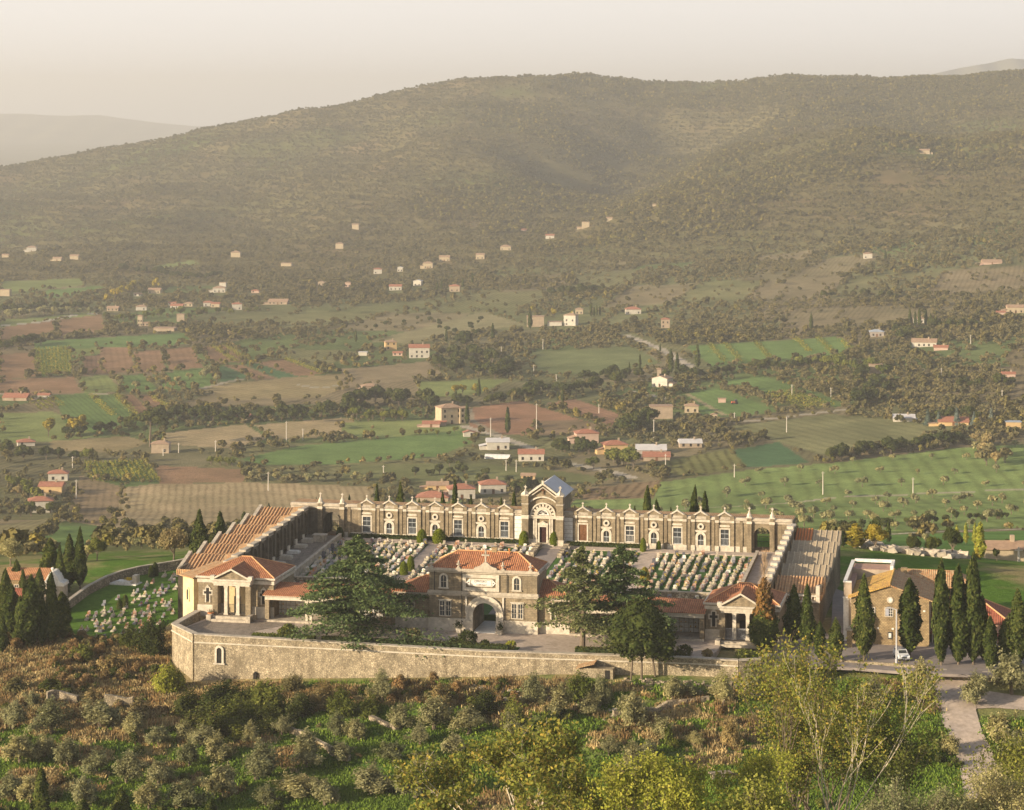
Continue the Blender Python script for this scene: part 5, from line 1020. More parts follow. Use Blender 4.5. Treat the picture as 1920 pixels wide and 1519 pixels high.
# browning cypress before the right pavilion
t = T(1433, -4); r = lthing('dying_cypress', 'cypress with dark green skirt, brown middle and bare dead tip before the right pavilion', 'cypress', t, -4, 0)
newobj('green_skirt', spindle(8.2, 2.0, 3600, .3, .06, .15, lambda s: np.minimum(1, (s/.2+.1)**.6)*(1-s**2.2)**.7+.03, seed=31), CYP, r)
m = spindle(11, 1.6, 1600, .3, .38, .2, core=False, seed=33); newobj('brown_foliage', m, CYPB, r)
b = MB(); rr_ = random.Random(4); b.tube((0, 0, -.3), (.1, 0, 7), .22, .13); b.tube((.1, 0, 7), (.05, 0, 15), .13, .03)
for i in range(230):
    z = rr_.uniform(7, 14.2); a = rr_.uniform(0, 6.28); q = (15.5-z)*.14+.15; b.tube((q*.15*math.cos(a), q*.15*math.sin(a), z), (q*math.cos(a), q*math.sin(a), z+rr_.uniform(.8, 1.6)), .022, .012, 3)
b.build('bare_twigs', m_plain('dead_twigs', (.42, .30, .19), .2), r)
# behind the rear range
for k, (px_, pt, wp_, knd, lb) in enumerate([(707,907,11,'cypress','slim cypress behind the first chapels from the left'), (751,905,15,'cypress','tall cypress behind the second chapel gable from the left'), (830,923,11,'cypress','small cypress behind the left chapels beside a red roof'), (853,900,14,'cypress','tallest cypress behind the left chapels'), (883,931,11,'cypress','short cypress right of the tallest one behind the left chapels'), (940,934,11,'cypress','small cypress next to the bushy one left of the central chapel'), (964,923,24,'fir','bushy dark conifer left of the central chapel'), (1214,912,17,'cypress','cypress behind the right chapels beside a lower one'), (1231,938,15,'cypress','lower cypress right of the first one behind the right chapels'), (1296,911,14,'cypress','leaning slim cypress behind the right chapels'), (1322,922,15,'cypress','second slim cypress behind the right chapels'), (655,930,20,'fir','dark conifer tip behind the left corner loggia'), (786,936,22,'fir','low dark conifer behind the left chapels'), (1190,950,20,'fir','low conifer tip behind the right chapels'), (1258,952,8,'cypress','tiny cypress tip behind the right chapels')]):
    Y = 462.0; x = (px_-CX)/F*Y; zb = -2; zt = CAMZ-(pt-HY)*Y/F; h = zt-zb; wd = wp_*Y/F
    put(knd, k % 3, 'cypress' if knd == 'cypress' else 'conifer', lb, 'cypress' if knd == 'cypress' else 'conifer', (x, Y, zb), h/10, wd*1.25/(2.7 if knd == 'cypress' else 5.2), tilt=(0, .06) if px_ == 1296 else None)
# topiary bushes
for px_, py_, hp_, wp_, lb, mt in [(791,1017,25,19,'clipped bush left of the path end by the left chapels',TOP), (823,1018,27,24,'clipped bush right of the path end by the left chapels',TOP), (982,1022,27,18,'clipped bush left of the central chapel steps',TOP), (1039,1023,26,18,'clipped bush right of the central chapel steps',TOP), (1206,1034,26,12,'narrow clipped bush left of the right path steps',TOP), (1235,1029,17,10,'small clipped bush right of the right path steps',TOP), (1209,1094,31,19,'clipped bush with yellow top in the middle of the right garden',YEL), (757,1077,25,16,'left one of two clipped bushes behind the left gate wing',TOP), (770,1070,28,15,'right one of two clipped bushes behind the left gate wing',TOP), (637,1006,20,14,'dark clipped bush beside the left corner loggia',CYP)]:
    d = 30.; 
    for _ in range(8):
        t = T(px_, d); z = zfl(d)+.05; Y = (CAMZ-z)*F/(py_-HY); d = min(54.5, max(5, (Y-Y0+t*S_)/C_))
    x, y = L2W(T(px_, d), d); s = F/y; put('topiary', 0, 'topiary', lb, 'topiary', (x, y, zfl(d)), hp_/s/2.4, wp_/s/1.55, mat=mt)
# cedars
def cedar(name, label, px_, d, z, H, wl_, wr_, mat, n, seed, dens=1., lowz=.8, asym=0, droop=.2):
    t = T(px_, d); x, y = L2W(t, d); r = thing(name, label, 'cedar', (x, y, z), 0); rs = np.random.RandomState(seed); b = MB()
    b.tube((0, 0, -.5), (.2, 0, H*.5), .45, .3, 9); b.tube((.2, 0, H*.5), (.0, 0, H*.97), .3, .05, 7)
    PP = []; NN = []; nb = int(56*dens)
    for i in range(nb):
        s = (i+.5)/nb; zb_ = lowz+(H-lowz-.3)*s; a = rs.uniform(0, 2*np.pi); ca, sa = math.cos(a), math.sin(a); L = (wr_ if ca > 0 else wl_)*(1-s**1.25)*rs.uniform(.62, 1.1)+.5; L = L*(abs(ca)+.72*abs(sa)) if abs(ca) < .9 else L
        rise = rs.uniform(.02, .22); q = 6; pv = Vector((.1, 0, zb_))
        for j in range(q):
            f = (j+1)/q; p = Vector((ca*L*f, sa*L*f, zb_+L*(rise*f-droop*f*f)+rs.normal(0, .06))); b.tube(pv, p, .12*(1-f*.8)*(1.2-s), .12*(1-(f+.1)*.8)*(1.2-s), 4); pv = p
            wd = (.35+.5*math.sin(f*2.8))*L*.30+.25; m = int(n/nb/q*(.35+f))
            u = rs.normal(0, 1, (m, 2))*wd*.55; hz_ = -.06*np.abs(u[:, 1])+rs.normal(0, .10, m)
            PP.append(np.stack([p.x+u[:, 0]*ca*.8-u[:, 1]*sa, p.y+u[:, 0]*sa*.8+u[:, 1]*ca, p.z+hz_+.08], -1)); NN.append(np.tile([0, 0, 1.], (m, 1)))
    newobj('needles', leafcloud(np.concatenate(PP), .27, np.concatenate(NN), 2.2), mat, r); b.build('trunk', BARK, r); return r
cedar('cedar', 'wide dark spreading cedar in front of the left colonnade', 667, -8.5, .2, 15.6, 10.6, 12.6, CED, 40000, 5, 1.4, .7)
cedar('cedar', 'light green airy cedar with bare lower trunk right of the gatehouse', 1092, -9, .1, 15.4, 7.6, 6.5, m_leaf('light_cedar_needles', (.11, .135, .06), (.17, .19, .085), (.22, .23, .10), .2, .1), 13000, 9, .95, 2.6)
cedar('cedar', 'dark narrow cedar with pointed top behind the big dark cypress', 1168, -6.5, .1, 15.6, 6.6, 8.2, CED, 19000, 12, 1.15, 1.5)
# big double trunked cypress below the wall
x, y, z = Wp(1203, 1276, 340); s = F/y; r = thing('dark_conifer', 'big dense dark conifer with bare stems standing below the retaining wall', 'conifer', (x, y, z), .4); H = 160/s
c, cs = lumpcrown(H*1.08, 4.5, .5, 21000, .27, 64, 77, 1.25, .85, .95); q = [v.co for v in c.vertices]
for v in c.vertices: f = max(0, (v.co.z-1.5)/H); k = 1.36-.72*f**1.6; v.co.x *= k; v.co.y *= k
newobj('crown', c, DGRN, r); b = MB()
for k, (dx, dy) in enumerate(((0, 0), (2.6, .6), (-1.6, .4))): b.tube((dx, dy, -.6), (dx*.8, dy, 3.2), .2-.03*k, .14, 7); b.tube((dx*.8, dy, 3.2), (dx*.3, 0, H*.7), .14, .04, 5)
b.build('trunk', BARK, r)
# left group round the small chapel
for px_, pb, pt, wp_, lb, i, k in [(150,1108,990,21,'tallest dark cypress of the left group beside the round green tree',0,'cypress'), (130,1106,1003,27,'cypress touching the tallest one on its left',1,'cypress'), (94,1108,1012,34,'broad dark conifer left of the tall pair',0,'cypress'), (112,1118,1024,34,'dark conifer between the broad one and the tall pair',1,'fir'), (31,1115,1050,19,'slim cypress in front of the red chapel roof',2,'cypress'), (43,1120,1068,14,'small slim cypress before the red chapel roof',1,'cypress'), (10,1180,1068,26,'dark cypress with brown edge at the left border',0,'cypress'), (58,1218,1082,42,'broad cypress with rusty patches on the left',2,'cypress'), (79,1216,1112,19,'narrow cypress right of the rusty one',1,'cypress'), (96,1212,1074,27,'tall middle cypress of the left front group beside the domed shrine',0,'cypress'), (116,1204,1112,36,'rightmost cypress of the left front group beside the graves',1,'cypress'), (74,1130,1066,20,'slim dark cypress between the small chapel and the domed shrine',0,'cypress'), (22,1200,1098,30,'dark cypress in front of the small chapel at the far left',1,'cypress'), (38,1216,1120,26,'dark cypress left of the broad rusty one',2,'cypress'), (4,1230,1148,18,'dark conifer cut by the left border lower down',2,'cypress')]:
    tree_px(k, i, 'cypress' if k == 'cypress' else 'conifer', lb, 'cypress' if k == 'cypress' else 'conifer', px_, pb, pt, wp_, 10, 2.7 if k == 'cypress' else 5.2, ymin=380)
tree_px('broad', 1, 'round_tree', 'round mid green tree right of the tall left cypresses', 'tree', 181, 1052, 1004, 42, 8, 7.6, ymin=455)
for px_, pb, pt, wp_, k, i, mt, nm, lb in [(325,1064,988,50,'broad',0,BRN,'pine','thin brownish pine above the left graveyard wall'), (374,1062,970,44,'fir',0,None,'conifer','dense dark fir behind the left wing, nearest the wall'), (413,1040,960,44,'fir',2,None,'conifer','dark conifer behind the second stepped roof'), (400,1050,1000,40,'broad',2,DGRN,'tree','dark bushy tree between the two firs'), (458,1010,960,36,'fir',1,None,'conifer','dark conifer tip behind the top stepped roofs'), (504,980,944,18,'fir',2,None,'conifer','small dark fir tip above the highest stepped roof'), (593,975,932,8,'fir',0,None,'conifer','tiny fir tip left of the first pinnacle'), (20,1085,1030,60,'broad',3,OLV,'tree','grey green tree above the small chapel at the left edge'), (1580,1060,1030,18,'cypress',1,None,'cypress','dark cypress behind the right wing'), (1600,1068,1038,36,'broad',1,DGRN,'tree','dark round tree behind the right wing'), (1604,1058,1012,34,'poplar',0,YEL,'tree','yellow tree behind the right wing'), (1640,1072,1020,50,'broad',2,YEL,'tree','yellowish leafy tree behind the church roof'), (1712,1040,1000,30,'broad',0,DGRN,'tree','dark round tree beside the tumbled stones'), (1745,1055,1018,26,'broad',3,GRN,'tree','green tree right of the tumbled stones'), (1785,1070,1008,44,'broad',1,DGRN,'tree','dark tree mass between cypress tops right of the church'), (1838,1075,1005,20,'poplar',1,LIME,'tree','slim yellow green tree behind the tallest right cypress'), (1794,1020,985,10,'poplar',0,LIME,'poplar','left one of three small poplars on the right slope'), (1811,1020,981,9,'poplar',1,LIME,'poplar','middle one of three small poplars on the right slope'), (1828,1022,981,11,'poplar',0,LIME,'poplar','right one of three small poplars on the right slope'), (1834,1058,1018,12,'poplar',1,YEL,'tree','small yellowish conical tree with orange foot'), (1869,1068,1042,17,'green',1,DGRN,'tree','small round dark tree alone on the right lawn'), (1888,1028,1008,17,'green',0,DGRN,'tree','small round tree higher on the right lawn'), (1836,1056,1036,18,'brown',0,BRN,'tree','reddish small tree on the right lawn'), (1755,1035,1002,22,'green',2,GRN,'tree','bright green bush on the right slope'), (1735,1020,995,22,'brown',1,OLV,'tree','pale tree before the slim tree row')]:
    s_ = {'broad': (8, 7.6), 'fir': (10, 5.2), 'cypress': (10, 2.7), 'poplar': (12, 3), 'green': (8, 7.2), 'brown': (6, 5.6)}[k]
    tree_px(k, i, nm, lb, nm if nm != 'round_tree' else 'tree', px_, pb, pt, wp_, *s_, mat=mt, ymin=462)
# tree beside the corner of the retaining wall and ivy
for px_, pb, pt, wp_, mt, lb in [(283,1232,1150,74,DGRN,'dark green tree leaning at the corner of the retaining wall'), (243,1215,1172,50,CYP,'low dark pine shrub beside the lower graves'), (320,1300,1228,80,LIME,'ivy covered bush against the left foot of the retaining wall'), (335,1292,1245,44,IVY,'bright ivy mound at the wall corner')]: tree_px('thicket', 1+(px_ % 3), 'tree' if mt in (DGRN, CYP) else 'bush', lb, 'tree' if mt in (DGRN, CYP) else 'bush', px_, pb, pt, wp_, 2.55, 3.6, mat=mt, ymin=330)
# ---------------------------------------------------------------- foreground olives
OL = [(80,1425,60,55),(100,1425,0,0),(28,1370,55,60),(95,1378,75,62),(190,1365,85,60),(245,1380,60,48),(40,1435,70,60),(127,1440,62,50),(178,1452,66,52),(240,1470,72,66),(296,1476,58,52),(355,1440,55,46),(408,1432,66,62),(485,1465,86,76),(420,1500,70,70),(575,1440,80,62),(350,1390,50,44),(380,1400,64,44),(300,1400,50,40),(470,1398,46,40),(610,1510,70,56),(670,1390,48,46),(737,1432,56,42),(786,1400,44,40),(800,1450,50,46),(850,1418,54,46),(640,1430,54,40),(715,1320,52,60),(752,1368,50,56),(815,1370,76,66),(875,1380,66,54),(1050,1346,60,54),(1105,1340,50,46),(1190,1368,76,78),(1265,1318,44,54),(1355,1325,54,62),(1293,1310,46,38),(1420,1300,60,60),(1245,1390,52,46),(1185,1460,60,64),(1215,1430,50,50),(1143,1420,40,40),(1020,1395,36,34),(960,1380,44,46),(60,1330,40,40),(555,1340,26,44),(530,1380,34,40),(632,1385,46,46),(700,1490,90,64),(775,1500,80,72),(560,1500,76,50),(500,1515,50,40),(350,1515,80,60),(160,1515,70,66),(60,1510,56,60),(280,1520,70,50),(1000,1450,50,40),(1300,1400,40,30),(20,1505,60,56)]
GR = 'olive trees on the terraces below the wall'
for k, (px_, pb, wp_, hp_) in enumerate(OL):
    if wp_ == 0: continue
    where = 'left' if px_ < 330 else 'left centre' if px_ < 660 else 'centre' if px_ < 1000 else 'right centre' if px_ < 1400 else 'right'
    row = 'just below the retaining wall' if pb < 1350 else 'on the middle terraces' if pb < 1440 else 'along the bottom edge'
    tree_px('olive', k % 4, 'olive_tree', 'grey green olive tree %s, %s part of the photo' % (row, where), 'olive tree', px_, pb, pb-hp_*1.08, wp_*1.28, 4.3, 5.0, group=GR+', %s, %s' % (row, where), ymin=300)
for px_, pb, wp_, hp_, lb in [(1725,1325,62,92,'tall two crowned olive left of the driveway mouth'), (1828,1322,56,72,'round olive on the grass island beside the driveway'), (1898,1305,60,84,'olive at the right edge under the road wall'), (1690,1440,60,60,'pale olive on the grass strip left of the driveway'), (1782,1418,44,44,'small leaning olive at the left verge of the driveway'), (1880,1400,66,76,'olive right of the driveway bend'), (1905,1450,80,80,'olive at the right edge below the driveway bend'), (1640,1330,60,66,'olive partly hidden by the tall yellowing tree')]: tree_px('olive', px_ % 4, 'olive_tree', lb, 'olive tree', px_, pb, pb-hp_*1.1, wp_*1.4, 4.3, 5.0, ymin=300)
for px_, pb, pt, wp_, k, mt, lb in [(440,1365,1305,110,'broad',GRN,'olive green bramble thicket on the left centre bank'), (510,1375,1320,90,'broad',DGRN,'dark bramble thicket above the middle olives'), (560,1345,1295,80,'broad',DGRN,'dark green thicket left of the brown one below the wall'), (345,1345,1290,80,'broad',DGRN,'dark thicket below the bright ivy mound'), (470,1330,1290,80,'broad',GRN,'yellow green creeper mound below the wall window'), (640,1345,1290,70,'broad',GRN,'green thicket below the wall, left of the pale branched bush'), (905,1345,1290,70,'broad',DGRN,'dark thicket between the white stones'), (1090,1315,1262,66,'broad',GRN,'fig like leafy green bush at the foot of the wall beside the shed'), (965,1375,1300,66,'broad',GRN,'big leaved green bush in the centre below the wall'), (690,1345,1300,60,'broad',GRN,'green bush with pale branches below the wall'), (1255,1400,1350,40,'bush',GRN,'green bush at right centre of the slope'), (1370,1400,1345,50,'broad',BRN,'brown bushy tree left of the tall yellowing tree'), (415,1330,1280,110,'broad',DGRN,'dark green bramble mass below the wall window'), (500,1340,1268,90,'broad',GRN,'dark green thicket right of the wall window'), (385,1385,1320,100,'broad',DGRN,'dark thicket in the left centre of the slope'), (545,1300,1262,60,'broad',BRN,'russet thicket below the wall'), (600,1325,1275,80,'broad',BRN,'brown thicket under the middle of the wall'), (830,1330,1275,60,'broad',BRN,'brown green thicket under the centre of the wall'), (1000,1320,1262,60,'broad',OLV,'tall grey bush against the wall right of centre'), (1130,1320,1262,50,'broad',OLV,'grey bush right of the fig bush'), (150,1240,1200,80,'bush',GRN,'green bush below the left cypresses'), (210,1260,1218,60,'bush',BRN,'brown bush on the left bank'), (100,1300,1262,70,'bush',DGRN,'dark bush on the left bank'), (30,1300,1260,60,'bush',BRN,'brown bush at the left edge of the bank'), (260,1345,1300,70,'bush',BRN,'russet bush on the left bank near the old wall'), (170,1320,1285,60,'bush',BRN,'tan bush above the old field wall'), (450,1390,1350,70,'bush',GRN,'green bush between olives'), (340,1340,1300,60,'bush',BRN,'red brown bush below the ivy'), (1500,1290,1235,60,'broad',GRN,'green bush behind the tall yellowing tree')]:
    s_ = (2.55, 3.6); k = 'thicket' if k == 'broad' else 'bush'; tree_px(k, (px_ % 3), 'bush', lb, 'bush', px_, pb, pt, wp_, *s_, mat=mt, ymin=300)
for px_, pt, Y in ((77,1440,300), (227,1478,297), (395,1500,293), (155,1500,294)):
    x = (px_-CX)/F*Y; zt = CAMZ-(pt-HY)*Y/F; zb = float(ground(np.array([x]), np.array([Y*1.]))[0]); put('cypress', px_ % 3, 'cypress', 'dark cypress tip poking up at the bottom edge, %s' % {77:'tallest and leftmost', 227:'beside the left olives', 395:'smallest, left of centre', 155:'very low between the two left tips'}[px_], 'cypress', (x, Y, zb), (zt-zb)/10, .9)
# ---------------------------------------------------------------- near branching trees
def branchtree(name, label, cat, loc, H, seed, mat, lmat, nleaf, lsz, spread=.5, levels=5, r0=.2, leafstart=2, nstem=4, spray=.5, fork=(2, 3), up=.25, stemlen=.34):
    rs = random.Random(seed); b = MB(); tips = []; r = thing(name, label, cat, loc, 0)
    def grow(p, d, L, rad, lv):
        n = 3; q = p
        for i in range(n):
            d = (d+Vector((rs.gauss(0, .10), rs.gauss(0, .10), rs.gauss(0, .05)+up*.12))).normalized(); e = q+d*L/n; b.tube(q, e, rad*(1-.25*i/n), rad*(1-.25*(i+1)/n), 6 if rad > .05 else 4); q = e
            if lv >= leafstart: tips.append((q.copy(), lv))
        if lv < levels:
            for k in range(rs.randint(*fork)):
                a = rs.uniform(0, 6.28); s_ = Vector((math.cos(a), math.sin(a), rs.uniform(-.15, .55))); grow(q, (d+s_*spread*rs.uniform(.6, 1.3)).normalized(), L*rs.uniform(.62, .86), rad*.62, lv+1)
    for k in range(nstem):
        a = 6.28*k/nstem+rs.uniform(-.4, .4); grow(Vector((.12*math.cos(a), .12*math.sin(a), -.5)), Vector((spread*.45*math.cos(a), spread*.45*math.sin(a), 1)).normalized(), H*stemlen, r0*rs.uniform(.7, 1.1), 0)
    b.build('branches', mat, r)
    n2 = np.random.RandomState(seed); tp = np.array([t_[0] for t_ in tips]); k = n2.randint(0, len(tp), nleaf); P = tp[k]+n2.normal(0, spray, (nleaf, 3)); newobj('leaves', leafcloud(P, lsz, None, 1.7), lmat, r); return r
def neartree(px_, pt, Y, **k):
    x = (px_-CX)/F*Y; zb = float(ground(np.array([x]), np.array([Y*1.]))[0]); H = CAMZ-(pt-HY)*Y/F-zb; return (x, Y, zb), H
# ================================================================ church, road side and small buildings
cd = 3.6; c0, c1 = T(1596, cd), T(1742, cd); cw = c1-c0
r = lthing('church', 'brown stone church with yellow lichened gable roof and small round window', 'church', c0, cd, 0); ap, ev = 9.05, 7.1; D = 12.5
b = MB(); b.prism([(0, -1), (cw, -1), (cw, ev), (cw/2, ap), (0, ev)], 0, D); b.build('wall', CHST, r)
b = MB(); b.prism([(-.5, ev-.2), (cw/2, ap+.02), (cw/2, ap+.2), (-.5, ev)], -.4, D+.3); b.build('roof_slope', TILEY, r)
b = MB(); b.prism([(cw+.5, ev), (cw/2, ap+.2), (cw/2, ap+.02), (cw+.5, ev-.2)], -.4, D+.3); b.build('roof_slope', TILEO, r, label='brown right hand slope of the roof')
b = MB(); b.tube((cw/2, -.4, ap+.2), (cw/2, D+.3, ap+.2), .16, .16, 6); b.build('ridge_tiles', TILEY, r)
xw = T(1669, cd)-c0; b = MB(); b.ring(xw, 6.9, -.1, -.003, .3, .5, 0, 2*math.pi, 14); fo = b.build('round_window', MARB, r); b = MB(); b.ring(xw, 6.9, -.05, -.003, 0.001, .3, 0, 2*math.pi, 14); b.build('pane', WHITE, fo)
b = MB(); b.frame(xw-.7, xw+.35, 4.45, 5.6, .14, -.1, -.003); fo = b.build('window', MARB, r); b = MB(); b.box(xw-.7, xw+.35, -.03, -.003, 4.45, 5.6); b.build('pane', GLASS, fo); b = MB(); b.box(xw-.68, xw-.2, -.1, -.032, 4.5, 5.55); b.build('shutter', m_plain('grey_shutter', (.35, .36, .42)), fo); b = MB(); b.box(xw+.05, xw+.1, -.08, -.033, 4.45, 5.6); b.box(xw-.2, xw+.35, -.079, -.033, 4.85, 4.9); b.box(xw-.2, xw+.35, -.079, -.033, 5.2, 5.25); b.build('glazing_bar', WHITE, fo)
xl = T(1636, cd)-c0; rect_window(r, xl, 4.5, .6, 1.1, -.003, bars=2, rows=3, w_=.12, barmat=WHITE)
b = MB(); b.box(-.02, cw+.02, -.06, -.002, 3.9, 4.02); b.build('string_course', CHST, r)
b = MB(); b.box(xw-.35, xw+.3, -.1, -.003, .95, 2.05); fo = b.build('notice_board', IRON, r); b = MB(); b.box(xw-.22, xw+.17, -.115, -.101, 1.15, 1.85); b.build('notice', WHITE, fo)
for x in (T(1646, cd)-c0, T(1674, cd)-c0, T(1733, cd)-c0): b = MB(); b.box(x-.16, x+.16, -.07, -.003, 2.4 if x < cw*.8 else 5.3, 2.65 if x < cw*.8 else 5.55); b.build('wall_plaque', WHITE, r)  # small white plaques on the facade, no light source
b = MB(); b.box(T(1626, cd)-c0-.6, T(1626, cd)-c0+.6, -.05, -.003, 0, 2.5); b.build('door', m_plain('brown_door', (.1, .05, .03)), r)
a0 = T(1582, 5.2)
r = lthing('church_annex', 'flat roofed annex with white parapet and pink brick terrace behind the church', 'building', a0, 5.2, 0); w_ = c0-a0-.05
b = MB(); b.box(0, w_, 0, .4, -1, 9.0); b.box(0, .4, .4, 14, -1, 9.0); b.box(.4, w_+5.5, 12.9, 18, -1, 8.7); b.box(.4, w_, .4, 12.9, -1, 8.0); b.build('wall', m_plain('faded_render', (.42, .34, .26), .2, 1, dirt=(.3, .24, .18)), r)
b = MB(); b.box(-.05, .75, -.09, -.003, -.5, 6.6); b.build('corner_strip', WHITE, r); b = MB(); b.box(-.1, w_, -.12, .45, 9.0, 9.2); b.box(-.1, .45, .45, 18.2, 9.0, 9.2); b.box(.45, w_+5.6, 17.6, 18.2, 9.0, 9.45); b.box(w_+5.1, w_+5.6, 13, 17.6, 8.7, 9.4); b.box(-.15, w_, -.15, -.003, 6.6, 6.8); b.build('parapet', WHITE, r)
b = MB(); b.box(.45, w_+5.1, 12.95, 17.6, 8.7, 8.75); b.box(.4, w_, .4, 12.9, 8.0, 8.06); b.build('terrace_floor', m_plain('pink_brick_floor', (.36, .22, .17), .25, 2), r)
r = lthing('church_wing', 'long back building with weathered red tiled roof behind the church', 'building', c0+cw*.55, cd+D+.6, -1); b = MB(); b.box(0, 12, 0, 7, 0, 7.6); b.build('wall', CHST, r); b = MB(); hiproof(b, 0, 12, 0, 7, 7.7, 2.0, .3, 0, None); b.build('roof', TILEO, r); b = MB(); b.box(.3, 1.3, 1, 1.9, 8, 10.2); b.build('chimney', CHST, r)
r = lthing('red_roofed_house', 'long low house with dark red hipped roof behind the right cypresses', 'house', T(1746, 9), 9, -1.2); w_ = T(1893, 9)-T(1746, 9)
b = MB(); b.box(0, w_, 0, 9.5, 0, 4.1); b.build('wall', m_plain('pink_render', (.42, .27, .2), .2, 1), r); b = MB(); P, Q = hiproof(b, 0, w_, 0, 9.5, 4.15, 3.1, .4, 0, 5.5); rf = b.build('roof', m_tile('deep_red_tiles', (.33, .10, .06), (.40, .14, .08)), r); b = MB(); ridgecaps(b, [(P, Q), (Q, (w_+.4, -.4, 4.2)), (Q, (w_+.4, 9.9, 4.2))], .13); b.build('ridge_tiles', MC['bright_ridge'], rf)
for i in range(5): rect_window(r, 2+i*2.3, 1.6, .8, 1.2, -.003, w_=.1)
b = MB(); b.box(-.3, w_+.3, -2.4, -.6, 2.6, 2.75); b.build('porch_roof', MC['deep_red_tiles'], r)
for i in range(6): b = MB(); b.box(.2+i*2.4, .35+i*2.4, -2.2, -2.05, 0, 2.6); b.build('porch_post', WHITE, r)
t = T(1593, 1); r = lthing('gate_pier', 'square stone gate pier with cap at the lane mouth left of the church', 'pier', t, 1, 0); b = MB(); b.box(-.4, .4, -.4, .4, -.4, 2.6); b.build('shaft', CHST, r); b = MB(); b.box(-.55, .55, -.55, .55, 2.6, 2.8); b.lathe(0, 0, [(.3, 2.8), (.36, 3.0), (.2, 3.2), (.03, 3.3)], 8); b.build('cap', MARD, r)
# lamp post
x, y = pflat(1681, 1243, .06); r = thing('street_lamp', 'tall pale grey lamp post beside the white car', 'lamp post', (x, y, .06), 0); b = MB(); b.lathe(0, 0, [(.2, 0), (.2, .5), (.14, .6), (.11, 7.4), (.1, 7.9)], 10); b.build('pole', m_plain('galvanised', (.42, .42, .44), .12, 2, .5), r); b = MB(); b.tube((0, 0, 7.8), (-.9, .3, 8.1), .05, .05); b.build('arm', MC['galvanised'], r); b = MB(); b.box(-1.4, -.8, .15, .45, 8.02, 8.16); b.build('lamp_head', MC['galvanised'], r)
# car
x, y = pflat(1696, 1241, .06); car = thing('parked_car', 'small white estate car parked beside the lamp post, seen from the front', 'car', (x, y, .06), math.radians(4)); PW = m_plain('white_car_paint', (.75, .76, .78), .04, 1, .25)
b = MB(); b.prismx([(0, .35), (0, .75), (.15, .88), (1.0, .98), (1.05, .98), (4.0, 1.02), (4.1, .9), (4.1, .35)], -.82, .82); b.prismx([(1.0, .99), (1.7, 1.42), (3.6, 1.45), (4.05, 1.02)], -.70, .70); b.build('body', PW, car)
for nm, bx_ in (('windscreen', [(-.62, 1.05), (.62, 1.05), (.58, 1.40), (-.58, 1.40)]),):
    b = MB(); b.add([(-.62, 1.04, 1.03), (.62, 1.04, 1.03), (.57, 1.60, 1.38), (-.57, 1.60, 1.38)], [(0, 1, 2, 3)]); o_ = b.build(nm, GLASS, car)
for s in (-1, 1):
    b = MB(); b.box(*sorted((s*.70, s*.712)), 1.75, 3.5, 1.06, 1.38); b.build('side_window', GLASS, car); b = MB(); b.box(*sorted((s*.5, s*.76)), -.03, 0, .6, .74); b.build('headlight', m_plain('headlight', (.6, .62, .65), .05, 1, .1), car); b = MB(); b.box(*sorted((s*.82, s*.98)), 1.15, 1.3, 1.0, 1.12); b.build('wing_mirror', IRON, car)
    for yy in (.75, 3.3):
        b = MB(); b.m = Matrix.Translation((s*.74, yy, .31)) @ Matrix.Rotation(math.pi/2, 4, 'Y'); b.lathe(0, 0, [(.2, -.12), (.31, -.1), (.31, .1), (.2, .12)], 14); wh = b.build('wheel', m_plain('tyre', (.02, .02, .02)), car); b = MB(); b.m = Matrix.Translation((s*.86, yy, .31)) @ Matrix.Rotation(math.pi/2, 4, 'Y'); b.lathe(0, 0, [(.19, -.02), (.17, .02)], 10); b.build('rim', MC['galvanised'], wh)
b = MB(); b.box(-.4, .4, -.02, 0, .58, .7); b.build('grille', IRON, car); b = MB(); b.box(-.84, .84, -.08, .1, .32, .5); b.build('bumper', m_plain('grey_plastic', (.12, .12, .13)), car); b = MB(); b.box(-.26, .26, -.095, -.081, .37, .47); b.build('number_plate', WHITE, car)
# world-space walls
def wwall(name, label, pix, h, th, mat, cope=None, ymin=290, sink=1.5, rag=0, group=None, cat='wall'):
    P = [Wp(a, b_, ymin) for a, b_ in pix]; r = thing(name, label, cat, P[0], 0, group); o = Vector(P[0]); b = MB(); c = MB(); Q = []
    for (p, q) in zip(P, P[1:]):
        n = max(2, int((Vector(q)-Vector(p)).length/1.5))
        for i in range(n): f = i/n; X = p[0]+(q[0]-p[0])*f; Y = p[1]+(q[1]-p[1])*f; Q.append(Vector((X, Y, float(ground(np.array([X]), np.array([Y]))[0]))))
    Q.append(Vector(P[-1])); H = [h+(rnd.uniform(-rag, rag) if rag else 0) for _ in Q]
    for k in range(len(Q)-1):
        p, q = Q[k]-o, Q[k+1]-o; v = Vector((q.x-p.x, q.y-p.y, 0)); nn = Vector((-v.y, v.x, 0)).normalized()*th/2
        for B, m, lo, hi in ((b, 1, -sink, 0), (c, 1.3, .002, .14)):
            if B is c and not cope: continue
            z = lambda pt, hh, l: pt.z+(l if B is b and l < 0 else hh+l)
            vs = [(p.x+nn.x*m, p.y+nn.y*m), (q.x+nn.x*m, q.y+nn.y*m), (q.x-nn.x*m, q.y-nn.y*m), (p.x-nn.x*m, p.y-nn.y*m)]; zl = [z(p, H[k], lo), z(q, H[k+1], lo)]; zh = [z(p, H[k], hi), z(q, H[k+1], hi)]
            B.add([(x, y, zl[j]) for (x, y), j in zip(vs, (0, 1, 1, 0))]+[(x, y, zh[j]) for (x, y), j in zip(vs, (0, 1, 1, 0))], [(3, 2, 1, 0), (4, 5, 6, 7), (0, 1, 5, 4), (1, 2, 6, 5), (2, 3, 7, 6), (3, 0, 4, 7)])
    b.build('masonry', mat, r)
    if cope: c.build('coping', cope, r)
    return r
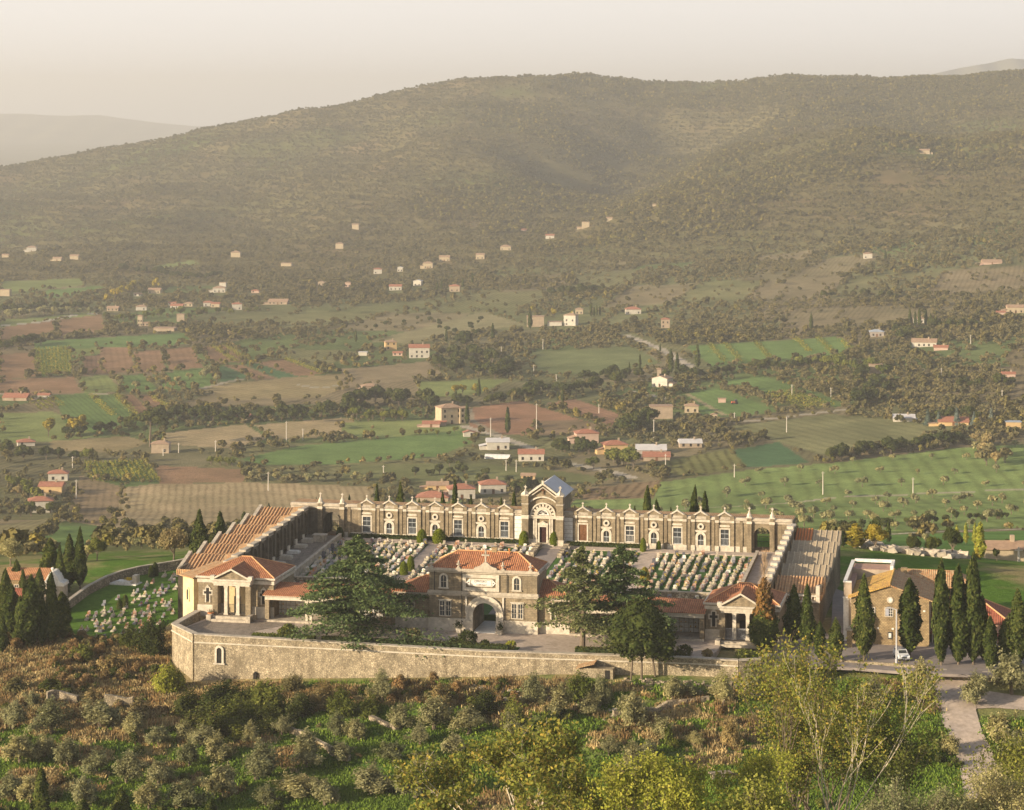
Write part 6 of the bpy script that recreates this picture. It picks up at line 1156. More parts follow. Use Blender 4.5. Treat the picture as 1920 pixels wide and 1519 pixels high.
wwall('graveyard_wall', 'curved stone wall round the upper side of the left graveyard', [(118, 1152), (132, 1140), (165, 1115), (200, 1097), (228, 1087), (262, 1079), (310, 1071), (352, 1063)], 1.5, .5, RUB2, MARD, 400)
wwall('road_wall', 'low stone wall below the road beside the lamp post', [(1560, 1252), (1628, 1258), (1700, 1264), (1748, 1268)], 1.3, .4, RUB, None, 330)
wwall('road_wall', 'low stone wall below the road right of the driveway mouth', [(1768, 1273), (1830, 1278), (1885, 1281), (1960, 1287)], 1.2, .4, RUB, MARD, 330)
wwall('field_wall', 'broken pale dry stone wall on the left bank, left half', [(88, 1322), (112, 1318), (146, 1326)], 1.7, .7, RUB2, None, 300, rag=.4)
wwall('field_wall', 'broken pale dry stone wall on the left bank, right half', [(196, 1326), (225, 1325), (250, 1328)], 1.6, .7, RUB, None, 300, rag=.3)
wwall('field_wall', 'diagonal dry stone terrace wall among olives left of centre', [(530, 1366), (560, 1382), (600, 1400), (630, 1420), (655, 1432)], .9, .7, RUB, None, 300, rag=.25)
wwall('field_wall', 'short dry stone terrace wall in the centre of the slope', [(695, 1352), (730, 1366), (745, 1374)], .7, .7, RUB2, None, 300, rag=.25)
wwall('field_wall', 'grey tumbled dry stone wall below the wall at right centre', [(1150, 1346), (1210, 1340), (1270, 1322), (1330, 1316)], .8, .8, RUB2, None, 300, rag=.35)
def stones(name, label, pts, n, s0, s1, mat, ymin=290, spread=1.):
    P0 = None; b = MB(); seg = [Wp(*p, ymin) for p in pts]
    for i in range(n):
        k = rnd.randrange(len(seg)-1); f = rnd.random(); X = seg[k][0]+(seg[k+1][0]-seg[k][0])*f+rnd.gauss(0, spread); Y = seg[k][1]+(seg[k+1][1]-seg[k][1])*f+rnd.gauss(0, spread); z = float(ground(np.array([X]), np.array([Y]))[0]); s = rnd.uniform(s0, s1)
        b.m = Matrix.Translation((X, Y, z+s*.25)) @ Matrix.Rotation(rnd.uniform(0, 6), 4, 'Z') @ Matrix.Rotation(rnd.uniform(-.5, .5), 4, 'X') @ Matrix.Diagonal((s*rnd.uniform(.7, 1.4), s, s*.7, 1)); j = lambda: rnd.uniform(-.14, .14)
        b.add([(x+j(), y+j(), zz+j()) for x in (-.5, .5) for y in (-.5, .5) for zz in (-.4, .4)], [(0, 1, 3, 2), (4, 6, 7, 5), (0, 4, 5, 1), (2, 3, 7, 6), (0, 2, 6, 4), (1, 5, 7, 3)])
    return tag(b.build(name, mat), label, 'rubble', kind='stuff')
stones('rubble', 'tumbled pale boulders in a line down the right hand green slope', [(1612, 1022), (1640, 1030), (1680, 1046), (1730, 1055), (1790, 1072)], 230, .5, 2.0, MARD, 462, 1.2)
stones('rubble', 'scattered white stones on the bank below the middle of the wall', [(890, 1288), (930, 1300), (1010, 1312), (1100, 1330), (1165, 1345)], 330, .15, .6, MARD, 300, .9)
stones('rubble', 'heaps of rubble and broken brick below the curved end of the wall', [(1170, 1282), (1240, 1285), (1330, 1290), (1400, 1302), (1440, 1308)], 260, .15, .6, RUB2, 300, .7)
x, y, z = Wp(1350, 1462, 300); r = thing('stone_bench', 'rough stone slab on two uprights like a bench in the grass', 'bench', (x, y, z), .3); b = MB(); b.box(-1.5, 1.5, -.5, .5, .75, 1.0); b.build('slab', RUB2, r)
for s in (-1.0, .4): b = MB(); b.box(s-.2, s+.2, -.4, .4, -.3, .749); b.build('upright', RUB, r)
# small chapel and shrine among the left cypresses
x, y, z = Wp(52, 1120, 400); r = thing('side_chapel', 'small chapel with orange tiled roof behind the left cypresses', 'chapel', (x, y, z), -.1); b = MB(); b.box(-4.2, 3.6, 0, 6, -1, 3.1); b.build('wall', CHST, r); b = MB(); P, Q = hiproof(b, -4.2, 3.6, 0, 6, 3.15, 1.5, .3, 0, 0); rf = b.build('roof', m_tile('orange_tiles', (.5, .22, .1), (.58, .3, .15)), r)
for x2 in (-2, 1): rect_window(r, x2, .9, .7, 1.2, -.003, w_=.12)
x, y, z = Wp(98, 1126, 400); r = thing('domed_shrine', 'small grey white shrine with curved gable and ball finial behind the tall left cypress', 'shrine', (x, y, z), -.1); b = MB(); b.box(-1.9, 1.9, 0, 3, -.5, 2.5); b.build('wall', MARD, r); b = MB(); b.prism([(-2.1, 2.5), (2.1, 2.5), (2.0, 3.0), (1.3, 3.3), (.8, 4.3), (.3, 5.0), (-.3, 5.0), (-.8, 4.3), (-1.3, 3.3), (-2.0, 3.0)], -.1, 3.1); b.lathe(0, .2, [(.2, 5.0), (.15, 5.2), (.3, 5.45), (.2, 5.7), (.03, 5.8)], 8); b.build('curved_gable', WHITE, r); b = MB(); b.box(-.5, .5, -.05, -.003, 0, 1.9); b.build('door', DARK, r)
x, y, z = Wp(27, 1140, 400); r = thing('outbuilding', 'small low shed with deep red roof under the left cypresses', 'shed', (x, y, z), -.1); b = MB(); b.box(-1.6, 1.6, 0, 3, -.5, 2); b.build('wall', CHST, r); b = MB(); hiproof(b, -1.6, 1.6, 0, 3, 2, 1.1, .2, 0, 0); b.build('roof', m_tile('deep_red_tiles', 0, 0), r)
# ---------------------------------------------------------------- graves
HS = []
SM = [MARB, WHITE, MARD, m_plain('grey_granite', (.26, .26, .28), .25, 8, .35), m_plain('dark_granite', (.10, .10, .12), .3, 8, .25), m_plain('pink_granite', (.42, .28, .22), .2, 8, .4)]
FM = [m_leaf('flower_%s' % nm, c, c2, None, .2, .1) for nm, c, c2 in (('yellow', (.7, .52, .04), (.5, .4, .1)), ('white', (.75, .72, .6), (.4, .4, .3)), ('orange', (.65, .22, .03), (.35, .2, .06)), ('red', (.5, .03, .03), (.1, .14, .05)), ('cream', (.68, .6, .3), (.3, .3, .15)))]
def grave_proto(v):
    r = bpy.data.objects.new('grave', None); rr = random.Random(v); w2 = rr.uniform(.38, .5); L = rr.uniform(.9, 1.05); st = SM[[0, 2, 2, 3, 1, 4, 2, 5, 2, 0][v]]; hs = SM[[0, 2, 0, 3, 0, 4, 2, 5, 2, 1][v]]
    b = MB(); b.box(-w2, w2, -L, L, -.25, .16); b.box(-w2+.08, w2-.08, -L+.08, L-.08, .16, .27); s = b.build('slab', st, r)
    h = rr.uniform(.45, .8); b = MB(); y0 = L-.28; b.box(-w2*.9, w2*.9, y0, y0+.26, .27, .42)
    if v % 4 == 0: b.prism([(-w2*.55, .42), (w2*.55, .42)]+[(w2*.55*math.cos(math.pi*i/8), .42+h*.5+w2*.55*math.sin(math.pi*i/8)) for i in range(9)], y0+.05, y0+.21)
    elif v % 4 == 1: b.prism([(-w2*.7, .42), (w2*.7, .42), (w2*.7, .42+h*.8), (0, .42+h), (-w2*.7, .42+h*.8)], y0+.05, y0+.21)
    elif v % 4 == 2: b.box(-.3, .3, y0+.02, y0+.24, .42, .62); b.cross(0, y0+.13, .62, h*1.0, .17, .14)
    else: b.box(-w2*.8, -w2*.1, y0+.05, y0+.2, .42, .42+h*.75); b.box(-w2*.05, w2*.85, y0+.05, y0+.21, .42, .42+h*.9)
    b.build('headstone', hs, r)
    f = np.concatenate([nr.normal(0, .15, (26, 3))+[rr.uniform(-.25, .25), L-.5, .48], nr.normal(0, .12, (14, 3))+[rr.uniform(-.25, .25), -L*.3, .38]]); newobj('flower_bunch', leafcloud(f, .12), FM[v % 5], r); return r
GP = [grave_proto(v) for v in range(10)]
glist = []
thr = lambda p: 1096 if p < 745 else 1080 if p < 805 else 1042 if p < 1010 else 1092 if p < 1065 else 1126 if p < 1320 else 1110
pc = PATHS[0][0]
for (ta, tb_, nm) in ((-37.6, -22.2, 'left garden between the raised walk and the diagonal path'), (-18.9, pc-3.4, 'left garden between the diagonal path and the chapel ramp'), (pc+3.4, 16.3, 'right garden just right of the chapel ramp'), (20.4, 36.3, 'far right garden under the sunlit chapels')):
    nt = int((tb_-ta)/1.36); 
    for i in range(nt+1):
        for j in range(22):
            d = 9.5+j*2.0; d += rnd.uniform(-.25, .25)
            if 22.0 < d < 26 or d > 51.5 or rnd.random() < .08: continue
            t = ta+(tb_-ta)*i/nt+rnd.uniform(-.18, .18); z = zfl(d)+.02; x, y = L2W(t, d); p = proj(x, y, z+.8)
            if p[1] > thr(p[0]) or (p[0] < 505): continue
            if ta < -30 and d < 18 and False: continue
            glist.append((y, x, y, z, -TH+rnd.uniform(-.08, .08), nm))
GA = [(190,1134),(215,1120),(270,1098),(325,1073),(338,1078),(342,1098),(300,1122),(245,1133),(200,1140)]; GB_ = [(138,1172),(165,1152),(225,1142),(290,1124),(322,1130),(326,1150),(285,1180),(215,1204),(146,1200)]
pass
for nm, pl in (('upper rows of the left graveyard', GA), ('lower rows of the left graveyard', GB_)):
    for i in range(30):
        for j in range(60):
            x = -108+j*1.3+i*.8; y = 396+i*2.7-j*.12
            x += rnd.uniform(-.4, .4); y += rnd.uniform(-.5, .5); z = float(ground(np.array([x]), np.array([y]))[0]); p = proj(x, y, z)
            if p[0] < 0 or not inpoly([p[0]], [p[1]], pl)[0] or rnd.random() < .38: continue
            glist.append((y, x, y, z+.1, -TH+.1+rnd.uniform(-.1, .1), nm))
glist.sort(); print('graves', len(glist))
KL = ['white grave with rounded headstone and yellow flowers', 'pale grave with pointed headstone and white flowers', 'grave with stone cross and orange flowers', 'grey granite grave with twin stones and red flowers', 'white grave with rounded headstone and cream flowers', 'dark granite grave with pointed headstone and yellow flowers', 'weathered grave with stone cross and white flowers', 'pink granite grave with twin stones and orange flowers', 'weathered grave with rounded headstone and red flowers', 'white grave with low pointed headstone and cream flowers']
V_ = []; F_ = []; MI = []
used = set(); kk = [0, 1, 4, 3, 9, 6, 2, 1, 8, 3, 5, 5, 8, 7, 6, 1, 2, 8]
allm = []; 
for n_, g in enumerate(glist):
    v = kk[rnd.randrange(len(kk))] if 'graveyard' not in g[5] else rnd.choice((2, 3, 5, 6, 8, 7, 0, 3)); s = rnd.uniform(.88, 1.2)*(.64 if 'graveyard' in g[5] else .82)
    if n_ < 300:
        lb = KL[v]+', '+g[5]; lb = ' '.join(lb.split()[:16]); copytree(GP[v], (g[1], g[2], g[3]), g[4], s, lb, 'graves: '+lb)['category'] = 'grave'
    else:
        M = Matrix.Translation((g[1], g[2], g[3])) @ Matrix.Rotation(g[4], 4, 'Z') @ Matrix.Scale(s, 4)
        for ch in GP[v].children:
            if ch.name.startswith('flower') and rnd.random() < .35: continue
            mt = ch.data.materials[0]
            if mt not in allm: allm.append(mt)
            b0 = len(V_); V_.extend([tuple(M @ q.co) for q in ch.data.vertices]); F_.extend([tuple(b0+i for i in p.vertices) for p in ch.data.polygons]); MI.extend([allm.index(mt)]*len(ch.data.polygons))
if V_:
    me = bpy.data.meshes.new('graves'); me.from_pydata(V_, [], F_)
    for m_ in allm: me.materials.append(m_)
    me.polygons.foreach_set('material_index', MI); tag(newobj('graves', me), 'crowded rows of small pale graves with flowers farther back in the walled gardens', 'graves', kind='stuff')
for g in GP:
    for ch in list(g.children): bpy.data.objects.remove(ch)
    bpy.data.objects.remove(g)
x, y, z = Wp(236, 1096, 400); r = thing('family_tomb', 'wide white tomb with flowers alone on the upper lawn of the left graveyard', 'tomb', (x, y, z), -.3); b = MB(); b.box(-2.6, 2.6, -1.3, 1.3, -.3, .25); b.box(-1.6, 1.4, -1, .9, .25, .6); b.build('slab', WHITE, r); b = MB(); b.box(1.5, 2.3, -.5, .9, .251, 1.7); b.build('headstone', MARB, r); newobj('flower_bunch', leafcloud(nr.normal(0, .35, (120, 3))*[1, .7, .4]+[.6, .3, .85], .2), FM[0], r)
for px_, py_, hh, lb in ((284, 1082, 22, 'left of two clipped cones on the upper lawn'), (291, 1080, 25, 'right of two clipped cones on the upper lawn'), (224, 1142, 18, 'left of two dark cones between the grave rows'), (235, 1138, 22, 'right of two dark cones between the grave rows')): tree_px('topiary', 0, 'topiary', lb, 'topiary', px_, py_, py_-hh, 12, 2.4, 1.55, mat=CYP, ymin=400)
# ================================================================ the valley
WC = {'W': m_plain('white_wall', (.50, .46, .39), .2, .5), 'C': m_plain('cream_wall', (.42, .34, .23), .2, .5), 'S': m_plain('stone_wall', (.36, .28, .20), .25, .5), 'O': m_plain('ochre_wall', (.52, .36, .18), .15, .4), 'P': m_plain('pinkish_wall', (.48, .34, .27), .15, .4), 'G': m_plain('grey_wall', (.34, .30, .27), .2, .4)}
RC = {'R': m_plain('red_roof', (.35, .15, .095), .25, .8), 'T': m_plain('tan_tile_roof', (.36, .24, .16), .25, .8), 'G': m_plain('grey_sheet_roof', (.52, .5, .5), .1, .3), 'B': m_plain('bluish_sheet_roof', (.34, .38, .44), .1, .3)}
def house(px_, pb, wp_, hp_, ty, wc, rc, rz, label, cat='house', storeys=None):
    """ty: h hip, g gable (ridge along the front), f flat, e gable end to the front, t tower"""
    x, y, z = Wp(px_, pb, 470); s = F/y; w_ = wp_/s*(.9 if y > 1700 else 1); h = hp_/s*(.9 if y > 1700 else 1); dp = min(w_*.75, 11) if ty != 't' else w_; rt = min(w_, dp)*.2
    he = h-rt if ty not in 'f' else h; he = max(he, 2.2); r = thing(cat if cat != 'church' else 'village_church', label, cat, (x, y+dp*.3, z-.3), math.radians(rz)-TH*.4); a = w_/2
    b = MB(); b.box(-a, a, 0, dp, -2.5, he)
    if ty == 'e': b.prism([(-a, he), (a, he), (0, he+rt)], 0.01, dp-.01)
    b.build('wall', WC[wc], r); b = MB()
    if ty in 'ht': hiproof(b, -a, a, 0, dp, he+.02, rt, .5, None if w_ > dp else w_/2, None if w_ > dp else w_/2)
    elif ty == 'g': hiproof(b, -a, a, 0, dp, he+.02, rt, .4, 0, 0)
    elif ty == 'e': b.prism([(-a-.5, he-.12), (0, he+rt), (a+.5, he-.12), (a+.5, he+.06), (0, he+rt+.2), (-a-.5, he+.06)], -.4, dp+.4)
    else: b.box(-a-.3, a+.3, -.3, dp+.3, he+.01, he+.3)
    rf = b.build('roof', RC[rc], r)
    if y < 2100 and ty in 'hge' and w_ > 7: b = MB(); b.box(a*.3, a*.3+.8, dp*.4, dp*.4+.8, he, he+rt+1.1); b.build('chimney', WC['S'], rf)
    if w_ > 9 and int(px_) % 3 != 0 and ty in 'hge':
        sd = 1 if int(px_) % 2 else -1; aw = w_*.32; b = MB(); b.box(*sorted((sd*a, sd*(a+aw))), 1, dp*.8, -2.5, he*.5); b.build('side_wing', WC[wc], r); b = MB(); b.add([(sd*(a-.02), .7, he*.72), (sd*(a+aw+.4), .7, he*.5), (sd*(a+aw+.4), dp*.8+.3, he*.5), (sd*(a-.02), dp*.8+.3, he*.72), (sd*(a-.02), .7, he*.72-.15), (sd*(a+aw+.4), .7, he*.5-.15), (sd*(a+aw+.4), dp*.8+.3, he*.5-.15), (sd*(a-.02), dp*.8+.3, he*.72-.15)], [(0, 1, 2, 3), (7, 6, 5, 4), (0, 4, 5, 1), (1, 5, 6, 2), (2, 6, 7, 3), (3, 7, 4, 0)]); b.build('side_roof', RC['T' if rc != 'G' else 'G'], r)
        q = MB(); q.box(-.6, .6, -.06, -.003, 0, 2.2); q.build('door', WOOD, r)
    st = max(1, int(he/2.9)); n = max(2, int(w_/3.2))
    if y < 2600 and ty != 'f':
        for j in range(st):
            for i in range(n):
                if (i+j*3+int(px_)) % 5 == 4: continue
                xx = -a+w_*(i+.5)/n; zz = j*2.9+.9
                if zz+1.3 < he: q = MB(); q.box(xx-.55, xx+.55, -.06, -.003, zz, zz+1.45); q.build('window', DARK, r)
    return r
HS_ = [(299,851,33,24,'h','S','T',4,'square grey stone farmhouse under the umbrella pine'),(48,838,32,14,'h','W','R',20,'white house with orange roof at the far left below the yellow trees'),(107,904,36,21,'h','W','R',10,'white house with red roof above the vineyard corner'),(92,929,44,23,'g','O','R',2,'ochre house with long red roof on the left'),(74,962,44,29,'h','W','R',15,'white house with hipped red roof nearest on the left'),(25,753,46,9,'g','S','R',0,'low red shed beside the vines at the left edge'),(80,748,22,9,'g','W','R',0,'low shed with white front beside the left vines'),(404,788,22,14,'g','S','R',5,'small red roofed house half hidden in the dark tree row'),(452,789,30,12,'g','C','R',0,'long low red roofed house hidden in the dark tree row'),
(210,584,24,11,'g','S','T',0,'brown stone house at the left end of the village'),(264,583,22,12,'h','W','T',8,'white house above the village tower'),(330,580,26,11,'g','W','R',0,'white house with red roof in the village middle'),(352,575,18,10,'h','C','T',0,'cream house right of the red roofed one in the village'),(390,575,20,12,'h','W','R',10,'white and red village house left of the poplars'),(403,577,18,11,'g','C','R',0,'cream village house near the centre'),(410,549,26,14,'h','W','T',5,'large white villa above the village'),(417,539,14,10,'f','W','T',0,'small white block behind the white villa'),(444,582,20,16,'h','W','R',12,'white two storey house at the right end of the village'),(288,551,26,12,'g','C','T',0,'cream hall at the upper left of the village'),(257,556,16,8,'g','W','T',0,'small white house at the upper left of the village'),(338,604,16,16,'f','S','T',5,'ruined stone tower house below the village'),(262,612,10,24,'t','C','T',0,'slim pale village tower with its base among trees','tower'),(272,612,14,10,'g','S','T',0,'small stone building beside the slim village tower'),(306,622,44,7,'f','S','T',0,'low ruined terrace building below the village'),(322,573,16,8,'g','W','R',0,'little white house in the centre of the village'),(520,572,40,12,'g','S','T',0,'long brown stone barn right of the village'),(478,550,16,8,'h','P','R',0,'small pinkish house above the stone barn'),
(58,474,20,13,'h','W','T',8,'white house on the far left hill foot'),(106,490,18,9,'g','C','T',0,'low cream house in the far left row'),(138,487,18,11,'g','C','T',0,'right hand cream house in the far left row'),(8,556,20,14,'f','C','T',0,'tan building cut by the left edge of the valley'),(9,483,14,8,'g','C','T',0,'tiny house at the left edge under the hills'),(441,483,20,14,'h','C','T',0,'cream house beneath the wooded foot of the left hill'),(536,500,22,7,'f','C','T',0,'low tan farm building in the far centre left'),(636,467,16,14,'h','C','T',0,'tall cream house on the slope left of centre'),(666,431,14,13,'g','C','T',0,'lone tan house highest on the left slope'),(708,514,17,13,'h','W','R',6,'white house with red roof on the centre slope'),(750,510,11,11,'e','W','G',0,'narrow white house with pointed gable'),(802,504,20,15,'h','C','T',0,'big cream house with dark arcade on the centre slope'),(833,491,22,13,'g','C','T',0,'wide tan house left of the ridge hamlet'),(900,487,18,13,'g','C','T',0,'tan house in the middle of the slope hamlet'),(948,470,22,12,'h','C','T',0,'cream house at the right of the slope hamlet'),(741,545,26,13,'g','W','R',4,'long white house with dark red roof in the olives'),(782,537,17,14,'e','W','G',-10,'bright white house with gable facing the camera'),(852,548,22,16,'h','S','R',0,'stone house under cypresses in the centre'),(602,536,14,10,'e','S','T',0,'small ruined brown house in the olives, left one'),(652,539,12,12,'h','P','T',0,'small ruined brown house in the olives, right one'),
(733,657,24,21,'h','O','T',15,'tall ochre house on the low rise'),(786,673,38,26,'g','W','R',8,'large white farmhouse right of the ochre house'),(745,668,18,9,'g','P','R',0,'small shed between ochre house and white farmhouse'),(680,668,18,8,'f','W','G',0,'white shed left of the ochre house'),(694,737,30,17,'h','S','T',15,'stone barn in front of the brown field'),(847,797,42,38,'h','C','T',28,'tall three storey stone farmhouse with side light'),(872,795,20,33,'h','C','T',28,'right hand tower part of the tall farmhouse'),(808,803,32,9,'g','P','R',4,'low red shed left of the tall farmhouse'),(828,799,16,9,'g','P','R',4,'small red shed touching the tall farmhouse yard'),(879,820,20,12,'e','W','R',10,'small white hut with orange roof by the green field'),(934,845,42,22,'g','W','G',8,'white house with orange and grey roof beside the bend'),(996,867,48,22,'g','W','R',4,'long white house with terrace in front'),(1102,833,42,26,'h','P','R',12,'two storey pink house with balcony'),(1156,853,44,25,'h','O','R',15,'ochre house with hipped red roof left of the barns'),(1222,853,56,16,'g','G','G',3,'long barn with pale sheet roof'),(1232,866,50,14,'g','S','R',3,'low brown barn with red roof in front of the pale one'),(1296,841,42,16,'g','S','G',6,'open hay barn with pale roof'),(1241,787,42,24,'f','S','T',5,'roofless dark stone ruin in the trees'),(1237,727,32,22,'e','W','T',-25,'white country church with dark side wall','church'),(1236,716,8,26,'t','S','T',0,'small bell tower behind the country church','tower'),
(1004,614,36,22,'f','S','T',4,'square ruined stone farm beside the white villa'),(1068,612,26,27,'h','W','T',-15,'bright white three storey villa on the rise'),(1040,612,30,9,'f','W','T',0,'white garden building left of the white villa'),(1086,590,16,14,'h','C','T',0,'cream house behind the white villa'),(1188,590,32,16,'h','W','R',6,'white house with red roof right of the villa'),(1248,616,18,22,'h','S','R',0,'square stone tower house on the right rise'),(866,938,50,28,'h','W','R',12,'white house with red roof behind the chapels, left'),(925,928,48,26,'h','W','R',12,'white house with balcony and red roof behind the chapels, right'),(990,902,26,14,'g','O','T',0,'ochre shed behind the two white houses'),(820,920,40,10,'g','O','T',6,'low tan sheds behind the left chapels'),(810,943,60,12,'h','S','R',0,'red roof tips just behind the left chapels'),
(1734,652,46,16,'g','W','T',-8,'long white house with tiled roof on the right'),(1765,658,26,9,'g','P','R',-8,'lower wing right of the long white house'),(1724,607,22,14,'h','W','T',0,'white house behind the right cypress clump'),(1645,632,26,14,'h','G','B',0,'dark house below the right cypress clump'),(1643,702,24,18,'f','S','T',0,'ruined stone house in the right hedgerow'),(1906,588,34,18,'g','C','T',0,'large cream farmhouse at the right edge'),(1878,591,18,7,'g','P','R',0,'small orange roof beside the right edge farmhouse'),(1697,792,40,13,'g','W','G',0,'white shed left of the blue firs'),(1790,800,56,15,'g','O','R',-4,'long low brown house behind the umbrella pines'),(1902,805,28,13,'f','O','B',0,'shed with blue roof at the right edge'),(1297,775,26,18,'h','C','T',0,'small ruined tan house left of the green fields'),(1339,788,12,12,'e','C','T',0,'tiny tan hut at the field corner'),(1354,756,14,8,'f','P','T',0,'brown trailer in the green field','trailer'),(1893,708,24,10,'g','P','R',0,'pink house by the clipped trees on the right'),(1735,290,20,12,'g','C','T',0,'lonely stone house high on the right hill'),(1628,486,18,14,'h','W','T',0,'white house high on the right slope'),(1862,497,40,10,'g','P','T',0,'long reddish house on the terraces far right'),(1098,428,16,13,'f','C','T',0,'tan tower like house on the spur end'),(1086,431,10,6,'g','C','T',0,'low house left of the spur end house'),(1143,414,12,8,'g','C','T',0,'small tan house farther up the spur'),(1031,448,18,10,'g','W','R',0,'white house with red roof left of the spur'),(982,434,12,5,'g','P','R',0,'tiny red roof in the valley behind the spur'),(1227,388,8,6,'g','C','T',0,'tiny hut on the spur crest'),(1890,1133,76,24,'g','C','T',2,'cream farmhouse with tan roof behind the cypresses at the right edge')]
for q in HS_: house(*q[:9], cat=q[9] if len(q) > 9 else 'house')
r = thing('greenhouse', 'white plastic polytunnel near the white house with the sheet roof', 'greenhouse', Wp(910, 859, 480), -.2); s = F/Wp(910, 859, 480)[1]; b = MB(); 
for i in range(6): b.ring(0, 0, i*2.1, i*2.1+2, 2.0, 2.1, n=8)
b.m = None; o_ = b.build('tunnel_cover', m_plain('plastic_sheet', (.6, .6, .58), .08), r); o_.rotation_euler = (0, 0, -math.pi/2)
r = thing('tractor', 'red tractor standing in the green field', 'tractor', Wp(1377, 758, 480), .3); b = MB(); b.box(-1.8, .2, -.5, .5, .7, 1.7); b.box(.2, 1.6, -.7, .7, .7, 1.2); b.build('body', m_plain('tractor_red', (.5, .13, .06)), r); b = MB(); b.box(.2, 1.5, -.7, .7, 1.21, 2.7); b.build('cab', GLASS, r)
for sx, sy, rd in ((-1.3, -.8, .5), (-1.3, .8, .5), (1, -.95, .85), (1, .95, .85)): b = MB(); b.m = Matrix.Translation((sx, sy, rd)) @ Matrix.Rotation(math.pi/2, 4, 'X'); b.lathe(0, 0, [(rd*.6, -.2), (rd, -.15), (rd, .15), (rd*.6, .2)], 12); b.build('wheel', m_plain('tyre', 0), r)
# poles
POL = [(537,830,790,'tall pale pole in the green field left'),(568,826,804,'pole right of the tall pale one on the left'),(306,855,842,'pole beside the grey stone farmhouse'),(719,895,873,'pole above the olive strip'),(503,920,885,'pole at the top of the ploughed field'),(143,936,900,'pole beside the left houses'),(136,878,856,'pole in the trees left of the vineyard'),(335,850,831,'pole at the right of the stone farmhouse'),(404,847,826,'pole before the tan fields'),(1006,820,757,'tallest concrete pole, in the ploughed red field'),(920,820,784,'pole at the bend beside the tall farmhouse'),(949,883,862,'pole in front of the long white house'),(968,885,862,'second pole in front of the long white house'),(1001,704,684,'pole on the scrubby rise'),(1043,715,702,'small pole right of the scrubby rise'),(1018,656,636,'pole below the white villa'),(940,664,650,'pole beside the dark wood'),(1123,775,758,'pole at the end of the red field'),(1226,822,787,'pole between pink house and ruin'),(1248,884,852,'pole before the barns'),(1475,811,782,'concrete pole in the olive pasture'),(1377,788,774,'small pole by the track'),(1485,741,721,'pole among vines in the green field'),(1558,745,727,'pole right of the vines'),(1605,756,736,'left pole of a pair by the round tree'),(1641,750,728,'right pole of a pair by the round tree'),(1765,712,690,'pole in the olives on the right'),(1879,758,731,'pole at the right edge olives'),(1543,928,885,'brown pole on the green slope'),(1712,930,896,'pole standing on the track of the green slope'),(1377,895,870,'pole at the upper edge of the bright green field'),(1910,1095,1068,'short post on the right lawn'),(1820,650,628,'pole on the right hill foot')]
for px_, pb, pt, lb in POL:
    x, y, z = Wp(px_, pb, 470); h = (pb-pt)*y/F; r = thing('utility_pole', lb, 'pole', (x, y, z), 0, 'utility poles of the valley'); b = MB(); b.lathe(0, 0, [(.26, -.5), (.15, h)], 6); b.build('mast', m_plain('pale_concrete', (.55, .5, .43), .1), r); b = MB(); b.box(-.75, .75, -.06, .06, h-.7, h-.55); b.build('crossarm', MC['pale_concrete'], r)
# cypresses and single trees of the valley
VC = [(952,813,764),(898,745,710),(1055,755,726),(1046,752,733),(924,640,607),(837,642,616),(667,642,618),(994,617,578),(1009,612,592),(1108,594,568),(1114,594,576),(1119,592,572),(1125,592,574),(1521,620,588),(1308,690,645),(1258,700,655),(1270,698,662),(1216,806,770),(876,796,755),(1706,612,580),(1716,612,584),(1724,612,578),(1736,610,580),(1745,614,588),(1200,690,665),(1660,490,468),(1172,400,384),(855,745,728),(1238,660,645),(1180,704,680),(1152,712,690),(886,535,512),(828,545,524),(868,540,520),(820,548,528),(1640,306,292)]
for k, (px_, pb, pt) in enumerate(VC):
    x, y, z = Wp(px_, pb, 470); h = (pb-pt)*y/F; near = min(HS_+POL, key=lambda q: abs(q[0]-px_)+abs(q[1]-pb)*1.5)[8 if True else 0] if False else None
    hn = min(HS_, key=lambda q: math.hypot(q[0]-px_, (q[1]-pb)*1.5)); side = 'left' if px_ < hn[0] else 'right'
    lb = ' '.join(('slim cypress %s of the %s' % (side, hn[8])).split()[:16]); put('farcypress', k % 2, 'cypress', lb, 'cypress', (x, y, z), h/10, h/10*.85, group='valley cypresses, '+lb, parts=False)
def along(kind, pts, n, hm, label, group, mat=None, jit=2., var=.25, name='tree', mats=None):
    seg = [Wp(*p, 470) for p in pts]; L = [math.dist(a[:2], b[:2]) for a, b in zip(seg, seg[1:])]; tot = sum(L)
    H0 = {'oak': 10, 'green': 8, 'yellow': 9, 'brown': 6, 'farcypress': 10, 'farolive': 4, 'bluefir': 9, 'poplar': 12}[kind]
    for i in range(n):
        f = (i+.5)/n*tot; k = 0
        while k < len(L)-1 and f > L[k]: f -= L[k]; k += 1
        f /= L[k]; x = seg[k][0]+(seg[k+1][0]-seg[k][0])*f+rnd.gauss(0, jit); y = seg[k][1]+(seg[k+1][1]-seg[k][1])*f+rnd.gauss(0, jit); z = float(ground(np.array([x]), np.array([y]))[0]); s = hm/H0*rnd.uniform(1-var, 1+var)
        put(kind, i % 3, name, label, name.replace('_', ' '), (x, y, z-.3), s, s*rnd.uniform(.85, 1.15), group=group, mat=(rnd.choice(mats) if mats else mat), parts=False)
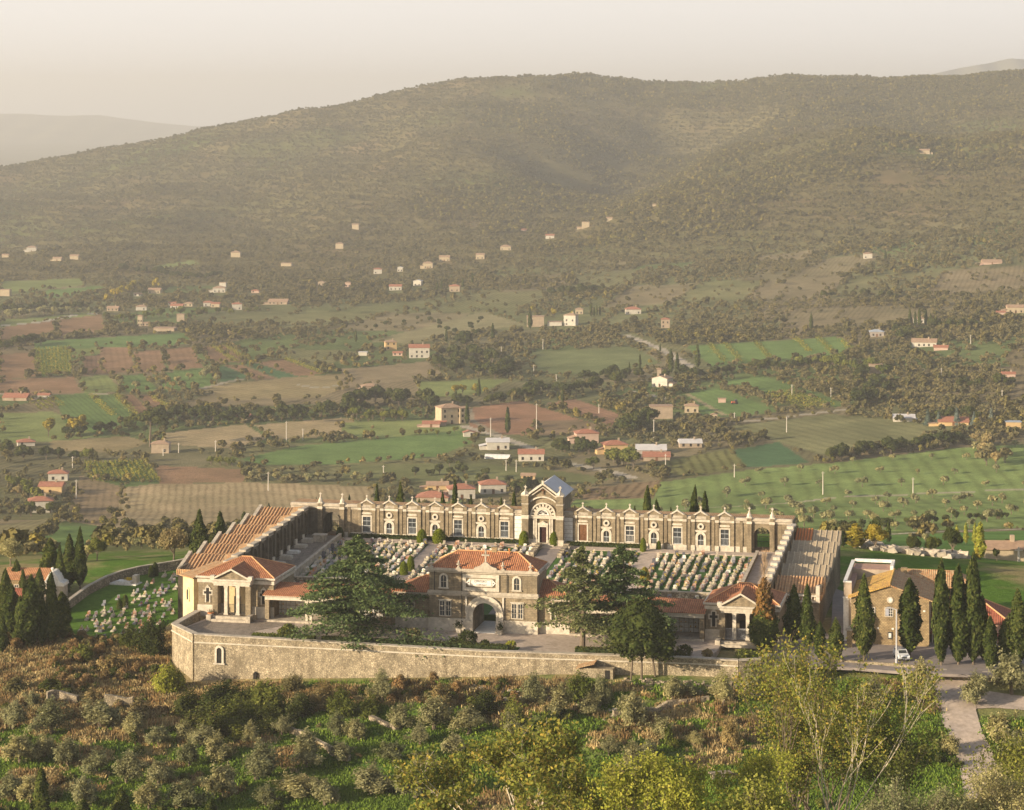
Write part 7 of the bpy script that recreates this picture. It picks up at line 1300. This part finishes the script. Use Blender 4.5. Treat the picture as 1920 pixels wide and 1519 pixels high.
AL = [('oak',[(262,800),(340,786),(430,792),(520,788),(610,780),(690,772)],34,10.5,'dark tree in the long row above the tan fields on the left',None),('green',[(275,812),(330,800),(400,796),(600,790)],12,6,'lower bushy tree at the foot of the long dark row',DGRN),('oak',[(640,765),(700,758),(760,762),(830,765)],17,12,'big dark tree in the row left of the tall farmhouse',None),('green',[(655,785),(700,790),(770,790)],7,7,'mid green tree in front of the row beside the tall farmhouse',None),('oak',[(825,690),(870,705),(930,712),(955,690),(900,670),(850,665),(880,688)],34,11,'tree of the dark wood on the rise in the middle',None),('oak',[(862,650),(885,650)],3,14,'huge round dark tree behind the middle wood',None),('oak',[(885,765),(940,755),(985,745),(1005,735)],16,9.5,'dark tree in the row above the red ploughed field',None),('green',[(1000,735),(1060,745),(1120,730),(1180,715)],17,8,'tree in the hedge right of the red field',DGRN),('oak',[(1080,715),(1160,705),(1240,712),(1290,705)],16,9,'dark tree in the belt near the country church',None),('oak',[(1285,715),(1360,700),(1440,692),(1500,692),(1560,685),(1600,690)],34,8.5,'dark tree in the hedgerow above the right green fields',None),('green',[(1490,690),(1550,688),(1620,700),(1670,705)],12,9,'tree in the hedgerow near the right ruin',GRN),('oak',[(1545,868),(1590,860),(1640,852),(1690,845),(1750,840),(1810,832)],24,9.5,'dark tree in the belt above the bright green slope',None),('brown',[(1810,835),(1850,840),(1870,880)],10,9,'bare brownish tree right of the dark belt',BRN),('oak',[(1038,555),(1070,552),(1100,552),(1135,548)],20,10,'tree of the small black wood on the right slope',None),('oak',[(1175,800),(1180,815),(1200,800),(1225,795)],8,10,'tree around the roofless ruin',None),('oak',[(1045,848),(1080,845),(1110,850)],7,8,'dark tree between the white and pink houses',None),('green',[(1120,880),(1150,878),(1165,870),(1180,880)],7,9,'round tree by the bend below the ochre house',None),('oak',[(0,845),(50,860),(110,862),(160,862)],14,8,'dark tree in the clump behind the left houses',None),('green',[(0,905),(40,920),(60,945),(110,960),(30,970)],18,6,'bushy tree around the left houses',None),('brown',[(0,930),(50,935),(120,950)],8,5,'autumn tinted small tree around the left houses',BRN),('oak',[(105,822),(165,815),(215,808),(240,800)],10,7.5,'dark tree in the row behind the yellow trees',None),('yellow',[(90,818),(93,818)],2,10.5,'tall yellow tree, left pair beside the dark row',None),('yellow',[(128,818),(150,812),(160,812)],4,11,'tall yellow tree in the group of four by the dark row',None),('yellow',[(845,742),(878,740),(920,738)],4,7,'yellow tree before the row above the red field',None),('yellow',[(985,585),(1000,588),(1090,608)],3,9,'yellow tree beside the white villa',None),('oak',[(0,660),(15,655),(60,645),(80,650)],6,11,'dark tree at the left edge above the brown fields',None),('green',[(0,600),(60,592),(150,590),(200,590)],22,8,'tree in the belt along the pale road on the far left',OLV),('oak',[(0,588),(80,582),(160,580)],18,9,'dark tree in the belt on the far left',None),('yellow',[(185,570),(200,570),(255,545),(320,545)],6,12,'tall pale yellow tree beside the village',None),('green',[(205,600),(250,602),(330,590),(420,590),(480,585)],20,7,'tree among the village houses',None),('oak',[(230,510),(300,515),(370,525),(420,520)],26,10,'tree of the dark belt above the village',None),('green',[(790,815),(830,818),(870,808)],5,4,'small tree by the sheds of the tall farmhouse',None),('green',[(845,870),(905,905),(1000,915),(1050,905)],10,5,'bush between the near white houses',DGRN),('green',[(780,895),(820,890),(860,893)],6,5,'low round pine in the dark clump behind the left chapels',DGRN),('oak',[(1000,930),(960,925),(1010,915)],5,7,'dark tree right behind the two white houses',None),('oak',[(1680,625),(1700,640),(1760,618),(1800,620),(1840,612)],18,10,'tree round the right cypress clump',None),('oak',[(1560,700),(1600,705),(1650,735),(1680,742)],8,9,'dark tree before the right ruin',None),('oak',[(1608,765),(1640,760)],3,12,'big round tree beside the pair of poles',None),('green',[(1740,792),(1780,788),(1830,790)],9,7,'umbrella pine behind the long low house',DGRN),('bluefir',[(1720,798),(1735,798),(1845,798),(1862,798),(1874,798)],5,9,'blue grey fir beside the white shed',None),('green',[(1800,730),(1850,725),(1895,720)],9,7,'dark clipped tree in the row at the far right',DGRN),('green',[(225,870),(227,890),(150,855)],3,6,'tree in the tan pasture on the left',None),('green',[(385,872),(410,875),(425,872),(440,880)],5,5,'small round tree in the row above the ploughed field',None),('green',[(470,900),(520,905),(560,905),(640,900),(700,905)],16,4.5,'low bush along the top of the ploughed field',OLV),('brown',[(270,700),(285,705),(330,735),(355,728)],6,6,'orange brown tree between the small fields',None),('green',[(205,715),(225,730),(310,730),(400,700),(405,720)],10,6,'bush in the hedges of the small fields',OLV),('green',[(900,600),(880,640),(800,600),(700,618),(560,640),(620,640)],24,5,'bush in the hedge round the olive brown field',DGRN),('oak',[(1530,560),(1600,555),(1700,560)],10,8,'dark tree on the lower right hillside',None),('green',[(1600,996),(1700,985),(1800,978),(1900,972)],26,3.5,'low bush in the dark hedge above the right lane',DGRN),('farcypress',[(1631,1018),(1668,1015)],6,6,'slim young tree in the short row by the tumbled stones',None),('green',[(500,1000),(560,985),(200,1050),(280,1030),(330,1010)],12,4,'bush on the slope behind the graveyard wall',OLV)]
NMK = {'oak': 'oak_tree', 'brown': 'autumn_tree', 'yellow': 'poplar_tree', 'bluefir': 'fir_tree', 'farcypress': 'slim_tree'}
for k_, pts, n_, hm, lb, mt in AL: along(k_, pts, int(n_*.8) if k_ == 'oak' and n_ > 9 else n_, hm*(.87 if k_ == 'oak' else 1), lb, lb, mt, jit=3 if n_ > 6 else 1.2, name='bush' if hm < 5.5 else NMK.get(k_, 'tree'))
r = thing('umbrella_pine', 'dark umbrella pine with bare trunk leaning over the stone farmhouse', 'pine', Wp(281, 838, 480), 0); c, cs = lumpcrown(19, 9.5, 12, 1500, 1.0, 16, 5, .45, .8); newobj('crown', c, DGRN, r); b = MB(); b.tube((0, 0, -.5), (.5, 0, 14), .55, .4); b.build('trunk', BARK, r)
# vine rows
def vrow(p, q, label, group, mat=WAL, w_=1.0, h=1.6, dens=5):
    a = Vector(Wp(*p, 480)); c = Vector(Wp(*q, 480)); L = (c-a).length; n = int(L*dens)
    f = nr.rand(n); P = np.outer(1-f, a)+np.outer(f, c); P[:, 2] = ground(P[:, 0], P[:, 1]); P += nr.normal(0, 1, (n, 3))*[w_*.4, w_*.3, .3]; P[:, 2] += h*nr.rand(n)*.8+.3
    o = newobj('vine_row', leafcloud(P-np.array(a), .55), mat, None, a); tag(o, label, 'vine row', group)
for i in range(13): f = i/12; vrow((160+110*f, 869-4*f), (180+119*f-8*(1-f), 897+8*f+6*(1-f)), 'yellowing vine row in the small left vineyard', 'rows of the left vineyard')
for i in range(10): f = i/9; vrow((66+63*f, 656-5*f), (72+60*f, 704-2*f), 'yellow vine row in the far left plot', 'rows of the far left plot', dens=3, w_=1.4)
for i in range(5): vrow((52+11*i, 750-1.5*i), (78+11*i, 770-2*i), 'vine row before the low red sheds', 'vine rows before the red sheds', dens=3)
for k, (p, q) in enumerate([((1330,646),(1358,679)),((1355,640),(1391,681)),((1417,642),(1445,675)),((1493,636),(1518,660)),((1528,628),(1565,668)),((1578,640),(1602,663)),((170,741),(212,780)),((218,742),(262,787)),((285,741),(318,770)),((535,674),(608,702)),((418,646),(465,677)),((397,650),(445,680))]): vrow(p, q, 'broad band of yellow vines, %s' % ['leftmost between the right green strips','second from left, thickest of the right strips','third between the right green strips','fourth between the right green strips','fifth between the right green strips','last on the right green strips','left of the narrow green strip','beside the brown strips on the left','right of the brown strips','beside the long brown strip','right of the paired brown plots','between the paired brown plots'][k], 'yellow vine bands', w_=3.5, dens=7)
for i in range(9): f = i/8; vrow((1432+54*f, 740-7*f), (1500+66*f, 768-7*f), 'yellow vine row in the middle of the green field', 'vines in the green field', dens=2.5, w_=1.3)
# olives in the bright green slope
cnt = 0
for i in range(26):
    for j in range(18):
        t = -90+i*17.5+rnd.uniform(-1.2, 1.2); d = 960-j*36+rnd.uniform(-5, 5); x, y = L2W(t, d); x = x+(d-300)*.12; z = float(ground(np.array([x]), np.array([y]))[0]); p = proj(x, y, z)
        if cnt < 295 and p[0] < 1990 and inpoly([p[0]], [p[1]], [(1235,910),(1400,885),(1560,870),(1790,842),(1990,834),(1990,985),(1560,1000),(1460,985),(1100,955)])[0] and rnd.random() < .85:
            s = rnd.uniform(.8, 1.35); put('farolive', i % 3, 'olive_tree', 'small olive tree in the rows of the bright green slope', 'olive tree', (x, y, z-.1), s, s, group='olives of the bright green slope', parts=False, mat=OLV); cnt += 1
# ================================================================ uncountable cover: groves, woods, undergrowth
def scatter(name, label, P, sc_, rot, idx, protos):
    n = len(P); me = bpy.data.meshes.new(name); me.vertices.add(n); me.vertices.foreach_set('co', np.asarray(P, np.float32).ravel())
    for nm, ty, ar in (('sc', 'FLOAT', sc_), ('rt', 'FLOAT', rot), ('ix', 'INT', idx)): a = me.attributes.new(nm, ty, 'POINT'); a.data.foreach_set('value', np.asarray(ar, np.float32 if ty == 'FLOAT' else np.int32))
    o = newobj(name, me); tag(o, label, kind='stuff'); c = bpy.data.collections.new(name+'_kinds')
    for i, pm in enumerate(protos): c.objects.link(bpy.data.objects.new('k%02d_%s' % (i, name), pm))
    g = bpy.data.node_groups.new(name, 'GeometryNodeTree'); g.interface.new_socket('Geometry', in_out='INPUT', socket_type='NodeSocketGeometry'); g.interface.new_socket('Geometry', in_out='OUTPUT', socket_type='NodeSocketGeometry')
    N = g.nodes.new; L = g.links.new; i_ = N('NodeGroupInput'); o_ = N('NodeGroupOutput'); ip = N('GeometryNodeInstanceOnPoints'); ci = N('GeometryNodeCollectionInfo'); ci.inputs['Collection'].default_value = c; ci.inputs['Separate Children'].default_value = True; ci.inputs['Reset Children'].default_value = True
    def na(nm, ty): q = N('GeometryNodeInputNamedAttribute'); q.data_type = ty; q.inputs['Name'].default_value = nm; return q.outputs['Attribute']
    cx = N('ShaderNodeCombineXYZ'); L(na('rt', 'FLOAT'), cx.inputs[2]); L(i_.outputs[0], ip.inputs['Points']); L(ci.outputs[0], ip.inputs['Instance']); ip.inputs['Pick Instance'].default_value = True; L(na('ix', 'INT'), ip.inputs['Instance Index']); L(cx.outputs[0], ip.inputs['Rotation']); L(na('sc', 'FLOAT'), ip.inputs['Scale']); L(ip.outputs[0], o_.inputs[0])
    m = o.modifiers.new('scatter', 'NODES'); m.node_group = g; return o
def whole(kind, i, mat=None):
    o = put(kind, i, 'tmp', 'tmp', 'tmp', (0, 0, 0), parts=False, mat=mat); me = o.data; bpy.data.objects.remove(o); return me
def lowtree(h, r, n, size, mat, seed):
    c, _ = lumpcrown(h, r, .2, n, size, 6, seed, .85, .8); c.materials.append(mat); return c
GOL = m_leaf('grove_leaf', (.13, .117, .058), (.19, .17, .09), (.22, .19, .11), .1, .25); GWD = m_leaf('wood_leaf', (.085, .08, .035), (.13, .118, .052), (.165, .14, .065), .1, .3)
KP = [lowtree(3.6, 2.3, 90, .9, GOL, 1), lowtree(4.2, 2.5, 90, .9, GOL, 2), lowtree(3.2, 2.2, 80, .9, GOL, 3), lowtree(7.5, 4.0, 130, 1.5, GWD, 4), lowtree(6.5, 3.6, 130, 1.4, GWD, 5), lowtree(5, 2.6, 90, 1.1, BRN, 6), lowtree(7, 3, 100, 1.2, m_leaf('gold_leaf', (.2, .18, .05), (.28, .24, .08), None, .2), 7)]
def sample(n, y0, y1, p0=-620, p1=2540):
    px_ = nr.uniform(p0, p1, n); Y = np.sqrt(nr.uniform(y0*y0, y1*y1, n)); X = (px_-CX)/F*Y; Z = ground(X, Y); return px_, X, Y, Z, HY+F*(CAMZ-Z)/Y
def road_mask(X, Y):
    D = np.full(X.shape, 1e9)
    for pts, wd, c in ROADS:
        W_ = [Wp(*p, 480) for p in pts]
        for (x1, y1, _), (x2, y2, _) in zip(W_, W_[1:]): q = np.clip(((X-x1)*(x2-x1)+(Y-y1)*(y2-y1))/((x2-x1)**2+(y2-y1)**2), 0, 1); D = np.minimum(D, np.hypot(X-x1-q*(x2-x1), Y-y1-q*(y2-y1)))
    return D < 6
# hills
px_, X, Y, Z, PYs = sample(230000, 2350, 4420)
tz = (Z+200)/6.2+fbm(X, Y, 120, 3)*.7; ter = ((tz-np.floor(tz)) < .5) | (nr.rand(len(X)) < .3); terr = fbm(X, Y, 500, 3)+.15*(px_ < 900) > -.14; wood = fbm(X+300, Y, 260, 4)-.12*(px_ < 900)+.1*sst(3700, 4200, Y) > .07
k = (wood & (nr.rand(len(X)) < .75)) | (~wood & terr & ter & (nr.rand(len(X)) < .95)) | (~wood & ~terr & (nr.rand(len(X)) < .55*np.clip(.9+fbm(X, Y+700, 70, 3)*3.4, 0, 1)))
k &= (px_ > -300) & (px_ < 2220)
for poly in [f[0] for f in FIELDS]: k &= ~inpoly(px_, PYs, poly)
for h_ in HS_: k &= ~((np.abs(px_-h_[0]) < h_[2]*.6) & (PYs > h_[1]-3) & (PYs < h_[1]+7))
w2 = wood & (nr.rand(len(X)) < .8); idx = np.where(w2, nr.choice([3, 4, 3, 4, 6, 0], len(X)), nr.choice([0, 1, 2, 0, 1, 2, 0, 1, 2, 4], len(X)))
scatter('hillside_groves', 'terraced olive groves and woods covering the hazy hills', np.stack([X, Y, Z], -1)[k], nr.uniform(.5, .98, k.sum()), nr.uniform(0, 6.28, k.sum()), idx[k], KP)
# valley groves
px_, X, Y, Z, PYs = sample(120000, 500, 2350)
den = np.clip(.5+fbm(X, Y, 120, 4)*2.6, 0.0, 1)*np.where((px_ < 900) & (PYs > 640), .55, np.where(PYs > 640, .8, 1.)); q1, q2, q3, qu, qv = parcel(X, Y); den = np.where((Y > 640) & (Y < 2350), np.where(q3*q1 > .42, .06, den*1.1), den); den = np.where((qu < .06) & (Y > 640), .5, den); rowx = (X*.97+Y*.24)/7.5; onrow = np.abs(rowx-np.round(rowx)) < .3
k = (nr.rand(len(X)) < den) & (onrow | (fbm(X+50, Y, 90, 2) > 0)) & (px_ > -250) & (px_ < 2170)
for poly in [f[0] for f in FIELDS]: k &= ~inpoly(px_, PYs, poly)
k &= ~((px_ > 1490) & (px_ < 1990) & (Y < 760)); k &= ~((Y < 640) & (px_ > 440)); k &= ~road_mask(X, Y)
for h_ in HS_: k &= ~((np.abs(px_-h_[0]) < h_[2]*.65) & (PYs > h_[1]-h_[3]*.5) & (PYs < h_[1]+9))
hedgeish = fbm(X+900, Y, 60, 3) > .2; idx = np.where(hedgeish, nr.choice([3, 4, 3, 4, 6, 1, 5], len(X)), nr.choice([0, 1, 2, 0, 1, 2, 0, 1, 2, 4], len(X)))
sv = nr.uniform(.65, 1.15, len(X))*np.where(hedgeish, .8, .92)
scatter('olive_groves', 'olive groves and scrub filling the valley between the fields', np.stack([X, Y, Z], -1)[k], sv[k], nr.uniform(0, 6.28, k.sum()), idx[k], KP)
# bushes along field borders
BX = []
for poly, c, rw, per, st in FIELDS:
    for (x1, y1), (x2, y2) in zip(poly, poly[1:]+poly[:1]):
        if abs(y2-y1)+abs(x2-x1) < 12 or rnd.random() < .25: continue
        a, b_ = Wp(max(-60, min(1980, x1)), y1, 480), Wp(max(-60, min(1980, x2)), y2, 480); L = math.dist(a[:2], b_[:2]); n = int(L/6.5)
        for i in range(n):
            f = rnd.random(); x = a[0]+(b_[0]-a[0])*f+rnd.gauss(0, 1.3); y = a[1]+(b_[1]-a[1])*f+rnd.gauss(0, 1.3)
            if vnoise(np.array([f*L/30]), np.array([x1*.13]))[0] > .42: BX.append((x, y))
BX = np.array(BX); Z = ground(BX[:, 0], BX[:, 1]); n = len(BX); scatter('field_hedges', 'scrubby hedges and verges along the field borders', np.stack([BX[:, 0], BX[:, 1], Z], -1), nr.uniform(.25, .75, n), nr.uniform(0, 6.28, n), nr.choice([0, 1, 3, 4, 5, 6], n), KP)
# near undergrowth
def tuft(n, h, w_, size, mat, seed, up=True):
    rs = np.random.RandomState(seed); P = rs.normal(0, w_, (n, 3)); P[:, 2] = np.abs(rs.normal(0, h*.5, n)); V = []
    A = rs.uniform(0, 6.28, n); dx = np.cos(A)*size*.22; dy = np.sin(A)*size*.22; B = P*[1, 1, 0]; tip = B+np.stack([rs.normal(0, .25*h, n), rs.normal(0, .25*h, n), h*rs.uniform(.5, 1.2, n)], -1)
    V = np.stack([B-np.stack([dx, dy, dx*0], -1), B+np.stack([dx, dy, dx*0], -1), tip+np.stack([dx, dy, dx*0], -1)*.3, tip-np.stack([dx, dy, dx*0], -1)*.3], 1).reshape(-1, 3); me = npmesh('tuft', V, np.arange(4*n).reshape(-1, 4)); me.materials.append(mat); return me
def bushm(r, n, size, mat, seed):
    c, _ = lumpcrown(r*1.5, r, -.2*r, n, size, 7, seed, .8, .55); c.materials.append(mat); return c
DRY = m_leaf('dry_grass', (.34, .26, .14), (.52, .42, .24), (.40, .30, .15), .2, .25); GRS = m_leaf('fresh_grass', (.10, .17, .03), (.18, .26, .05), None, .2, .3); RUS = m_leaf('russet_scrub', (.19, .125, .065), (.26, .175, .095), (.15, .135, .06), .2, .3)
KN = [tuft(46, .55, .35, .5, DRY, 1), tuft(46, .4, .4, .45, DRY, 2), tuft(40, .3, .45, .4, GRS, 3), bushm(.9, 420, .14, BRN, 4), bushm(1.1, 480, .15, RUS, 5), bushm(1.0, 480, .14, DGRN, 6), bushm(.8, 400, .13, GRN, 7), tuft(60, .7, .5, .4, RUS, 8)]
px_, X, Y, Z, PYs = sample(52000, 292, 402, -80, 2000)
t, d = (X-X0)*C_-(Y-Y0)*S_, (X-X0)*S_+(Y-Y0)*C_
out = ~((t > -48.2) & (t < 53) & (d > -19) & (d < 62)); out &= ~((px_ > 1440) & (Y > 357)); out &= ~inpoly(px_, PYs, [(1745,1250),(1810,1255),(1990,1305),(1990,1350),(1845,1345),(1850,1390),(1885,1440),(1895,1519),(1810,1519),(1795,1440),(1760,1350),(1745,1290)])
out &= ~(inpoly(px_, PYs, [(130,1160),(200,1080),(340,1062),(345,1180),(225,1205),(135,1195)]))
gmv = np.clip(.5+fbm(X, Y, 16, 4)*3.4+fbm(X+31, Y, 3, 2), 0, 1); lb = (1-sst(300, 470, px_))*sst(1120, 1200, PYs)*(1-sst(1320, 1400, PYs)); rd = np.exp(-((PYs-1310)/26)**2)*(px_ > 330)*(px_ < 1100); gmv = np.clip(gmv-lb*1.1-rd*.7+.12+.25*sst(1320, 1360, PYs)*(.15+.85*sst(480, 700, px_))+.3*sst(1400, 1460, px_)*sst(1200, 1250, PYs), 0, 1)
dry_ = gmv < .5; patch = fbm(X+77, Y, 9, 3) > .02; u = nr.rand(len(X))
thick = np.clip(rd+lb*.8, 0, 1)
keep = out & ((dry_ & (u < .55)) | (~dry_ & (u < .7)))
idx = np.where(dry_, np.where(patch & (nr.rand(len(X)) < .03+.28*thick), nr.choice([3, 4, 5, 3, 4, 6], len(X)), nr.choice([0, 1, 0, 1, 2, 7], len(X))), np.where(nr.rand(len(X)) < .012, nr.choice([5, 6, 3], len(X)), 2))
keep &= ~((idx >= 3) & (idx < 7) & inpoly(px_, PYs, [(1430,1262),(1760,1262),(1760,1519),(1600,1519)]))
scatter('undergrowth', 'dry grass, green grass and brown scrub on the slopes below the wall', np.stack([X, Y, Z], -1)[keep], nr.uniform(.6, 1.35, keep.sum()), nr.uniform(0, 6.28, keep.sum()), idx[keep], KN)
# ---------------------------------------------------------------- big near trees at the bottom of the picture
loc, H = neartree(1562, 1215, 232); branchtree('tall_tree', 'tall nearly bare tree with pale branches at the bottom right', 'tree', loc, H, 21, PALEB, WAL, 3800, .18, .34, 4, .11, 2, 2, .45, (2, 3), .5, .31)
loc, H = neartree(1492, 1180, 240); branchtree('tall_tree', 'leafy pale green tree with a pointed spray top left of the bare branches', 'tree', loc, H, 33, BARK, WAL, 6500, .19, .26, 5, .14, 2, 3, .34, (2, 3), .6, .28)
loc, H = neartree(1545, 1255, 245); branchtree('leafy_tree', 'broad yellow green leafy tree behind the bare branches', 'tree', loc, H, 36, BARK, WAL, 17000, .18, .48, 5, .14, 3, 4, .38, (2, 3), .2, .27)
loc, H = neartree(1425, 1425, 225); branchtree('leafy_tree', 'low yellow green leafy tree at the left foot of the bare one', 'tree', loc, H, 37, BARK, LIME, 8000, .17, .5, 5, .12, 3, 3, .4, (2, 3), .2, .3)
loc, H = neartree(1645, 1340, 244); branchtree('leafy_tree', 'dull olive green leafy tree right of the bare branches', 'tree', loc, H, 35, BARK, GRN, 9000, .18, .5, 5, .14, 3, 3, .4, (2, 3), .2, .3)
loc, H = neartree(985, 1352, 215); branchtree('walnut_tree', 'big autumn tree with drooping yellow green leaves at the bottom centre', 'tree', loc, H, 41, PALEB, WAL, 14000, .24, .62, 5, .18, 3, 4, .42, (2, 3), .12, .30)
loc, H = neartree(1235, 1432, 205); branchtree('tree', 'bright lime green leafy tree at the bottom right of centre', 'tree', loc, H, 47, BARK, LIME, 13000, .17, .5, 5, .14, 2, 4, .36, (2, 3), .3, .32)
loc, H = neartree(1405, 1492, 200); branchtree('bush', 'bright green ivy and leaves at the foot of the tall tree', 'bush', loc, H, 49, BARK, IVY, 9000, .2, .6, 4, .14, 1, 5, .8, (2, 3), .1, .32)
loc, H = neartree(1715, 1490, 195); branchtree('olive_tree', 'large feathery olive crown filling the bottom right, left half', 'olive tree', loc, H, 51, BARK, OLV, 20000, .12, .6, 5, .16, 2, 5, .32, (2, 3), .2, .32)
loc, H = neartree(1915, 1455, 198); branchtree('olive_tree', 'large feathery olive crown in the bottom right corner', 'olive tree', loc, H, 53, BARK, OLV, 20000, .12, .6, 5, .16, 2, 5, .32, (2, 3), .2, .32)
loc, H = neartree(1945, 1370, 232); branchtree('tree', 'green leafy tree at the right edge above the big olive crown', 'tree', loc, H, 57, BARK, GRN, 9000, .17, .5, 4, .14, 1, 5, .55, (2, 3), .3, .32)
